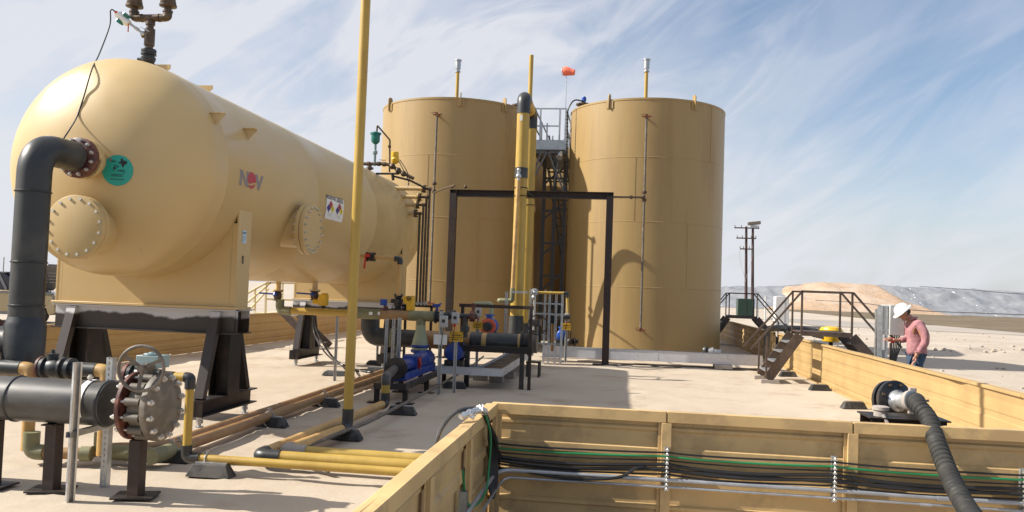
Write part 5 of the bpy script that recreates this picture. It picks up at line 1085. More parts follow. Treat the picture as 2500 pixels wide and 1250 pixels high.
# belly line from red valve: horizontal then down
b0_, b1_ = at(905, 627, PYY), at(977, 632, PYY)
t = thing('belly_line', 'tan line with red handled valve on the vessel flank, turning down by a black elbow', 'pipe', b1_)
xs0 = VX+math.sqrt(max(0.01, VR**2-(b0_.z-VZ)**2))
MB().cyl((xs0-0.05, PYY, b0_.z), (b0_.x+0.1, PYY, b0_.z), 0.04, n=14).cyl((b0_.x, PYY, b0_.z), (b1_.x, PYY, b1_.z), 0.036, n=14).cyl((b1_.x, PYY, b1_.z), (b1_.x, PYY, PZZ+0.35), 0.036, n=14).build('pipe', 'frp_pipe_light', t)
MB().tube([(b1_.x-0.1, PYY, b1_.z), (b1_.x, PYY, b1_.z), (b1_.x, PYY, b1_.z-0.1)], 0.05, 14, 0.05).build('elbow', 'hdpe', t)
MB().sphere((b0_.x, PYY, b0_.z), 0.08).rev((b0_.x-0.08, PYY, b0_.z), (1, 0, 0), [(0, 0.085), (0.03, 0.085)], 16).rev((b0_.x+0.05, PYY, b0_.z), (1, 0, 0), [(0, 0.085), (0.03, 0.085)], 16).build('valve_body', 'dark_steel', t)
MB().bar((b0_.x-0.06, PYY-0.1, b0_.z), (b0_.x-0.08, PYY-0.1, b0_.z-0.22), 0.03, 0.015).box((b0_.x-0.03, PYY-0.1, b0_.z+0.02), (0.09, 0.03, 0.06)).build('lever', 'red_paint', t)
q = at(937, 738, PYY); t = thing('pressure_transmitter', 'small blue instrument head on red fitting atop the green collector pipe', 'instrument', (q.x, PYY, PZZ))
MB().box((q.x, PYY, q.z), (0.11, 0.09, 0.11)).cyl((q.x, PYY-0.05, q.z), (q.x, PYY-0.07, q.z), 0.04).build('head', 'blue_bright', t, bevel=0.01)
MB().cyl((q.x+0.03, PYY, q.z-0.05), (q.x+0.03, PYY, PZZ+0.06), 0.02).rev((q.x+0.04, PYY, PZZ+0.08), (0, 0, 1), [(0, 0.06), (0.03, 0.06), (0.04, 0.04), (0.07, 0.04)], 14).build('fitting', 'maroon', t)
# far green pipe & valves to the right of the collector
q0 = at(1078, 775, PYY); q1 = at(1180, 768, PYY)
t = thing('valve_string', 'string of black flanged valves ending in a red valve, right of the green tee', 'valve', (q0.x, PYY, PZZ))
m = MB().rev((xc_, PYY, PZZ), (1, 0, 0), [(0, 0.12), (0.03, 0.12), (0.035, 0.09), (0.09, 0.10), (0.10, 0.125), (0.13, 0.125)], 24); m.build('wafer_valve', 'hdpe', t)
m = MB().rev((xc_+0.14, PYY, PZZ+0.03), (1, 0, 0), [(0, 0.05), (0.08, 0.05), (0.085, 0.085), (0.12, 0.085), (0.125, 0.06), (0.17, 0.06), (0.175, 0.10), (0.22, 0.10), (0.225, 0.045), (0.62, 0.045)], 20); m.cyl((xc_+0.55, PYY, PZZ+0.03), (xc_+0.55, PYY, PZZ-0.35), 0.05).rev((xc_+0.55, PYY, PZZ-0.2), (0, 0, 1), [(-0.05, 0.075), (0.02, 0.085), (0.05, 0.075)], 16); m.build('union_pipe', 'hdpe', t)
m = MB().rev((xc_+0.62, PYY, PZZ+0.03), (1, 0, 0), [(0, 0.05), (0.01, 0.09), (0.05, 0.10), (0.10, 0.09), (0.11, 0.06)], 20).cyl((xc_+0.68, PYY, PZZ+0.1), (xc_+0.70, PYY, PZZ+0.24), 0.03).box((xc_+0.69, PYY, PZZ+0.22), (0.07, 0.05, 0.08)); m.build('red_valve', 'maroon', t)
m = MB().bar((xc_-0.02, PYY-0.12, PZZ+0.19), (xc_+0.14, PYY-0.12, PZZ+0.24), 0.02, 0.02).cyl((xc_+0.03, PYY, PZZ+0.1), (xc_+0.03, PYY, PZZ+0.2), 0.025).box((xc_+0.03, PYY-0.03, PZZ+0.20), (0.13, 0.05, 0.05)); m.build('lever', 'blue_paint', t)
# second, farther collector line
tag(MB().cyl((at(700, 752, 15.4).x, 15.4, 1.22), (at(1090, 770, 15.4).x, 15.4, 1.22), 0.06, n=16).build('collector_pipe', 'frp_pipe_light'), 'slim tan pipe partly hidden just behind the yellow and green collector', 'pipe')
# large lower pipe: black elbow, tan run, black wrapped run, geared valve
BY, BZ, BR = 15.0, 0.80, 0.160
bx0 = at(905, 830, BY).x; bx1 = at(958, 830, BY).x; bx2 = at(1150, 830, BY).x; bx3 = at(1266, 832, BY).x
t = thing('transfer_pipe', 'large tan and black pipe at knee height running behind the blue pump', 'pipe', ((bx1+bx3)/2, BY, BZ))
MB().tube([(bx0-0.02, BY, BZ+0.55), (bx0-0.02, BY, BZ), (bx1, BY, BZ)], BR+0.015, 28, 0.28).build('elbow', 'hdpe', t)
MB().cyl((bx1-0.02, BY, BZ), (bx1+0.06, BY, BZ), BR+0.02, n=28).build('ring', 'frp_green', t)
MB().cyl((bx1+0.06, BY, BZ), (bx1+0.5, BY, BZ), BR, n=28).build('black_section', 'hdpe', t)
MB().cyl((bx1+0.5, BY, BZ), (bx2, BY, BZ), BR, n=28).build('tan_section', 'frp_pipe', t)
xm1 = at(1178, 830, BY).x; xm2 = at(1190, 830, BY).x
MB().cyl((bx2, BY, BZ), (xm1, BY, BZ), BR+0.012, n=28).cyl((bx2+0.1, BY-BR, BZ-0.02), (bx2+0.1, BY-BR-0.06, BZ-0.02), 0.03).build('black_sleeve', 'hdpe', t)
MB().cyl((xm1, BY, BZ), (xm2, BY, BZ), BR+0.004, n=28).build('yellow_band', 'frp_pipe_light', t)
MB().cyl((xm2, BY, BZ), (bx3-0.0, BY, BZ), BR+0.010, n=28).build('black_section', 'hdpe', t)
MB().rev((bx3, BY, BZ), (1, 0, 0), [(0, BR+0.01), (0.05, BR+0.01)], 28).build('yellow_band', 'frp_pipe_light', t)
MB().rev((bx3+0.05, BY, BZ), (1, 0, 0), [(0, 0.22), (0.04, 0.22), (0.042, 0.19), (0.12, 0.19), (0.122, 0.22), (0.16, 0.22)], 28).build('flange_pair', 'dark_steel', t)
wq = at(1313, 793, 15.6)
t = thing('gear_valve', 'black handwheel valve at the right end of the large black pipe', 'valve', (wq.x, 15.6, wq.z-0.3))
MB().torus((wq.x, 15.55, wq.z), (0.35, -1, 0), 0.185, 0.011, 36, 8).build('handwheel', 'ink_black', t)
m = MB(); ux, uy, _z = basis((0.35, -1, 0))
for a in (80, 200, 320): m.bar((wq.x, 15.55, wq.z), V((wq.x, 15.55, wq.z))+(ux*math.cos(R(a))+uy*math.sin(R(a)))*0.185, 0.02, 0.01)
m.cyl((wq.x, 15.5, wq.z), (wq.x-0.05, 15.8, wq.z), 0.02); m.build('spokes', 'ink_black', t)
MB().box((wq.x-0.05, 15.85, wq.z+0.03), (0.18, 0.14, 0.12)).cyl((wq.x-0.05, 15.85, wq.z), (wq.x-0.05, 15.85, wq.z-0.2), 0.04).rev((wq.x-0.14, 15.85, wq.z-0.36), (1, 0, 0), [(0, 0.2), (0.06, 0.2), (0.12, 0.2)], 28).build('body', 'taupe_iron', t, bevel=0.008)

# ---------------------------------------------------------------- blue pump in the foreground of the cluster
p0 = at(945, 905, 12.0); pe = V((-3.46, 12.0, 0.5))
t = thing('screw_pump', 'dark blue progressing cavity pump on a black skid right of the tall pole', 'pump', (-3.4, 13.0, 0.3))
PXc = -3.42; PZc = 0.50
m = MB().rev((PXc, 12.42, PZc), (0, 1, 0), [(0, 0.115), (0.15, 0.12), (0.17, 0.095), (0.75, 0.095), (0.77, 0.12), (0.80, 0.12)], 28)
m.box((PXc, 13.32, PZc), (0.24, 0.30, 0.26)).rev((PXc, 13.45, PZc), (0, 1, 0), [(0, 0.12), (0.20, 0.14), (0.5, 0.14), (0.52, 0.16), (0.55, 0.16), (0.6, 0.13), (1.0, 0.13), (1.05, 0.09)], 28)
for k in range(12): a = 2*math.pi*k/12; m.bar((PXc+0.135*math.cos(a), 14.05, PZc+0.135*math.sin(a)), (PXc+0.135*math.cos(a), 14.45, PZc+0.135*math.sin(a)), 0.008, 0.03, (math.cos(a), 0, math.sin(a)))
m.rev((x5, 13.7, PZc+0.02), (0, 0, 1), [(0, 0.10), (0.09, 0.12)], 24); m.build('casing', 'blue_paint', t, bevel=0.004)
m = MB().rev((PXc, 12.26, PZc), (0, 1, 0), [(0, 0.165), (0.035, 0.165), (0.04, 0.12), (0.10, 0.12), (0.105, 0.165), (0.14, 0.165)], 32); m.build('inlet_flange', 'black_paint', t)
m = MB().rev((PXc, 12.40, PZc), (0, 1, 0), [(0, 0.10), (0.07, 0.10)], 28); m.build('white_ring', 'white_plastic', t)
m = MB().rev((x5, PYY, PZc+0.10), (0, 0, 1), [(0, 0.15), (0.03, 0.165), (0.05, 0.165), (0.055, 0.10), (0.11, 0.165), (0.14, 0.165)], 28).cyl((x5, PYY, PZc), (x5, PYY, PZc+0.13), 0.11, n=24); m.build('discharge_flange', 'blue_paint', t)
m = MB().bb(PXc-0.16, PXc+0.16, 12.35, 14.6, 0.31, 0.345); m.bb(PXc-0.13, PXc-0.10, 12.4, 14.5, 0.345, 0.42); m.bb(PXc+0.10, PXc+0.13, 12.4, 14.5, 0.345, 0.42); m.build('base', 'blue_paint', t)
m = MB().box((PXc+0.10, 13.28, PZc+0.02), (0.1, 0.10, 0.16)); m.tube([(PXc+0.14, 13.2, PZc+0.08), (PXc+0.17, 13.22, PZc), (PXc+0.14, 13.24, PZc-0.08)], 0.018, 8); m.build('red_tag', 'red_paint', t)
sk = thing('pump_skid', 'black steel skid on short legs carrying the dark blue pump', 'skid', (PXc, 13.4, 0))
m = MB().bar((PXc-0.20, 11.95, 0.265), (PXc-0.20, 14.9, 0.265), 0.06, 0.09).bar((PXc+0.24, 11.95, 0.265), (PXc+0.24, 14.9, 0.265), 0.06, 0.09).bar((PXc-0.17, 11.98, 0.265), (PXc+0.21, 11.98, 0.265), 0.06, 0.088).bar((PXc-0.17, 14.87, 0.265), (PXc+0.21, 14.87, 0.265), 0.06, 0.088); m.build('frame', 'black_paint', sk)
for yy in (12.05, 13.4, 14.75):
    for xx in (PXc-0.20, PXc+0.24):
        l_ = MB().bar((xx, yy, 0.01), (xx, yy, 0.219), 0.07, 0.07, (0, 1, 0)); l_.box((xx, yy, 0.012), (0.26, 0.16, 0.012)); l_.build('leg', 'dark_steel', sk)
t = thing('pump_suction_elbow', 'black and yellow elbow pipe rising from the floor into the blue pump inlet', 'pipe', (PXc-0.03, 11.75, 0.1)); px0 = pk.x
MB().tube([tuple(pk+(bk-pk).normalized()*0.14), (pk.x, pk.y, 0.13), (pk.x, pk.y, 0.28)], 0.066, 20, 0.08).build('lower_elbow', 'hdpe', t)
MB().cyl((pk.x, pk.y, 0.27), (pk.x, pk.y, 0.40), 0.060, n=20).build('yellow_nipple', 'yellow_pipe', t)
MB().tube([(pk.x, pk.y, 0.39), (pk.x, pk.y, PZc), (PXc, 12.27, PZc)], 0.066, 20, 0.10).build('upper_elbow', 'hdpe_dusty', t)
# second, darker pump and motors behind
def small_pump(x, y, z, label, mtl, face=None, s=1.0, ax=(0, -1, 0)):
    t = thing('pump', label, 'pump', (x, y, z)); a = V(ax).normalized()
    MB().rev(V((x, y, z)), -a, [(0, 0.10*s), (0.02, 0.14*s), (0.30*s, 0.14*s), (0.32*s, 0.16*s), (0.36*s, 0.16*s), (0.40*s, 0.10*s)], 24).cyl((x, y+0.12*s, z+0.08*s), (x, y+0.12*s, z+0.24*s), 0.07*s, n=16).rev((x, y+0.12*s, z+0.22*s), (0, 0, 1), [(0, 0.10*s), (0.03*s, 0.10*s)], 20).build('casing', mtl, t)
    if face: MB().rev(V((x, y, z))+a*0.0, a, [(0, 0.165*s), (0.05*s, 0.165*s), (0.052*s, 0.13*s), (0.07*s, 0.13*s)], 28).build('face_flange', face, t); MB().rev(V((x, y, z))+a*0.07*s, a, [(0, 0.10*s), (0.12*s, 0.095*s), (0.13*s, 0.06*s)], 24).build('end_cover', 'hdpe', t)
    MB().bb(x-0.14*s, x+0.14*s, y, y+0.36*s, z-0.24*s, z-0.12*s).build('foot', 'black_paint', t); return t
q = at(1112, 862, 14.6); small_pump(q.x, 14.4, q.z+0.02, 'dark blue motor under the caution sign left of the big black pipe', 'blue_paint', None, 1.15)
q = at(1192, 797, 17.6); small_pump(q.x, 17.6, q.z, 'bright blue pump with orange red face flange behind the big black pipe', 'blue_bright', 'orange_red', 1.05)
q = at(1370, 820, 21.2); small_pump(q.x, 21.2, q.z, 'small bright blue pump at the foot of the right channel rack', 'blue_bright', None, 0.9)
u0, u1, u2 = at(1160, 742, 17.8), at(1200, 741, 17.8), at(1202, 765, 17.8)
t = thing('pump_outlet_pipe', 'pale green bent pipe above the bright blue and orange pump', 'pipe', (u1.x, 17.8, u2.z)); MB().tube([(u0.x, 18.2, u0.z), u0, u1, (u1.x, 17.8, u2.z-0.12)], 0.048, 16, 0.07).build('pipe', 'pale_green', t)
MB().rev((u1.x, 17.8, u2.z-0.25), (0, 0, 1), [(0, 0.05), (0.03, 0.09), (0.06, 0.09), (0.1, 0.05), (0.14, 0.08), (0.17, 0.08)], 16).build('flange_stack', 'galvanised', t)
u = at(1172, 745, 17.8)

# ---------------------------------------------------------------- signs, switches and strut posts
def caution(px, py, Y, w, label, post=None, rx_=0):
    c = at(px, py, Y); h = w*0.72; t = thing('caution_sign', label, 'sign', (c.x, Y, c.z-h/2))
    MB().box((c.x, Y, c.z), (w, 0.006, h)).build('plate', 'caution_yellow', t, bevel=0.001)
    f = plane_fn((c.x, Y-0.0045, c.z), (1, 0, 0), (0, 0, 1)); k = MB()
    MB().box((c.x, Y-0.0035, c.z+h*0.36), (w*0.94, 0.003, h*0.22)).build('header_band', 'ink_black', t)
    y_ = MB(); lettering('CAUTION', h*0.24, lambda x, y, z=0: plane_fn((c.x, Y-0.0065, c.z+h*0.355), (1, 0, 0), (0, 0, 1))(x, y, 0), 0.004, y_, thick=0, wide=1.05); y_.build('header_text', 'caution_yellow', t)
    for i, s_ in enumerate(('THIS EQUIPMENT', 'STARTS AND STOPS', 'AUTOMATICALLY')): lettering(s_, h*0.165, lambda x, y, z=0, i=i: f(x, y+h*(0.12-i*0.21)), 0.0015, k, thick=0, wide=0.9)
    k.build('body_text', 'ink_black', t)
    return c
caution(1114, 822, 13.6, 0.23, 'yellow caution sign on a strut right of the white blank plate')
caution(1166, 794, 16.6, 0.20, 'yellow caution sign in front of the tan tank, left of the orange pump')
caution(1382, 797, 20.6, 0.23, 'yellow caution sign by the small blue pump at the right rack')
c = at(1076, 829, 13.3); tag(MB().box((c.x, 13.27, c.z), (0.225, 0.005, 0.165)).build('blank_plate', 'white_plastic'), 'blank white plate fixed on a strut beside the caution sign', 'plate')
def post(px, ytop, ybot, Y, label, slots=False, w=0.05, zb=None):
    a = at(px, ytop, Y); q = thing('strut_post', label, 'strut post', (a.x, Y, 0), 'galvanised strut posts around the pumps')
    z0 = 0.0 if zb is None else zb
    (slotted((a.x, Y, z0), (a.x, Y, a.z), (0, -1, 0), w) if slots else strut((a.x, Y, z0), (a.x, Y, a.z), (0.3, -1, 0), w)).build('channel', 'galvanised', q)
post(824, 770, 910, 14.5, 'thin channel post left of the tall pole under the yellow pipe')
post(945, 778, 930, 13.8, 'plain channel post under the green pipe left of the pump elbow')
post(962, 778, 900, 13.9, 'perforated channel post under the green pipe, middle of three', True)
post(976, 776, 890, 14.0, 'plain channel post under the green pipe, right of three', w=0.06)
post(1078, 760, 935, 13.35, 'channel post carrying the blank white plate', w=0.06)
post(1113, 828, 940, 13.65, 'channel post carrying the foreground caution sign')
post(1168, 760, 880, 16.7, 'channel post behind the middle caution sign')
post(922, 842, 890, 18.5, 'short channel post below the black elbow of the large pipe')
post(1385, 730, 850, 20.7, 'channel post behind the right caution sign')
def switch(px, py, Y, label, red=True):
    c = at(px, py, Y); t = thing('switch_box', label, 'switch', (c.x, Y, c.z-0.09), 'grey switch boxes')
    MB().box((c.x, Y, c.z), (0.12, 0.09, 0.19)).build('housing', 'grey_box', t, bevel=0.012); MB().box((c.x, Y-0.047, c.z+0.01), (0.05, 0.01, 0.05)).build('toggle', 'ink_black', t)
    if red: MB().cyl((c.x, Y-0.04, c.z-0.11), (c.x, Y-0.08, c.z-0.12), 0.022, n=12).bar((c.x, Y-0.02, c.z-0.12), (c.x-0.02, Y-0.02, c.z-0.26), 0.015, 0.01).build('red_knob', 'red_paint', t)
    MB().tube(smooth([(c.x, Y, c.z-0.1), (c.x-0.02, Y-0.03, c.z-0.3), (c.x-0.05, Y, c.z-0.6)]), 0.008, 6).build('lead', 'cable_black', t)
switch(1112, 777, 13.55, 'grey switch box with red knob above the foreground caution sign')
switch(1084, 785, 13.25, 'grey switch box at the top of the post with the blank plate', False)
switch(1168, 762, 16.5, 'grey switch box above the middle caution sign')
switch(1384, 775, 20.5, 'grey switch box above the caution sign at the right rack')

# ---------------------------------------------------------------- pipe rack around the large black pipe
KY = 14.55
t = thing('pipe_rack', 'dark steel rack with top rail around the large black pipe', 'rack', (-2.35, KY, 0))
a, b = at(1122, 745, KY), at(1303, 750, KY); m = MB().bar((a.x, KY, a.z), (b.x, KY, a.z), 0.06, 0.06); m.build('top_rail', 'frame_brown', t)
c, d = at(1140, 850, KY), at(1300, 855, KY); m = MB().bar((c.x-0.2, KY, c.z), (d.x, KY, c.z), 0.09, 0.11); m.build('bottom_rail', 'dark_steel', t)
for px_i, z0 in ((1128, c.z), (1296, 0.0)):
    x = at(px_i, 800, KY).x; MB().bar((x, KY+0.002, z0), (x, KY+0.002, a.z-0.03), 0.055, 0.055, (0, 1, 0)).build('post', 'frame_brown', t)
for px_i in (1140, 1274): x = at(px_i, 900, KY).x; MB().bar((x, KY, 0.0), (x, KY, c.z-0.055), 0.08, 0.08, (0, 1, 0)).build('post', 'black_paint', t)
for px_i in (1150, 1256): x = at(px_i, 850, KY).x; MB().bar((x, KY+0.05, c.z-0.03), (x, BY+0.3, c.z-0.03), 0.06, 0.06).build('cross_member', 'dark_steel', t)
# low black step stool
x, y = bpt(1300, 921); t = thing('step_stool', 'small black steel step at the right foot of the pipe rack', 'stool', (x, y+0.15, 0))
MB().box((x, y+0.15, 0.30), (0.30, 0.30, 0.025)).build('top', 'black_paint', t)
for dx in (-0.12, 0.12):
    for dy in (-0.12, 0.12): MB().bar((x+dx, y+0.15+dy, 0), (x+dx, y+0.15+dy, 0.29), 0.04, 0.04, (0, 1, 0)).build('leg', 'black_paint', t)
# blocks beneath the tray
# ---------------------------------------------------------------- aluminium cable trays
def tray(name_label, path, wd, z0, h, mat_='aluminium'):
    t = thing('cable_tray', name_label, 'cable tray', (path[0][0], path[0][1], z0)); m = MB(); lin_ = MB()
    m2 = MB()
    for (x0, x1, y0, y1) in path:
        lx = abs(x1-x0) > abs(y1-y0)
        m2.bb(x0, x1, y0, y1, z0+0.02, z0+0.024)
        if lx: m.bb(x0, x1, y0-0.003, y0, z0, z0+h); m.bb(x0, x1, y1, y1+0.003, z0, z0+h)
        else: m.bb(x0-0.003, x0, y0, y1, z0, z0+h); m.bb(x1, x1+0.003, y0, y1, z0, z0+h)
    return t, m, m2
z0 = 0.24; h = 0.135
xa_ = at(1062, 890, 14.35).x; xb_ = at(1226, 912, 14.35).x
t = thing('cable_tray', 'aluminium cable tray bending at a corner in front of the step stool, dark inside', 'cable tray', (xb_-0.3, 14.6, z0))
m = MB(); m.bb(xa_, xb_, 14.347, 14.35, z0, z0+h); m.bb(xa_, xb_-0.45, 14.78, 14.783, z0, z0+h); m.bb(xa_, xb_, 14.335, 14.36, z0+h, z0+h+0.004)
m.bb(xb_, xb_+0.003, 14.35, 19.5, z0, z0+h); m.bb(xb_-0.45, xb_-0.447, 14.783, 19.5, z0, z0+h); m.bb(xb_-0.012, xb_+0.014, 14.36, 19.5, z0+h, z0+h+0.004); m.bb(xb_-0.46, xb_-0.437, 14.79, 19.5, z0+h, z0+h+0.004)
m.build('side_rails', 'aluminium', t)
m = MB(); m.bb(xa_, xb_-0.003, 14.352, 14.778, z0+0.06, z0+0.09); m.bb(xb_-0.445, xb_-0.003, 14.779, 19.5, z0+0.06, z0+0.09); m.build('dark_infill', 'cable_black', t)
for k, (px_i, py_i, lb) in enumerate(((1210, 935, 'grey concrete block under the corner of the aluminium tray'), (1240, 925, 'grey concrete block behind the first, under the tray corner'), (1170, 930, 'dark concrete block left of the tray corner'), (1150, 922, 'dusty concrete block under the left end of the tray'))):
    x, y = bpt(px_i, py_i); tag(MB().bb(x-0.13, x+0.13, y, y+0.22, 0.0, 0.13).build('concrete_block', 'concrete_block', bevel=0.01), lb, 'block', 'blocks under the cable trays')
for px_i in (1205, 1245): 
    x, y = bpt(px_i, 925); strut((x, 14.9, 0.13), (x, 14.9, z0), (0, -1, 0), 0.05)
TY = 20.85
xa_ = at(1325, 850, TY).x; xb_ = at(1862, 880, TY).x
t = thing('cable_tray', 'long straight aluminium cable tray passing before the right tank to the stairs', 'cable tray', (0.7, TY, 0.18))
m = MB(); m.bb(xa_, xb_, TY-0.003, TY, 0.12, 0.375); m.bb(xa_, xb_, TY+0.35, TY+0.353, 0.12, 0.375); m.bb(xa_, xb_, TY-0.015, TY+0.01, 0.375, 0.379); m.bb(xa_, xb_, TY+0.0, TY+0.35, 0.122, 0.126)
for k in range(1, 4): x = xa_+(xb_-xa_)*k/4+0.12; m.bb(x-0.06, x+0.06, TY-0.007, TY-0.003, 0.13, 0.37)
m.build('side_rails', 'aluminium', t)
MB().bb(xa_, xb_, TY+0.01, TY+0.34, 0.28, 0.31).build('dark_infill', 'cable_black', t)
for px_i in (1345, 1765):
    x = at(px_i, 900, TY-0.02).x; MB().box((x, TY+0.05, 0.065), (0.42, 0.5, 0.105)).build('foot', 'concrete_block', t)

# ---------------------------------------------------------------- channel rack between the tanks' feet
t = thing('channel_rack', 'rack of upright galvanised channels with grey boxes between the front tanks', 'rack', (-1.5, 19.9, 0))
for px_i, yt in ((1296, 706), (1332, 708), (1343, 710), (1359, 712), (1374, 712)):
    a = at(px_i, yt, 19.9); slotted((a.x, 19.9, 0), (a.x, 19.9, a.z), (0, -1, 0), 0.05).build('upright', 'galvanised', t)
a = at(1330, 716, 19.9)
for zz, w_ in ((a.z, 0.04), (a.z-0.25, 0.04), (a.z-0.5, 0.04), (0.5, 0.04)):
    x0_, x1__ = at(1296, 720, 19.95).x, at(1376, 720, 19.95).x; MB().bar((x0_, 19.96, zz), (x1__, 19.96, zz), w_, w_).build('rail', 'galvanised', t)
for px_i, py_i, w_, h_ in ((1345, 745, 0.16, 0.20), (1366, 752, 0.18, 0.30), (1350, 780, 0.2, 0.2)):
    c = at(px_i, py_i, 20.1); MB().box((c.x, 20.1, c.z), (w_, 0.15, h_)).build('panel_box', 'ink_black', t, bevel=0.01)
a, b, c = at(1306, 714, 19.6), at(1385, 716, 19.6), at(1387, 765, 19.6)
t = thing('instrument_line', 'yellow pipe bent like a goal on top of the galvanised channel rack', 'pipe', (b.x, 19.6, c.z))
MB().tube([a, b, c], 0.035, 14, 0.03).build('pipe', 'yellow_pipe', t)
MB().tube([tuple(b-V((0.08, 0, 0))), b, tuple(b-V((0, 0, 0.10)))], 0.048, 14, 0.04).build('elbow', 'hdpe', t)
m = MB().sphere(a, 0.08).sphere(a+V((-0.02, 0, -0.12)), 0.06).cyl(a, a+V((0, 0, -0.9)), 0.03).torus(a+V((0, -0.06, 0.02)), (0, 1, 0), 0.07, 0.012, 16, 6); m.build('regulator', 'galvanised', t)
m = MB().cyl((at(1345, 772, 20.4).x, 20.4, at(1345, 772, 20.4).z), (at(1392, 772, 20.4).x, 20.4, at(1345, 772, 20.4).z), 0.06, n=16); tag(m.build('short_pipe', 'hdpe_dusty'), 'short dusty black pipe between the rack and the right switch box', 'pipe')
x = at(1350, 820, 20.3).x; tag(MB().cyl((x, 20.3, 0.3), (x, 20.3, 0.98), 0.05, n=16).build('short_pipe', 'frp_pipe'), 'short upright brown pipe left of the small blue pump', 'pipe')
c = at(1725, 852, 23.2); t = thing('tank_outlet', 'dusty valve and pipe stub at the foot of the right tank', 'valve', (c.x, 22.9, 0.3))
MB().rev((c.x-0.1, 23.15, 0.30), (1, -0.25, 0), [(0, 0.10), (0.04, 0.13), (0.09, 0.13), (0.1, 0.08), (0.16, 0.08)], 20).build('flange', 'hdpe', t)
MB().cyl((c.x+0.05, 23.1, 0.30), (c.x+0.38, 23.0, 0.28), 0.07, n=16).rev((c.x+0.1, 23.09, 0.30), (1, -0.25, 0), [(0, 0.1), (0.08, 0.1)], 14).build('stub', 'galvanised', t)
c = at(1392, 838, 22.6); t = thing('tank_outlet', 'dark valve cluster at the left foot of the right tank', 'valve', (c.x, 22.6, 0.3))
MB().sphere((c.x, 22.6, 0.42), 0.11).rev((c.x+0.1, 22.6, 0.42), (1, 0.3, 0), [(0, 0.12), (0.04, 0.12)], 18).cyl((c.x-0.3, 22.6, 0.42), (c.x+0.2, 22.75, 0.42), 0.06).cyl((c.x, 22.6, 0.42), (c.x, 22.6, 0.68), 0.02).build('body', 'dark_steel', t)
# hoses and loose leads on the floor
rope('black_hose', 'black rubber hose looping down from under the vessel to the floor', [at(768, 770, 15.0), at(772, 800, 15.0), at(790, 840, 14.8), at(815, 875, 14.3), at(840, 893, 13.6), atz(868, 905, 0.03), atz(905, 908, 0.03), atz(938, 905, 0.03)], 0.02, 'cable_black', cat='hose')
rope('black_hose', 'second black hose lying on the floor behind the tall yellow pole', [at(765, 775, 15.1), at(768, 815, 15.0), at(795, 862, 14.4), atz(835, 893, 0.03), atz(880, 902, 0.03), atz(930, 896, 0.03)], 0.014, 'cable_black', cat='hose')
rope('floor_lead', 'dark thin lead wandering over the floor before the right tank', [atz(1500, 893, 0.02), atz(1560, 888, 0.02), atz(1620, 897, 0.02), atz(1700, 896, 0.02), atz(1780, 903, 0.02), atz(1850, 905, 0.02)], 0.012, 'cable_black')
# ---------------------------------------------------------------- crossover stairs over the right wall
def crossover(name_label, X0, Y0, s=1.0, zs=1.0):
    t = thing('crossover_stairs', name_label, 'stairs', (X0+1.3, Y0, 0), 'steel stairs stepping over the right wall')
    def P(x, y, z): return V((X0+x*s, Y0+y*s, z*zs))
    PL, PRr, H_, RH = 0.70, 1.75, 1.12, 0.84
    run_ = 2.62
    for y, k in ((0, 'near'), (0.88, 'far')):
        MB().bar(P(0.06, y, 0.08), P(PL, y, H_-0.08), 0.035, 0.20, (0, 0, 1)).build('stringer', 'stair_brown', t)
        MB().bar(P(PRr, y, H_-0.08), P(run_, y, 0.08), 0.035, 0.20, (0, 0, 1)).build('stringer', 'stair_brown', t)
        MB().box(P(0.10, y, 0.035), (0.36, 0.17, 0.07)).build('foot_block', 'concrete_block', t)
    for k in range(4):
        f = (k+0.55)/4.6; MB().box(P(0.06+(PL-0.06)*f, 0.44, 0.08+(H_-0.16)*f+0.05), (0.22, 0.86*s, 0.028)).build('tread', 'galvanised', t)
        MB().box(P(run_-(run_-PRr)*f, 0.44, 0.08+(H_-0.16)*f+0.05), (0.22, 0.86*s, 0.028)).build('tread', 'galvanised', t)
    m = MB().box(P((PL+PRr)/2, 0.44, H_-0.02), ((PRr-PL)*s, 0.92*s, 0.02)); m.bar(P(PL, -0.03, H_-0.045), P(PRr, -0.03, H_-0.045), 0.03, 0.10); m.bar(P(PL, 0.91, H_-0.045), P(PRr, 0.91, H_-0.045), 0.03, 0.10); m.build('platform', 'stair_brown', t)
    for y in (-0.04, 0.92):
        m = MB()
        for a, b in ((P(0.02, y, 0.10), P(0.02, y, 0.98)), (P(PL+0.02, y, H_), P(PL+0.02, y, H_+RH)), (P(PRr-0.02, y, H_), P(PRr-0.02, y, H_+RH)), (P(run_-0.12, y, 0.10), P(run_-0.12, y, 0.95))): m.bar(a, b, 0.038, 0.038, (0, 1, 0))
        m.bar(P(-0.30, y, 0.90-0.20), P(PL+0.02, y, H_+RH), 0.04, 0.04); m.bar(P(PL, y, H_+RH), P(PRr, y, H_+RH), 0.04, 0.04); m.bar(P(PRr, y, H_+RH), P(run_+0.1, y, 0.86), 0.04, 0.04)
        m.build('handrail', 'stair_brown', t)
    return t
crossover('brown steel crossover stairs in front, left of the man in the hard hat', 3.03, 17.95)
crossover('brown steel crossover stairs farther back, half hidden by the right tank', 3.25, 31.5, 1.0)
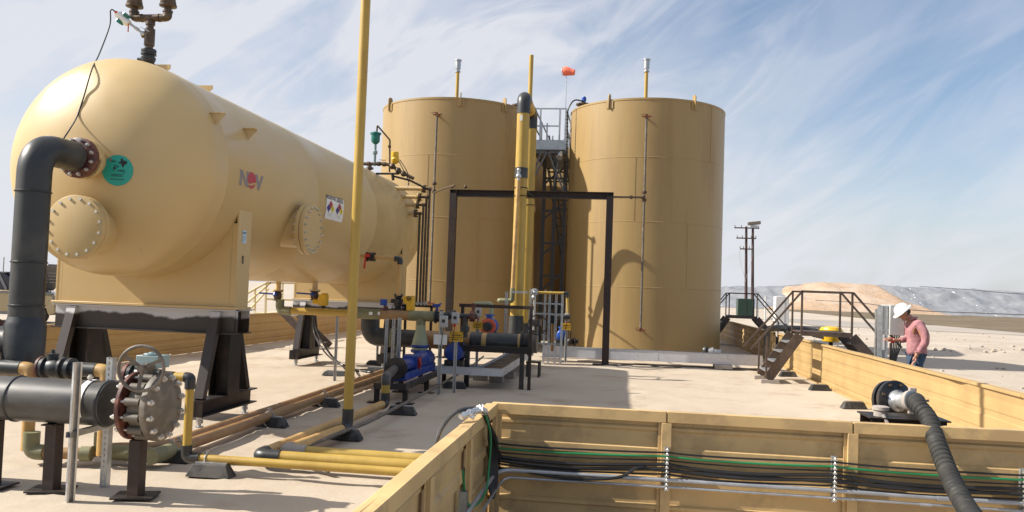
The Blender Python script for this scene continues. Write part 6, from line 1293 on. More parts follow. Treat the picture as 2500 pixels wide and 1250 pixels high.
# yellow drip bowl and piping outside the wall
c = at(2029, 815, 19.6)
t = thing('drip_bowl', 'bright yellow round catch bowl on a post beyond the right wall', 'bowl', (c.x, 19.6, 0))
MB().rev((c.x, 19.6, c.z-0.19), (0, 0, 1), [(0, 0.12), (0.02, 0.19), (0.24, 0.235), (0.245, 0.26), (0.28, 0.26), (0.285, 0.24), (0.33, 0.22), (0.36, 0.1)], 32).rev((c.x-0.17, 19.5, c.z+0.05), (0, 0, 1), [(0, 0.04), (0.03, 0.04)], 10).build('bowl', 'valve_yellow', t)
MB().cyl((c.x, 19.6, 0), (c.x, 19.6, c.z-0.15), 0.045).build('post', 'dark_steel', t)
c2 = at(1985, 818, 19.4); z_ = c2.z
t = thing('load_line', 'dusty valves and pipe lying on top of the right wall beside the yellow bowl', 'pipe', (4.3, 19.9, z_))
m = MB(); xx0 = at(1905, 812, 22.6).x
m.tube([(3.9, 22.9, 0.2), (3.9, 22.9, 0.98), (4.25, 22.9, 1.0), (5.3, 22.9, 1.0)], 0.085, 16, 0.12); m.rev((4.35, 22.9, 1.0), (1, 0, 0), [(0, 0.13), (0.06, 0.13)], 18); m.build('elbow_pipe', 'hdpe_dusty', t)
m = MB().cyl((4.55, 20.5, z_), (4.55, 19.5, z_-0.02), 0.05)
for yy in (19.7, 20.0, 20.3): m.rev((4.55, yy, z_), (0, 1, 0), [(0, 0.09), (0.04, 0.09)], 14)
m.sphere((4.55, 19.85, z_+0.03), 0.08).cyl((4.4, 19.6, z_+0.02), (4.9, 19.7, z_), 0.035).torus((4.62, 20.15, z_+0.13), (0, 0, 1), 0.07, 0.01, 14, 6); m.build('valves', 'taupe_iron', t)
# flood of small white stakes / cable supports on the far side are omitted: nothing readable in the photo

# ---------------------------------------------------------------- control enclosure on its strut frame
EY = 15.15
ex = at(2153, 800, EY).x
t = thing('control_enclosure', 'grey steel control enclosure on galvanised channel posts in front of the man', 'enclosure', (ex+0.15, EY, 0))
zt_ = at(2150, 746, EY).z
for dx, dy in ((-0.03, 0), (0.055, 0.0)): strut((ex+dx, EY+dy, 0), (ex+dx, EY+dy, zt_-0.02*dx), (0.2, 1, 0), 0.075).build('post', 'galvanised', t)
strut((ex+0.03, EY+0.38, 0), (ex+0.03, EY+0.38, zt_-0.06), (0, 1, 0), 0.06).build('post', 'galvanised', t)
for z in (0.62, 0.72, 1.3): MB().bar((ex-0.06, EY-0.02, z), (ex+0.12, EY-0.02, z), 0.04, 0.04).bar((ex+0.10, EY, z), (ex+0.10, EY+0.4, z), 0.04, 0.04).build('cross_channel', 'galvanised', t)
zb1 = at(2175, 818, EY).z
MB().bb(ex+0.10, ex+0.345, EY-0.10, EY+0.42, zb1, zt_+0.02).build('cabinet', 'grey_box', t, bevel=0.01)
MB().bb(ex+0.346, ex+0.365, EY-0.09, EY+0.41, zb1+0.01, zt_+0.01).build('door', 'grey_box', t, bevel=0.006)
MB().bb(ex-0.005, ex+0.035, EY-0.045, EY-0.04, 0.95, 1.22).build('white_tag', 'white_plastic', t)
m = MB().cyl((ex+0.14, EY-0.03, zb1-0.10), (ex+0.20, EY-0.06, zb1-0.08), 0.045, n=12).box((ex+0.14, EY-0.03, zb1-0.08), (0.07, 0.07, 0.07)); m.build('red_connector', 'red_paint', t)
m = MB()
for k in range(6):
    a_ = 0.15+0.035*k; m.tube(smooth([(ex+a_, EY+0.02*k, zb1+0.01), (ex+a_+0.01, EY-0.02+0.02*k, zb1-0.2), (ex+0.14+0.02*k, EY, 0.75), (ex+0.10+0.015*k, EY+0.01*k, 0.0)]), 0.011, 6)
m.build('cable_drop', 'cable_black', t)

# ---------------------------------------------------------------- the man in the white hard hat
def skinned(pts, edges, rad, sub=2, root=0):
    me = bpy.data.meshes.new('tmp'); me.from_pydata([tuple(p) for p in pts], edges, []); o = bpy.data.objects.new('tmp', me); COL.objects.link(o)
    sk_ = o.modifiers.new('s', 'SKIN'); sk_.use_smooth_shade = True
    for i, r in enumerate(rad):
        v = me.skin_vertices[0].data[i]; v.radius = r if isinstance(r, tuple) else (r, r); v.use_root = (i == root)
    sb = o.modifiers.new('u', 'SUBSURF'); sb.levels = sub; sb.render_levels = sub
    bpy.context.view_layer.update(); ev = o.evaluated_get(bpy.context.evaluated_depsgraph_get()); m2 = bpy.data.meshes.new_from_object(ev)
    mb = MB(); mb.add([v.co.copy() for v in m2.vertices], [tuple(p.vertices) for p in m2.polygons]); bpy.data.objects.remove(o); bpy.data.meshes.remove(me); bpy.data.meshes.remove(m2); return mb
# local frame: man faces -x; y is towards the viewer negative; feet at z=0
mx0 = at(2232, 870, 14.8).x; MY = 14.8
def M(x, y, z): return V((mx0+x, MY+y, z))
person = thing('person', 'man in white hard hat, pink shirt and jeans bending over the grey enclosure', 'person', (mx0, MY, 0))
# body: one continuous surface
bp = [M(0.02, 0, 0.93), M(0.03, 0, 1.08), M(0.03, 0, 1.24), M(0.0, 0, 1.40), M(-0.045, 0, 1.49), M(-0.10, 0, 1.555),  # pelvis .. neck
      M(0.01, -0.19, 1.42), M(0.09, -0.235, 1.15), M(-0.02, -0.21, 0.945), M(-0.05, -0.20, 0.87),                              # near (left) arm: shoulder, elbow, wrist, palm
      M(-0.01, 0.19, 1.42), M(-0.02, 0.22, 1.17), M(-0.24, 0.14, 1.13), M(-0.32, 0.12, 1.145),                                   # far (right) arm reaching to the enclosure
      M(0.02, -0.10, 0.88), M(0.01, -0.11, 0.50), M(0.05, -0.11, 0.09), M(-0.10, -0.12, 0.035),
      M(0.02, 0.10, 0.88), M(-0.01, 0.11, 0.50), M(0.0, 0.11, 0.09), M(-0.15, 0.12, 0.035)]
be = [(0, 1), (1, 2), (2, 3), (3, 4), (4, 5), (3, 6), (6, 7), (7, 8), (8, 9), (3, 10), (10, 11), (11, 12), (12, 13), (0, 14), (14, 15), (15, 16), (16, 17), (0, 18), (18, 19), (19, 20), (20, 21)]
br_ = [(0.11, 0.14), (0.11, 0.135), (0.12, 0.15), (0.11, 0.16), (0.065, 0.07), (0.055, 0.055), 0.062, 0.045, 0.030, 0.032, 0.062, 0.045, 0.030, 0.030, 0.085, 0.065, 0.045, 0.04, 0.085, 0.065, 0.045, 0.04]
body = skinned(bp, be, br_)
# head: leaning forward and looking down, face modelled in a local frame
hc = M(-0.175, 0, 1.615); tilt = R(38)
Hm = Matrix.Rotation(-tilt, 3, 'Y')          # face normal is local -x
def Hd(x, y, z): return hc+Hm @ V((x, y, z))
hd = MB(); ring = []; nn_ = 20
prof_h = [(-0.115, 0.030, -0.045), (-0.10, 0.055, -0.035), (-0.075, 0.068, -0.018), (-0.045, 0.078, -0.006), (-0.01, 0.084, 0), (0.03, 0.088, 0.004), (0.065, 0.083, 0.008), (0.095, 0.062, 0.010), (0.112, 0.03, 0.012), (0.118, 0.003, 0.012)]
vs = []
for z, r, xo in prof_h:
    for k in range(nn_):
        a = 2*math.pi*k/nn_; x = r*1.14*math.cos(a)+xo; y = r*0.88*math.sin(a)
        if math.cos(a) < -0.5: # front of face: brow, eye hollow, cheek, chin
            w = (-math.cos(a)-0.5)*2
            if -0.02 < z < 0.02: x += 0.010*w*(1 if abs(y) > 0.015 else 0.2)
            if abs(z+0.045) < 0.02: x -= 0.004*w
        vs.append(Hd(x, y, z))
hd.add(vs, [(i*nn_+k, i*nn_+(k+1) % nn_, (i+1)*nn_+(k+1) % nn_, (i+1)*nn_+k) for i in range(len(prof_h)-1) for k in range(nn_)]+[tuple(reversed(range(nn_)))])
hd.add([Hd(-0.098, 0, 0.015), Hd(-0.128, 0, -0.028), Hd(-0.095, 0.018, -0.034), Hd(-0.095, -0.018, -0.034), Hd(-0.09, 0.010, 0.012), Hd(-0.09, -0.010, 0.012)], [(0, 4, 2, 1), (0, 1, 3, 5), (1, 2, 3)])   # nose
for sgn in (-1, 1):
    hd.sphere(Hd(0.005, sgn*0.080, -0.012), 0.026, 10, 6, (0.75, 0.35, 1.25))     # ears
hd.cyl(Hd(0.01, 0, -0.06), M(-0.06, 0, 1.50), 0.055, 0.060, 16)
body.join(hd)
# hands: palm, four unequal bent fingers, thumb off the palm side
def hand(w, d, up, side, curl, s=1.0):
    w, d, up, side = V(w), V(d).normalized(), V(up).normalized(), V(side).normalized(); m = MB()
    m.join(skinned([w-d*0.02, w+d*0.03, w+d*0.075], [(0, 1), (1, 2)], [(0.024, 0.030), (0.018, 0.040), (0.014, 0.040)], 1))
    for i, (o, ln) in enumerate(((-0.028, 0.062), (-0.009, 0.074), (0.010, 0.069), (0.028, 0.052))):
        a = w+d*0.082+side*o; q1 = a+(d*math.cos(curl*0.5)-up*math.sin(curl*0.5))*ln*0.42; q2 = q1+(d*math.cos(curl*1.2)-up*math.sin(curl*1.2))*ln*0.33; q3 = q2+(d*math.cos(curl*1.9)-up*math.sin(curl*1.9))*ln*0.28
        m.tube([a-d*0.012, a, q1, q2, q3], [0.0095, 0.0095, 0.0088, 0.008, 0.006], 8)
    b = w+d*0.03-side*0.036; m.tube([b, b+(d*0.6-side*0.7)*0.035, b+(d*0.95-side*0.5-up*0.3)*0.058, b+(d*1.0-side*0.3-up*0.5)*0.078], [0.0125, 0.012, 0.010, 0.007], 8)
    return m
body.join(hand(M(-0.33, 0.12, 1.147), (-1, -0.05, 0.10), (0, 0, 1), (0, 1, 0), 0.65))
body.join(hand(M(-0.05, -0.205, 0.88), (-0.25, 0, -1), (1, 0, 0), (0, 1, 0), 0.45))
body.build('body', 'skin', person, sharp=60)
# shirt
sp = [M(0.03, 0, 0.86), M(0.035, 0, 1.0), M(0.045, 0, 1.16), M(0.03, 0, 1.32), M(0.0, 0, 1.42), M(-0.04, 0, 1.485),
      M(0.015, -0.175, 1.425), M(0.085, -0.235, 1.28), M(0.10, -0.245, 1.15), M(0.02, -0.225, 1.0), M(0.0, -0.215, 0.955),
      M(-0.01, 0.175, 1.42), M(-0.03, 0.22, 1.27), M(-0.03, 0.22, 1.17), M(-0.20, 0.155, 1.13)]
se = [(0, 1), (1, 2), (2, 3), (3, 4), (4, 5), (4, 6), (6, 7), (7, 8), (8, 9), (9, 10), (4, 11), (11, 12), (12, 13), (13, 14)]
sr_ = [(0.165, 0.19), (0.15, 0.175), (0.145, 0.17), (0.145, 0.175), (0.125, 0.165), (0.075, 0.075), 0.08, 0.075, 0.07, 0.062, 0.058, 0.08, 0.07, 0.066, 0.055]
sh = skinned(sp, se, sr_)
for i, v in enumerate(sh.v):
    f = NZ.noise(V((v.x*9, v.y*9, v.z*6)))*0.014+NZ.noise(V((v.x*22, v.y*22, v.z*14)))*0.006; c_ = M(0.03, 0, v.z); d_ = (v-c_); d_.z = 0
    sh.v[i] = v+d_.normalized()*f
shirt = sh.build('shirt', 'shirt_pink', person, sharp=60)
MB().tube(smooth([M(-0.115, -0.02, 1.49), M(-0.09, -0.075, 1.51), M(-0.02, -0.08, 1.535), M(0.03, 0, 1.54), M(-0.02, 0.08, 1.535), M(-0.09, 0.075, 1.51), M(-0.115, 0.02, 1.49)]), 0.018, 8).build('collar', 'shirt_pink', shirt)
MB().torus(M(-0.01, -0.218, 0.965), (0.15, 0, 1), 0.052, 0.010, 18, 6).build('cuff', 'shirt_pink', shirt)
# jeans
jp = [M(0.03, 0, 0.93), M(0.03, -0.09, 0.84), M(0.015, -0.11, 0.50), M(0.055, -0.11, 0.08), M(0.03, 0.09, 0.84), M(0.0, 0.11, 0.50), M(0.005, 0.11, 0.08)]
jn = skinned(jp, [(0, 1), (1, 2), (2, 3), (0, 4), (4, 5), (5, 6)], [(0.118, 0.145), 0.10, 0.085, 0.072, 0.105, 0.085, 0.072])
for i, v in enumerate(jn.v): jn.v[i] = v+V((1, 0, 0))*NZ.noise(V((v.x*12, v.y*12, v.z*10)))*0.008
jn.build('jeans', 'denim', person, sharp=60)
for sgn, xo in ((-1, 0.05), (1, 0.0)):
    skinned([M(xo+0.03, sgn*0.11, 0.055), M(xo-0.07, sgn*0.115, 0.045), M(xo-0.17, sgn*0.12, 0.035), M(xo, sgn*0.11, 0.12)], [(0, 1), (1, 2), (0, 3)], [(0.055, 0.05), (0.05, 0.04), (0.04, 0.03), 0.06], 2).build('boot', 'boot_brown', person)
# hair and hard hat
hr = MB(); vs = []
for z in (-0.055, -0.03, 0.0, 0.03, 0.06):
    for k in range(-7, 8):
        a = math.pi*k/7*0.56; r = 0.092 if z > -0.04 else 0.080; vs.append(Hd(r*1.12*math.cos(a)+0.004, r*0.90*math.sin(a), z))
hr.add(vs, [(i*15+k, i*15+k+1, (i+1)*15+k+1, (i+1)*15+k) for i in range(4) for k in range(14)]); hr.build('hair', 'hair', person)
hat = MB(); vs = []; hp = [(0.0, 0.150), (0.012, 0.153), (0.020, 0.150), (0.028, 0.122), (0.045, 0.118), (0.085, 0.108), (0.115, 0.085), (0.135, 0.05), (0.142, 0.004)]; nn_ = 32
for z, r in hp:
    for k in range(nn_):
        a = 2*math.pi*k/nn_; br2 = r
        if z < 0.025: br2 = r+0.02*max(0, -math.cos(a))
        vs.append(Hd(br2*1.08*math.cos(a), br2*0.94*math.sin(a), 0.028+z-(0.015 if z < 0.025 else 0)*max(0, -math.cos(a))))
hat.add(vs, [(i*nn_+k, i*nn_+(k+1) % nn_, (i+1)*nn_+(k+1) % nn_, (i+1)*nn_+k) for i in range(len(hp)-1) for k in range(nn_)]+[tuple(range((len(hp)-1)*nn_, len(hp)*nn_)), tuple(reversed(range(nn_)))])
for s_ in (-0.025, 0.025): hat.tube([Hd(-0.11, s_, 0.085), Hd(-0.06, s_, 0.145), Hd(0.0, s_, 0.168), Hd(0.06, s_, 0.145), Hd(0.11, s_, 0.09)], 0.006, 6)
hat.build('hard_hat', 'hat_white', person, sharp=50)

# ---------------------------------------------------------------- suction hose over the front wall
fc = at(2192, 983, 7.30); hz_ = fc.z
t = thing('hose_flange', 'black bolted flange with hose coupling on a dark steel stand behind the front wall', 'flange', (fc.x, 7.4, 0.7))
fax = V((0.36, -0.92, 0.14)).normalized()
MB().rev(V((fc.x, 7.42, hz_)), fax, [(0, 0.165), (0.006, 0.172), (0.035, 0.172), (0.04, 0.165)], 36).rev(V((fc.x, 7.42, hz_))-fax*0.055, fax, [(0, 0.172), (0.03, 0.172)], 36).rev(V((fc.x, 7.42, hz_))-fax*0.12, fax, [(0, 0.085), (0.1, 0.085)], 24).build('plate', 'black_paint', t)
pl0 = V((fc.x, 7.42, hz_)); fo = thing if False else None
fpart = [o for o in bpy.data.objects if o.parent == t][0]
bolts_obj(fpart, pl0+fax*0.04, fax, 0.138, 8, 0.014, 0.018, 'bronze_iron')
MB().rev(pl0+fax*0.04, fax, [(0, 0.088), (0.02, 0.092), (0.04, 0.072), (0.05, 0.070), (0.15, 0.070), (0.155, 0.082), (0.20, 0.082), (0.205, 0.07)], 28).build('coupling', 'galvanised', t)
m = MB().rev(pl0+fax*0.20, fax, [(0, 0.084), (0.035, 0.084)], 24); ux, uy, _z = basis(fax); m.box(pl0+fax*0.22+uy*0.09+ux*0.02, (0.05, 0.05, 0.03)).bar(pl0+fax*0.2+ux*0.085, pl0+fax*0.3+ux*0.10, 0.015, 0.02).box(pl0+fax*0.22-uy*0.09, (0.06, 0.04, 0.03)); m.build('cam_clamp', 'concrete_block', t)
a = at(2110, 1005, 6.95); b = at(2305, 1010, 6.95); zt_ = 0.862
t = thing('hose_stand', 'low dark steel channel stand carrying the hose flange', 'stand', ((a.x+b.x)/2, 7.4, 0.0))
m = MB().bb(a.x, b.x, 6.80, 7.16, zt_-0.012, zt_).bb(a.x+0.02, b.x-0.02, 6.83, 6.84, zt_-0.14, zt_-0.014).bb(a.x+0.02, b.x-0.02, 7.13, 7.14, zt_-0.14, zt_-0.014); m.build('top', 'dark_steel', t, bevel=0.002)
for x in (a.x+0.06, b.x-0.06):
    for y in (6.86, 7.10): MB().bar((x, y, 0), (x, y, zt_-0.142), 0.06, 0.06, (0, 1, 0)).build('leg', 'dark_steel', t)
c = at(2152, 998, 6.88); t = thing('cam_cap', 'loose grey cam lock cap with lever on the edge of the hose stand', 'cap', (c.x, 6.9, zt_))
m = MB().rev((c.x, 6.90, zt_+0.001), (0, 0, 1), [(0, 0.052), (0.045, 0.054), (0.05, 0.066), (0.075, 0.066), (0.08, 0.05)], 24).bar((c.x, 6.84, zt_+0.02), (c.x+0.02, 6.77, zt_-0.05), 0.02, 0.012).torus((c.x+0.03, 6.765, zt_-0.07), (0, 1, 0), 0.018, 0.006, 14, 6); m.build('cap', 'concrete_block', t)
# hose
h0 = pl0+fax*0.22
hpts = [h0, h0+fax*0.06, at(2240, 988, 6.86), at(2268, 1024, 6.62), at(2290, 1088, 6.34), at(2318, 1160, 6.02), at(2345, 1215, 5.72), at(2375, 1262, 5.45), at(2430, 1330, 5.1), V((2.85, 4.55, 0.06)), V((3.1, 4.2, 0.06))]
S_ = smooth(hpts, 14); HRr = 0.058
# resample evenly and give the hose its ribs
Q = [S_[0]]; 
for i in range(1, len(S_)):
    a_, b_ = S_[i-1], S_[i]; n__ = max(1, int((b_-a_).length/0.008))
    for k in range(1, n__+1): Q.append(a_.lerp(b_, k/n__))
acc = 0; rr = []
for i, p in enumerate(Q):
    if i: acc += (p-Q[i-1]).length
    ph = (acc % 0.052)/0.052; rr.append(HRr+0.002+(0.006*math.sin(math.pi*min(1, ph/0.8))**0.4 if ph < 0.80 else -0.005))
tag(MB().tube(Q, rr, 22).build('suction_hose', 'hose_rubber', sharp=30), 'thick ribbed black rubber hose draped over the front wall towards the viewer', 'hose')

# ---------------------------------------------------------------- cables and conduits along the near wall
CY = WF-0.10
XA, XB, XC, XD = at(1210, 1100, CY).x, at(1628, 1130, CY).x, at(2037, 1160, CY).x, at(2500, 1190, CY).x+0.12
def col(px, ys): return [at(px, y, CY).z for y in ys]
ZA = col(1210, (1082, 1093, 1103, 1113, 1122, 1131)); ZBb = col(1628, (1105, 1114, 1124, 1134, 1145, 1158)); ZC = col(2037, (1128, 1139, 1150, 1160, 1172, 1186)); ZD = col(2500, (1160, 1171, 1183, 1192, 1203, 1218))
names = ['topmost black', 'green', 'third', 'fourth', 'fifth', 'lowest']
sag = [0.012, 0.014, 0.012, 0.03, 0.03, 0.02]; rads = [0.0075, 0.0085, 0.006, 0.014, 0.014, 0.0075]
labs = ['topmost thin black cable strung along the foreground wall', 'green cable strung along the foreground wall between the clamp strips', 'thin black cable just below the green one on the foreground wall', 'thick black cable, fourth from the top on the foreground wall', 'thick black cable, fifth from the top on the foreground wall', 'lowest thin black cable above the two grey conduits']
for i in range(6):
    P_ = []
    xs_ = [XA-0.10, XA, XB, XC, XD, 4.4]; zs_ = [ZA[i], ZA[i], ZBb[i], ZC[i], ZD[i], ZD[i]]
    for k in range(5):
        x0_, x1__, za, zb = xs_[k], xs_[k+1], zs_[k], zs_[k+1]; n_k = 2 if k == 0 else 14
        for j in range(n_k):
            u = j/n_k; sg = sag[i]*(0 if k in (0, 4) else 1)*(4*u*(1-u))*(1.4-0.8*u)
            P_.append(V((x0_+(x1__-x0_)*u, CY-0.004*math.sin(u*9+i), za+(zb-za)*u-sg)))
    P_.append(V((xs_[-1], CY, zs_[-1])))
    # continue round the corner and up over the short wall
    cz = WH+0.02; k_ = i*0.012
    pre = [V((-0.97+k_*0.3, 5.62+k_, cz+0.03)), V((-0.935, 5.80, cz-0.02-k_*0.5)), V((-0.94+k_*0.6, 6.02, 0.74-k_)), V((-0.945+k_*0.6, 6.20, 0.60-k_)), V((-0.93+k_*0.5, CY-0.05, ZA[i]+0.03))]
    tag(MB().tube(smooth(pre+P_[::1], 3), rads[i], 8).build('cable', 'cable_green' if i == 1 else 'cable_black'), labs[i], 'cable', 'cables along the foreground wall')
# extra cable group looping between the second and third strips
rope('cable', 'loose thick black cable sagging between the first and second clamp strips', [(XA-0.12, CY+0.0, ZA[5]-0.02), (XA+0.25, CY-0.01, ZA[5]-0.05), (XA+0.6, CY-0.02, ZA[5]-0.075), (XA+0.95, CY-0.02, ZA[5]-0.045), (XB-0.2, CY-0.01, ZBb[4]+0.005), (XB, CY, ZBb[4]-0.014), (XC, CY, ZC[4]-0.015), (XD, CY, ZD[4]-0.015), (4.4, CY, ZD[4]-0.015)], 0.012, 'cable_black', 'cables along the foreground wall')
for j, (ya, yb, yc_, yd, r, lb) in enumerate(((1145, 1172, 1198, 1232, 0.0165, 'thicker grey conduit fixed along the foreground wall'), (1163, 1189, 1216, 1250, 0.0105, 'thinner grey conduit, lowest line on the foreground wall'))):
    za, zb, zc_, zd = at(1210, ya, CY).z, at(1628, yb, CY).z, at(2037, yc_, CY).z, at(2500, yd, CY).z
    P_ = [V((-0.93+0.03*j, 1.2, za-0.03-0.05*j)), V((-0.93+0.03*j, CY-0.10, za-0.01-0.04*j)), V((-0.86, CY-0.01, za)), V((XB, CY, zb)), V((XC, CY, zc_)), V((4.4, CY, zd))]
    m = MB().tube(P_, r, 16, 0.07)
    c_ = at(2300, 1235, CY) if j == 0 else at(2260, 1245, CY); m.cyl((c_.x-0.04, CY, c_.z*0+zc_+(zd-zc_)*((c_.x-XC)/(XD-XC))), (c_.x+0.04, CY, zc_+(zd-zc_)*((c_.x+0.04-XC)/(XD-XC))), r*1.3, n=16)
    tag(m.build('conduit', 'galv_pipe'), lb, 'conduit', 'grey conduits on the foreground wall')
for k, (x, zt3, zb3, lb) in enumerate(((XA, ZA[0]+0.02, ZA[5]-0.01, 'column of zinc cable clamps at the wall corner'), (XB, ZBb[0]+0.02, at(1628, 1194, CY).z, 'column of zinc cable clamps on the second wall post'), (XC, ZC[0]+0.02, at(2037, 1221, CY).z, 'column of zinc cable clamps on the third wall post'), (XD-0.12, ZD[0]+0.02, at(2500, 1255, CY).z, 'column of zinc cable clamps at the right edge of the photo'))):
    t = thing('clamp_strip', lb, 'clamp', (x, CY, zb3), 'clamp strips on the foreground wall')
    strut((x, CY+0.030, zb3-0.02), (x, CY+0.030, zt3+0.02), (0, -1, 0), 0.03).build('channel', 'galvanised', t)
    n_ = max(4, int((zt3-zb3)/0.030))
    for i in range(n_+1):
        z = zt3+(zb3-zt3)*i/n_; m = MB().box((x, CY-0.012, z), (0.024, 0.030, 0.014)).torus((x, CY-0.004, z), (1, 0, 0), 0.015, 0.003, 12, 5).cyl((x, CY-0.018, z-0.003), (x, CY-0.036, z+0.002), 0.005, n=8); m.build('clamp', 'bolt_zinc', t)
# foil bundle and tails where the cables cross the short wall
t = thing('foil_wrap', 'crumpled silver foil tape binding the cables over the top of the short wall', 'tape', (-1.0, 5.6, WH))
m = MB(); P_ = smooth([(-1.05, 5.44, WH+0.03), (-1.0, 5.52, WH+0.05), (-0.95, 5.64, WH+0.05), (-0.93, 5.72, WH+0.03)], 5); m.tube(P_, [0.019+0.008*abs(math.sin(i*2.1)) for i in range(len(P_))], 12); m.box((-0.99, 5.5, WH+0.035), (0.06, 0.04, 0.03), Matrix.Rotation(0.5, 3, 'Y')).box((-0.95, 5.62, WH+0.065), (0.045, 0.05, 0.02), Matrix.Rotation(0.8, 3, 'X')); m.build('wrap', 'foil_tape', t)
rope('cable', 'grey cable bending out of the foil over the short wall into the containment', [(-0.99, 5.6, WH+0.07), (-1.08, 5.42, WH+0.06), (-1.15, 5.25, WH-0.06), (-1.17, 5.2, WH-0.3), (-1.2, 5.22, 0.1)], 0.014, 'hdpe_dusty')
rope('cable', 'green cable tail hanging in a loop on the outer face of the short wall', [(-0.93, 5.72, WH+0.02), (-0.90, 5.82, 0.72), (-0.91, 5.86, 0.5), (-0.90, 5.70, 0.36), (-0.92, 5.40, 0.33), (-0.94, 5.16, 0.42), (-0.945, 5.07, 0.58), (-0.945, 5.05, 0.63)], 0.008, 'cable_green')
for k in range(4): rope('cable', ('black cable nearest the wall corner, hanging down from the foil', 'black cable hanging from the foil, second from the corner', 'black cable hanging from the foil, third from the corner', 'black cable hanging loosest from the foil wrap')[k], [(-0.95, 5.66, WH+0.05), (-0.93, 5.86+0.02*k, WH-0.04-0.02*k), (-0.945+0.012*k, 6.05+0.02*k, 0.66), (-0.945+0.012*k, 6.14+0.025*k, 0.50), (-0.94+0.012*k, 6.14+0.02*k, 0.38-0.03*k), (-0.945+0.012*k, 6.10, 0.27-0.02*k)], 0.013, 'cable_black', 'black cables hanging from the foil')
t = thing('strut_bracket', 'short galvanised channel bracket holding the conduits on the short wall', 'bracket', (-0.93, 5.1, 0.3))
strut((-0.945, 5.08, 0.22), (-0.945, 5.08, 0.50), (1, 0, 0), 0.045).build('channel', 'galvanised', t)
MB().torus((-0.93, 5.12, za-0.02), (0, 1, 0), 0.022, 0.004, 14, 6).cyl((-0.93, 5.12, za), (-0.90, 5.12, za+0.04), 0.006, n=8).build('clamp', 'bolt_zinc', t)

# ---------------------------------------------------------------- far right: poles, transformer, cabinet, wires
UY = 78.0
def upole(px, py0, py1, label, lamp=False):
    a = at(px, py0, UY); b = at(px, py1, UY); t = thing('utility_pole', label, 'pole', (b.x, UY, 0)); MB().tube([(b.x, UY, -0.1), (a.x, UY, a.z)], [0.15, 0.11], 12).build('pole', 'wood_pole', t); return t, a
t, a = upole(1822, 553, 735, 'left brown utility pole with three crossarms on the horizon')
for dy, wl, wr in ((0.0, 1.1, 1.15), (-0.95, 0.9, 0.9), (-1.95, 0.55, 0.6)):
    x = a.x; m = MB().bar((x-wl, UY-0.13, a.z+dy-0.15), (x+wr, UY-0.13, a.z+dy-0.15), 0.09, 0.11); m.build('crossarm', 'wood_pole', t)
    m = MB()
    for k in (-0.9, -0.4, 0.5, 0.95): m.cyl((x+k*wr, UY-0.13, a.z+dy-0.1), (x+k*wr, UY-0.13, a.z+dy+0.10), 0.04, n=6)
    m.build('insulators', 'taupe_iron', t)
m = MB()
for sgn in (-1, 1): m.tube(smooth([(a.x+sgn*0.55, UY-0.2, a.z-2.1), (a.x+sgn*0.5, UY-0.2, a.z-3.2), (a.x+sgn*0.1, UY-0.2, a.z-4.6), (a.x, UY-0.2, a.z-5.2)]), 0.015, 5)
m.build('drop_leads', 'galvanised', t)
t, a = upole(1838, 556, 733, 'right utility pole topped by a grey floodlight on the horizon')
MB().box((a.x+0.1, UY, a.z+0.42), (1.15, 0.5, 0.30), Matrix.Rotation(-0.12, 3, 'Y')).build('floodlight', 'taupe_iron', t, bevel=0.04); MB().box((a.x+0.1, UY, a.z+0.10), (0.6, 0.4, 0.25)).build('lamp_bracket', 'galvanised', t)
c0, c1_ = at(1801, 765, 76), at(1842, 768, 76); zz = at(1815, 729, 76).z
t = thing('transformer', 'dark green pad transformer box at the foot of the utility poles', 'transformer', ((c0.x+c1_.x)/2, 76, 0))
MB().bb(c0.x, c1_.x, 76, 77.2, 0.12, zz).build('cabinet', 'transformer_green', t, bevel=0.03); MB().bb(c0.x-0.1, c1_.x+0.1, 75.9, 77.3, -0.02, 0.12).build('pad', 'concrete_block', t); MB().bb((c0.x+c1_.x)/2-0.02, (c0.x+c1_.x)/2+0.02, 75.98, 76.0, 0.2, zz-0.1).build('door_seam', 'ink_black', t)
CYY = 60.0; c0, c1_ = at(1893, 780, CYY), at(1926, 782, CYY); zz = at(1908, 724, CYY).z
t = thing('metal_cabinet', 'tall pale grey metal cabinet standing alone on the caliche', 'cabinet', ((c0.x+c1_.x)/2, CYY, 0))
MB().bb(c0.x, c1_.x, CYY, CYY+0.9, 0.0, zz).build('body', 'primer', t, bevel=0.03); MB().bb((c0.x+c1_.x)/2+0.12, (c0.x+c1_.x)/2+0.15, CYY-0.02, CYY, 0.05, zz-0.05).build('door_seam', 'grey_box', t)
for k, (px, py) in enumerate(((1869, 722), (1851, 716), (1935, 728))):
    a = at(px, py, 70); tag(MB().cyl((a.x, 70, 0), (a.x, 70, a.z), 0.06, n=8).build('marker_post', 'primer'), ('slim white marker post right of the transformer', 'slim white marker post nearest the utility poles', 'slim white marker post right of the grey cabinet')[k], 'post', 'marker posts')
def wire(pts, r, label): tag(MB().tube(smooth([at(*p) for p in pts], 8), r, 5).build('overhead_wire', 'ink_black'), label, 'wire', 'wires across the right background')
wire([(1990, 733, 70), (2085, 738, 60), (2150, 746, 52), (2240, 758, 48), (2380, 764, 44), (2560, 771, 40)], 0.022, 'lower dark wire passing behind the hard hat')
wire([(2245, 699, 60), (2350, 706, 56), (2440, 714, 52), (2560, 722, 48)], 0.018, 'upper dark wire crossing before the tarped embankment')
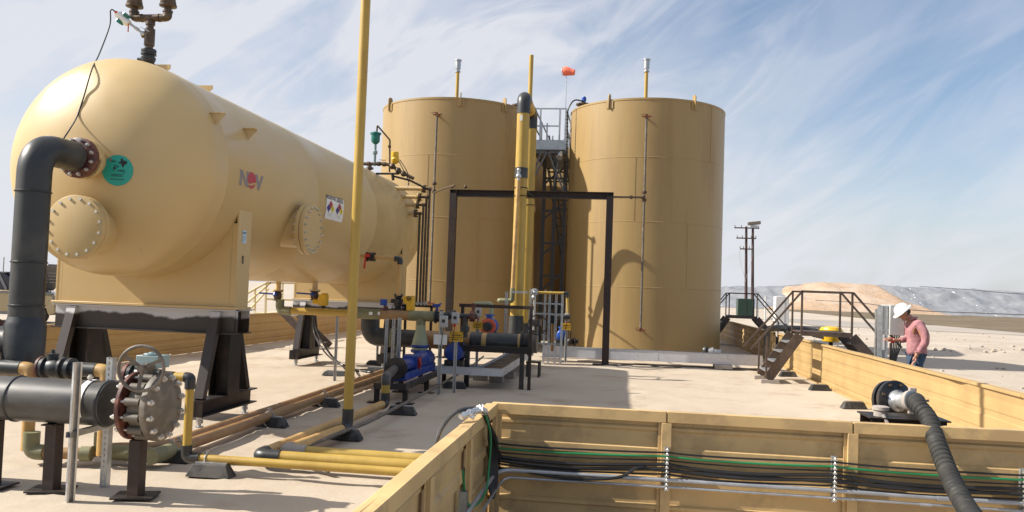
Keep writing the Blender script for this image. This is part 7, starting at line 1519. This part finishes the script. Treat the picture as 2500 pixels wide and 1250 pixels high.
# debris on the embankment top
a = at(2063, 690, 184)-V((0, 0, 0.75)); t = thing('pump_trailer', 'tiny dark machine on the crest of the sand slope', 'machine', (a.x, 184, a.z-0.6)); MB().bb(a.x-0.8, a.x+0.8, 183.6, 184.6, a.z-0.7, a.z-0.1).bar((a.x-0.4, 184, a.z-0.1), (a.x-0.4, 184, a.z+0.7), 0.25, 0.25, (0, 1, 0)).bar((a.x-0.4, 184, a.z+0.3), (a.x+0.7, 184, a.z+0.2), 0.2, 0.3).build('machine_body', 'dark_steel', t)
a = at(2005, 688, 184)-V((0, 0, 0.7)); tag(MB().tube(smooth([(a.x-2.0, 184, a.z-0.3), (a.x-1.0, 184, a.z+0.25), (a.x+0.5, 184, a.z+0.2), (a.x+2.2, 184, a.z-0.3)]), 0.22, 8).build('hose_hump', 'cable_black'), 'low dark hump of hose on the crest left of the tiny machine', 'hose')

# ---------------------------------------------------------------- left background: car with raised hood, pale yellow rail, mast
KYr = 26.5
def K(px, py, Y=KYr): return at(px, py, Y)
cx1 = K(133, 770).x; sc_ = 1.0
car = thing('parked_car', 'gold estate car with its hood raised, half hidden behind the black riser pipe', 'car', (cx1-2.3, KYr+0.9, 0))
L0 = cx1-4.7
side = [(0.0, 0.35), (0.0, 1.0), (0.15, 1.16), (3.2, 1.16), (3.45, 1.10), (4.55, 1.02), (4.68, 0.85), (4.70, 0.40), (4.45, 0.32), (4.35, 0.55), (4.12, 0.70), (3.88, 0.70), (3.65, 0.55), (3.55, 0.30), (1.35, 0.30), (1.25, 0.55), (1.02, 0.70), (0.78, 0.70), (0.55, 0.55), (0.45, 0.32)]
m = MB().extr(side, (L0, KYr, 0.0), (1, 0, 0), (0, 0, 1), -1.8); m.build('body', 'car_gold', car, bevel=0.03)
cab = [(0.12, 1.17), (0.45, 1.72), (0.7, 1.78), (2.35, 1.78), (2.6, 1.72), (3.3, 1.17)]
m = MB().extr(cab, (L0, KYr+0.12, 0.0), (1, 0, 0), (0, 0, 1), -1.56); m.build('cabin_glass', 'car_glass', car, bevel=0.02)
m = MB().bb(L0+0.45, L0+2.6, KYr+0.14, KYr+1.66, 1.76, 1.81); 
for x0_, x1__ in ((2.32, 2.52), (1.45, 1.62), (0.5, 0.62)): m.bar((L0+x1__+0.18, KYr+0.10, 1.17), (L0+x0_, KYr+0.12, 1.77), 0.10, 0.03, (0, 1, 0))
m.build('roof_pillars', 'car_trim', car)
MB().bb(L0+0.02, L0+4.6, KYr-0.012, KYr-0.002, 1.06, 1.12).build('belt_trim', 'car_trim', car)
MB().bb(L0+1.3, L0+3.5, KYr-0.03, KYr-0.002, 0.30, 0.40).build('sill', 'car_trim', car)
for wx in (0.90, 4.0):
    w_ = MB().rev((L0+wx, KYr+0.25, 0.34), (0, -1, 0), [(0, 0.30), (0.03, 0.345), (0.21, 0.345), (0.24, 0.30)], 28).build('wheel', 'rubber', car); MB().rev((L0+wx, KYr+0.02, 0.34), (0, -1, 0), [(0, 0.22), (0.015, 0.21), (0.02, 0.06), (0.03, 0.05)], 20).build('rim', 'galvanised', w_)
h0_, h1_ = (L0+3.35, 1.18), (L0+4.25, 2.12)
m = MB().bar((h0_[0], KYr+0.9, h0_[1]), (h1_[0], KYr+0.9, h1_[1]), 1.5, 0.05, (-1, 0, 1)); hood = m.build('raised_hood', 'car_trim', car, bevel=0.01)
m = MB()
for k in range(4): u = 0.35+0.12*k; m.bar((h0_[0]+0.9*u+0.03, KYr+0.3, h0_[1]+0.94*u-0.03), (h0_[0]+0.9*u+0.03, KYr+1.5, h0_[1]+0.94*u-0.03), 0.01, 0.01)
m.build('hood_ribs', 'galvanised', hood); MB().bar((L0+4.3, KYr+0.3, 1.03), (L0+4.05, KYr+0.3, 1.9), 0.02, 0.02).build('prop_rod', 'cable_black', car)
a = at(10, 628, 60); tag(MB().cyl((a.x, 60, 0), (a.x, 60, a.z), 0.035, n=6).build('mast', 'taupe_iron'), 'thin distant mast at the far left edge of the horizon', 'mast')
t = thing('left_crossover', 'pale yellow tubular stair rails over the shaded left wall beyond the vessel', 'stairs', (-10.5, 24, 0))
LX = -10.9
def LP(px, py, X=LX): p = atx(px, py, X); return p
m = MB()
for a, b in (((604, 716), (650, 690)), ((604, 738), (660, 690)), ((650, 690), (720, 692)), ((612, 752), (655, 705)), ((650, 690), (648, 768)), ((690, 692), (688, 765)), ((720, 692), (718, 762)), ((623, 704), (622, 760)), ((650, 730), (720, 733)), ((720, 692), (752, 740)), ((720, 733), (748, 765))): m.bar(LP(*a), LP(*b), 0.05, 0.05)
m.build('railing', 'pale_yellow_rail', t)
m = MB(); a, b = LP(650, 764), LP(720, 762); m.bb(LX-0.4, LX+0.4, min(a.y, b.y), max(a.y, b.y), a.z-0.04, a.z); m.build('platform', 'pale_yellow_rail', t)
# stair inside the left wall
t = thing('left_stair_flight', 'brown steel stair flight inside the shaded left wall, beyond the far stand', 'stairs', (-8.5, 21.5, 0))
for yy in (21.8, 22.7): MB().bar((-9.15, yy-0.7, 1.05), (-8.0, yy-0.7, 0.05), 0.04, 0.18).build('stringer', 'stair_brown', t)
for k in range(4): MB().box((-8.98+k*0.27, 21.55, 0.86-k*0.235), (0.2, 0.88, 0.03)).build('tread', 'galvanised', t)
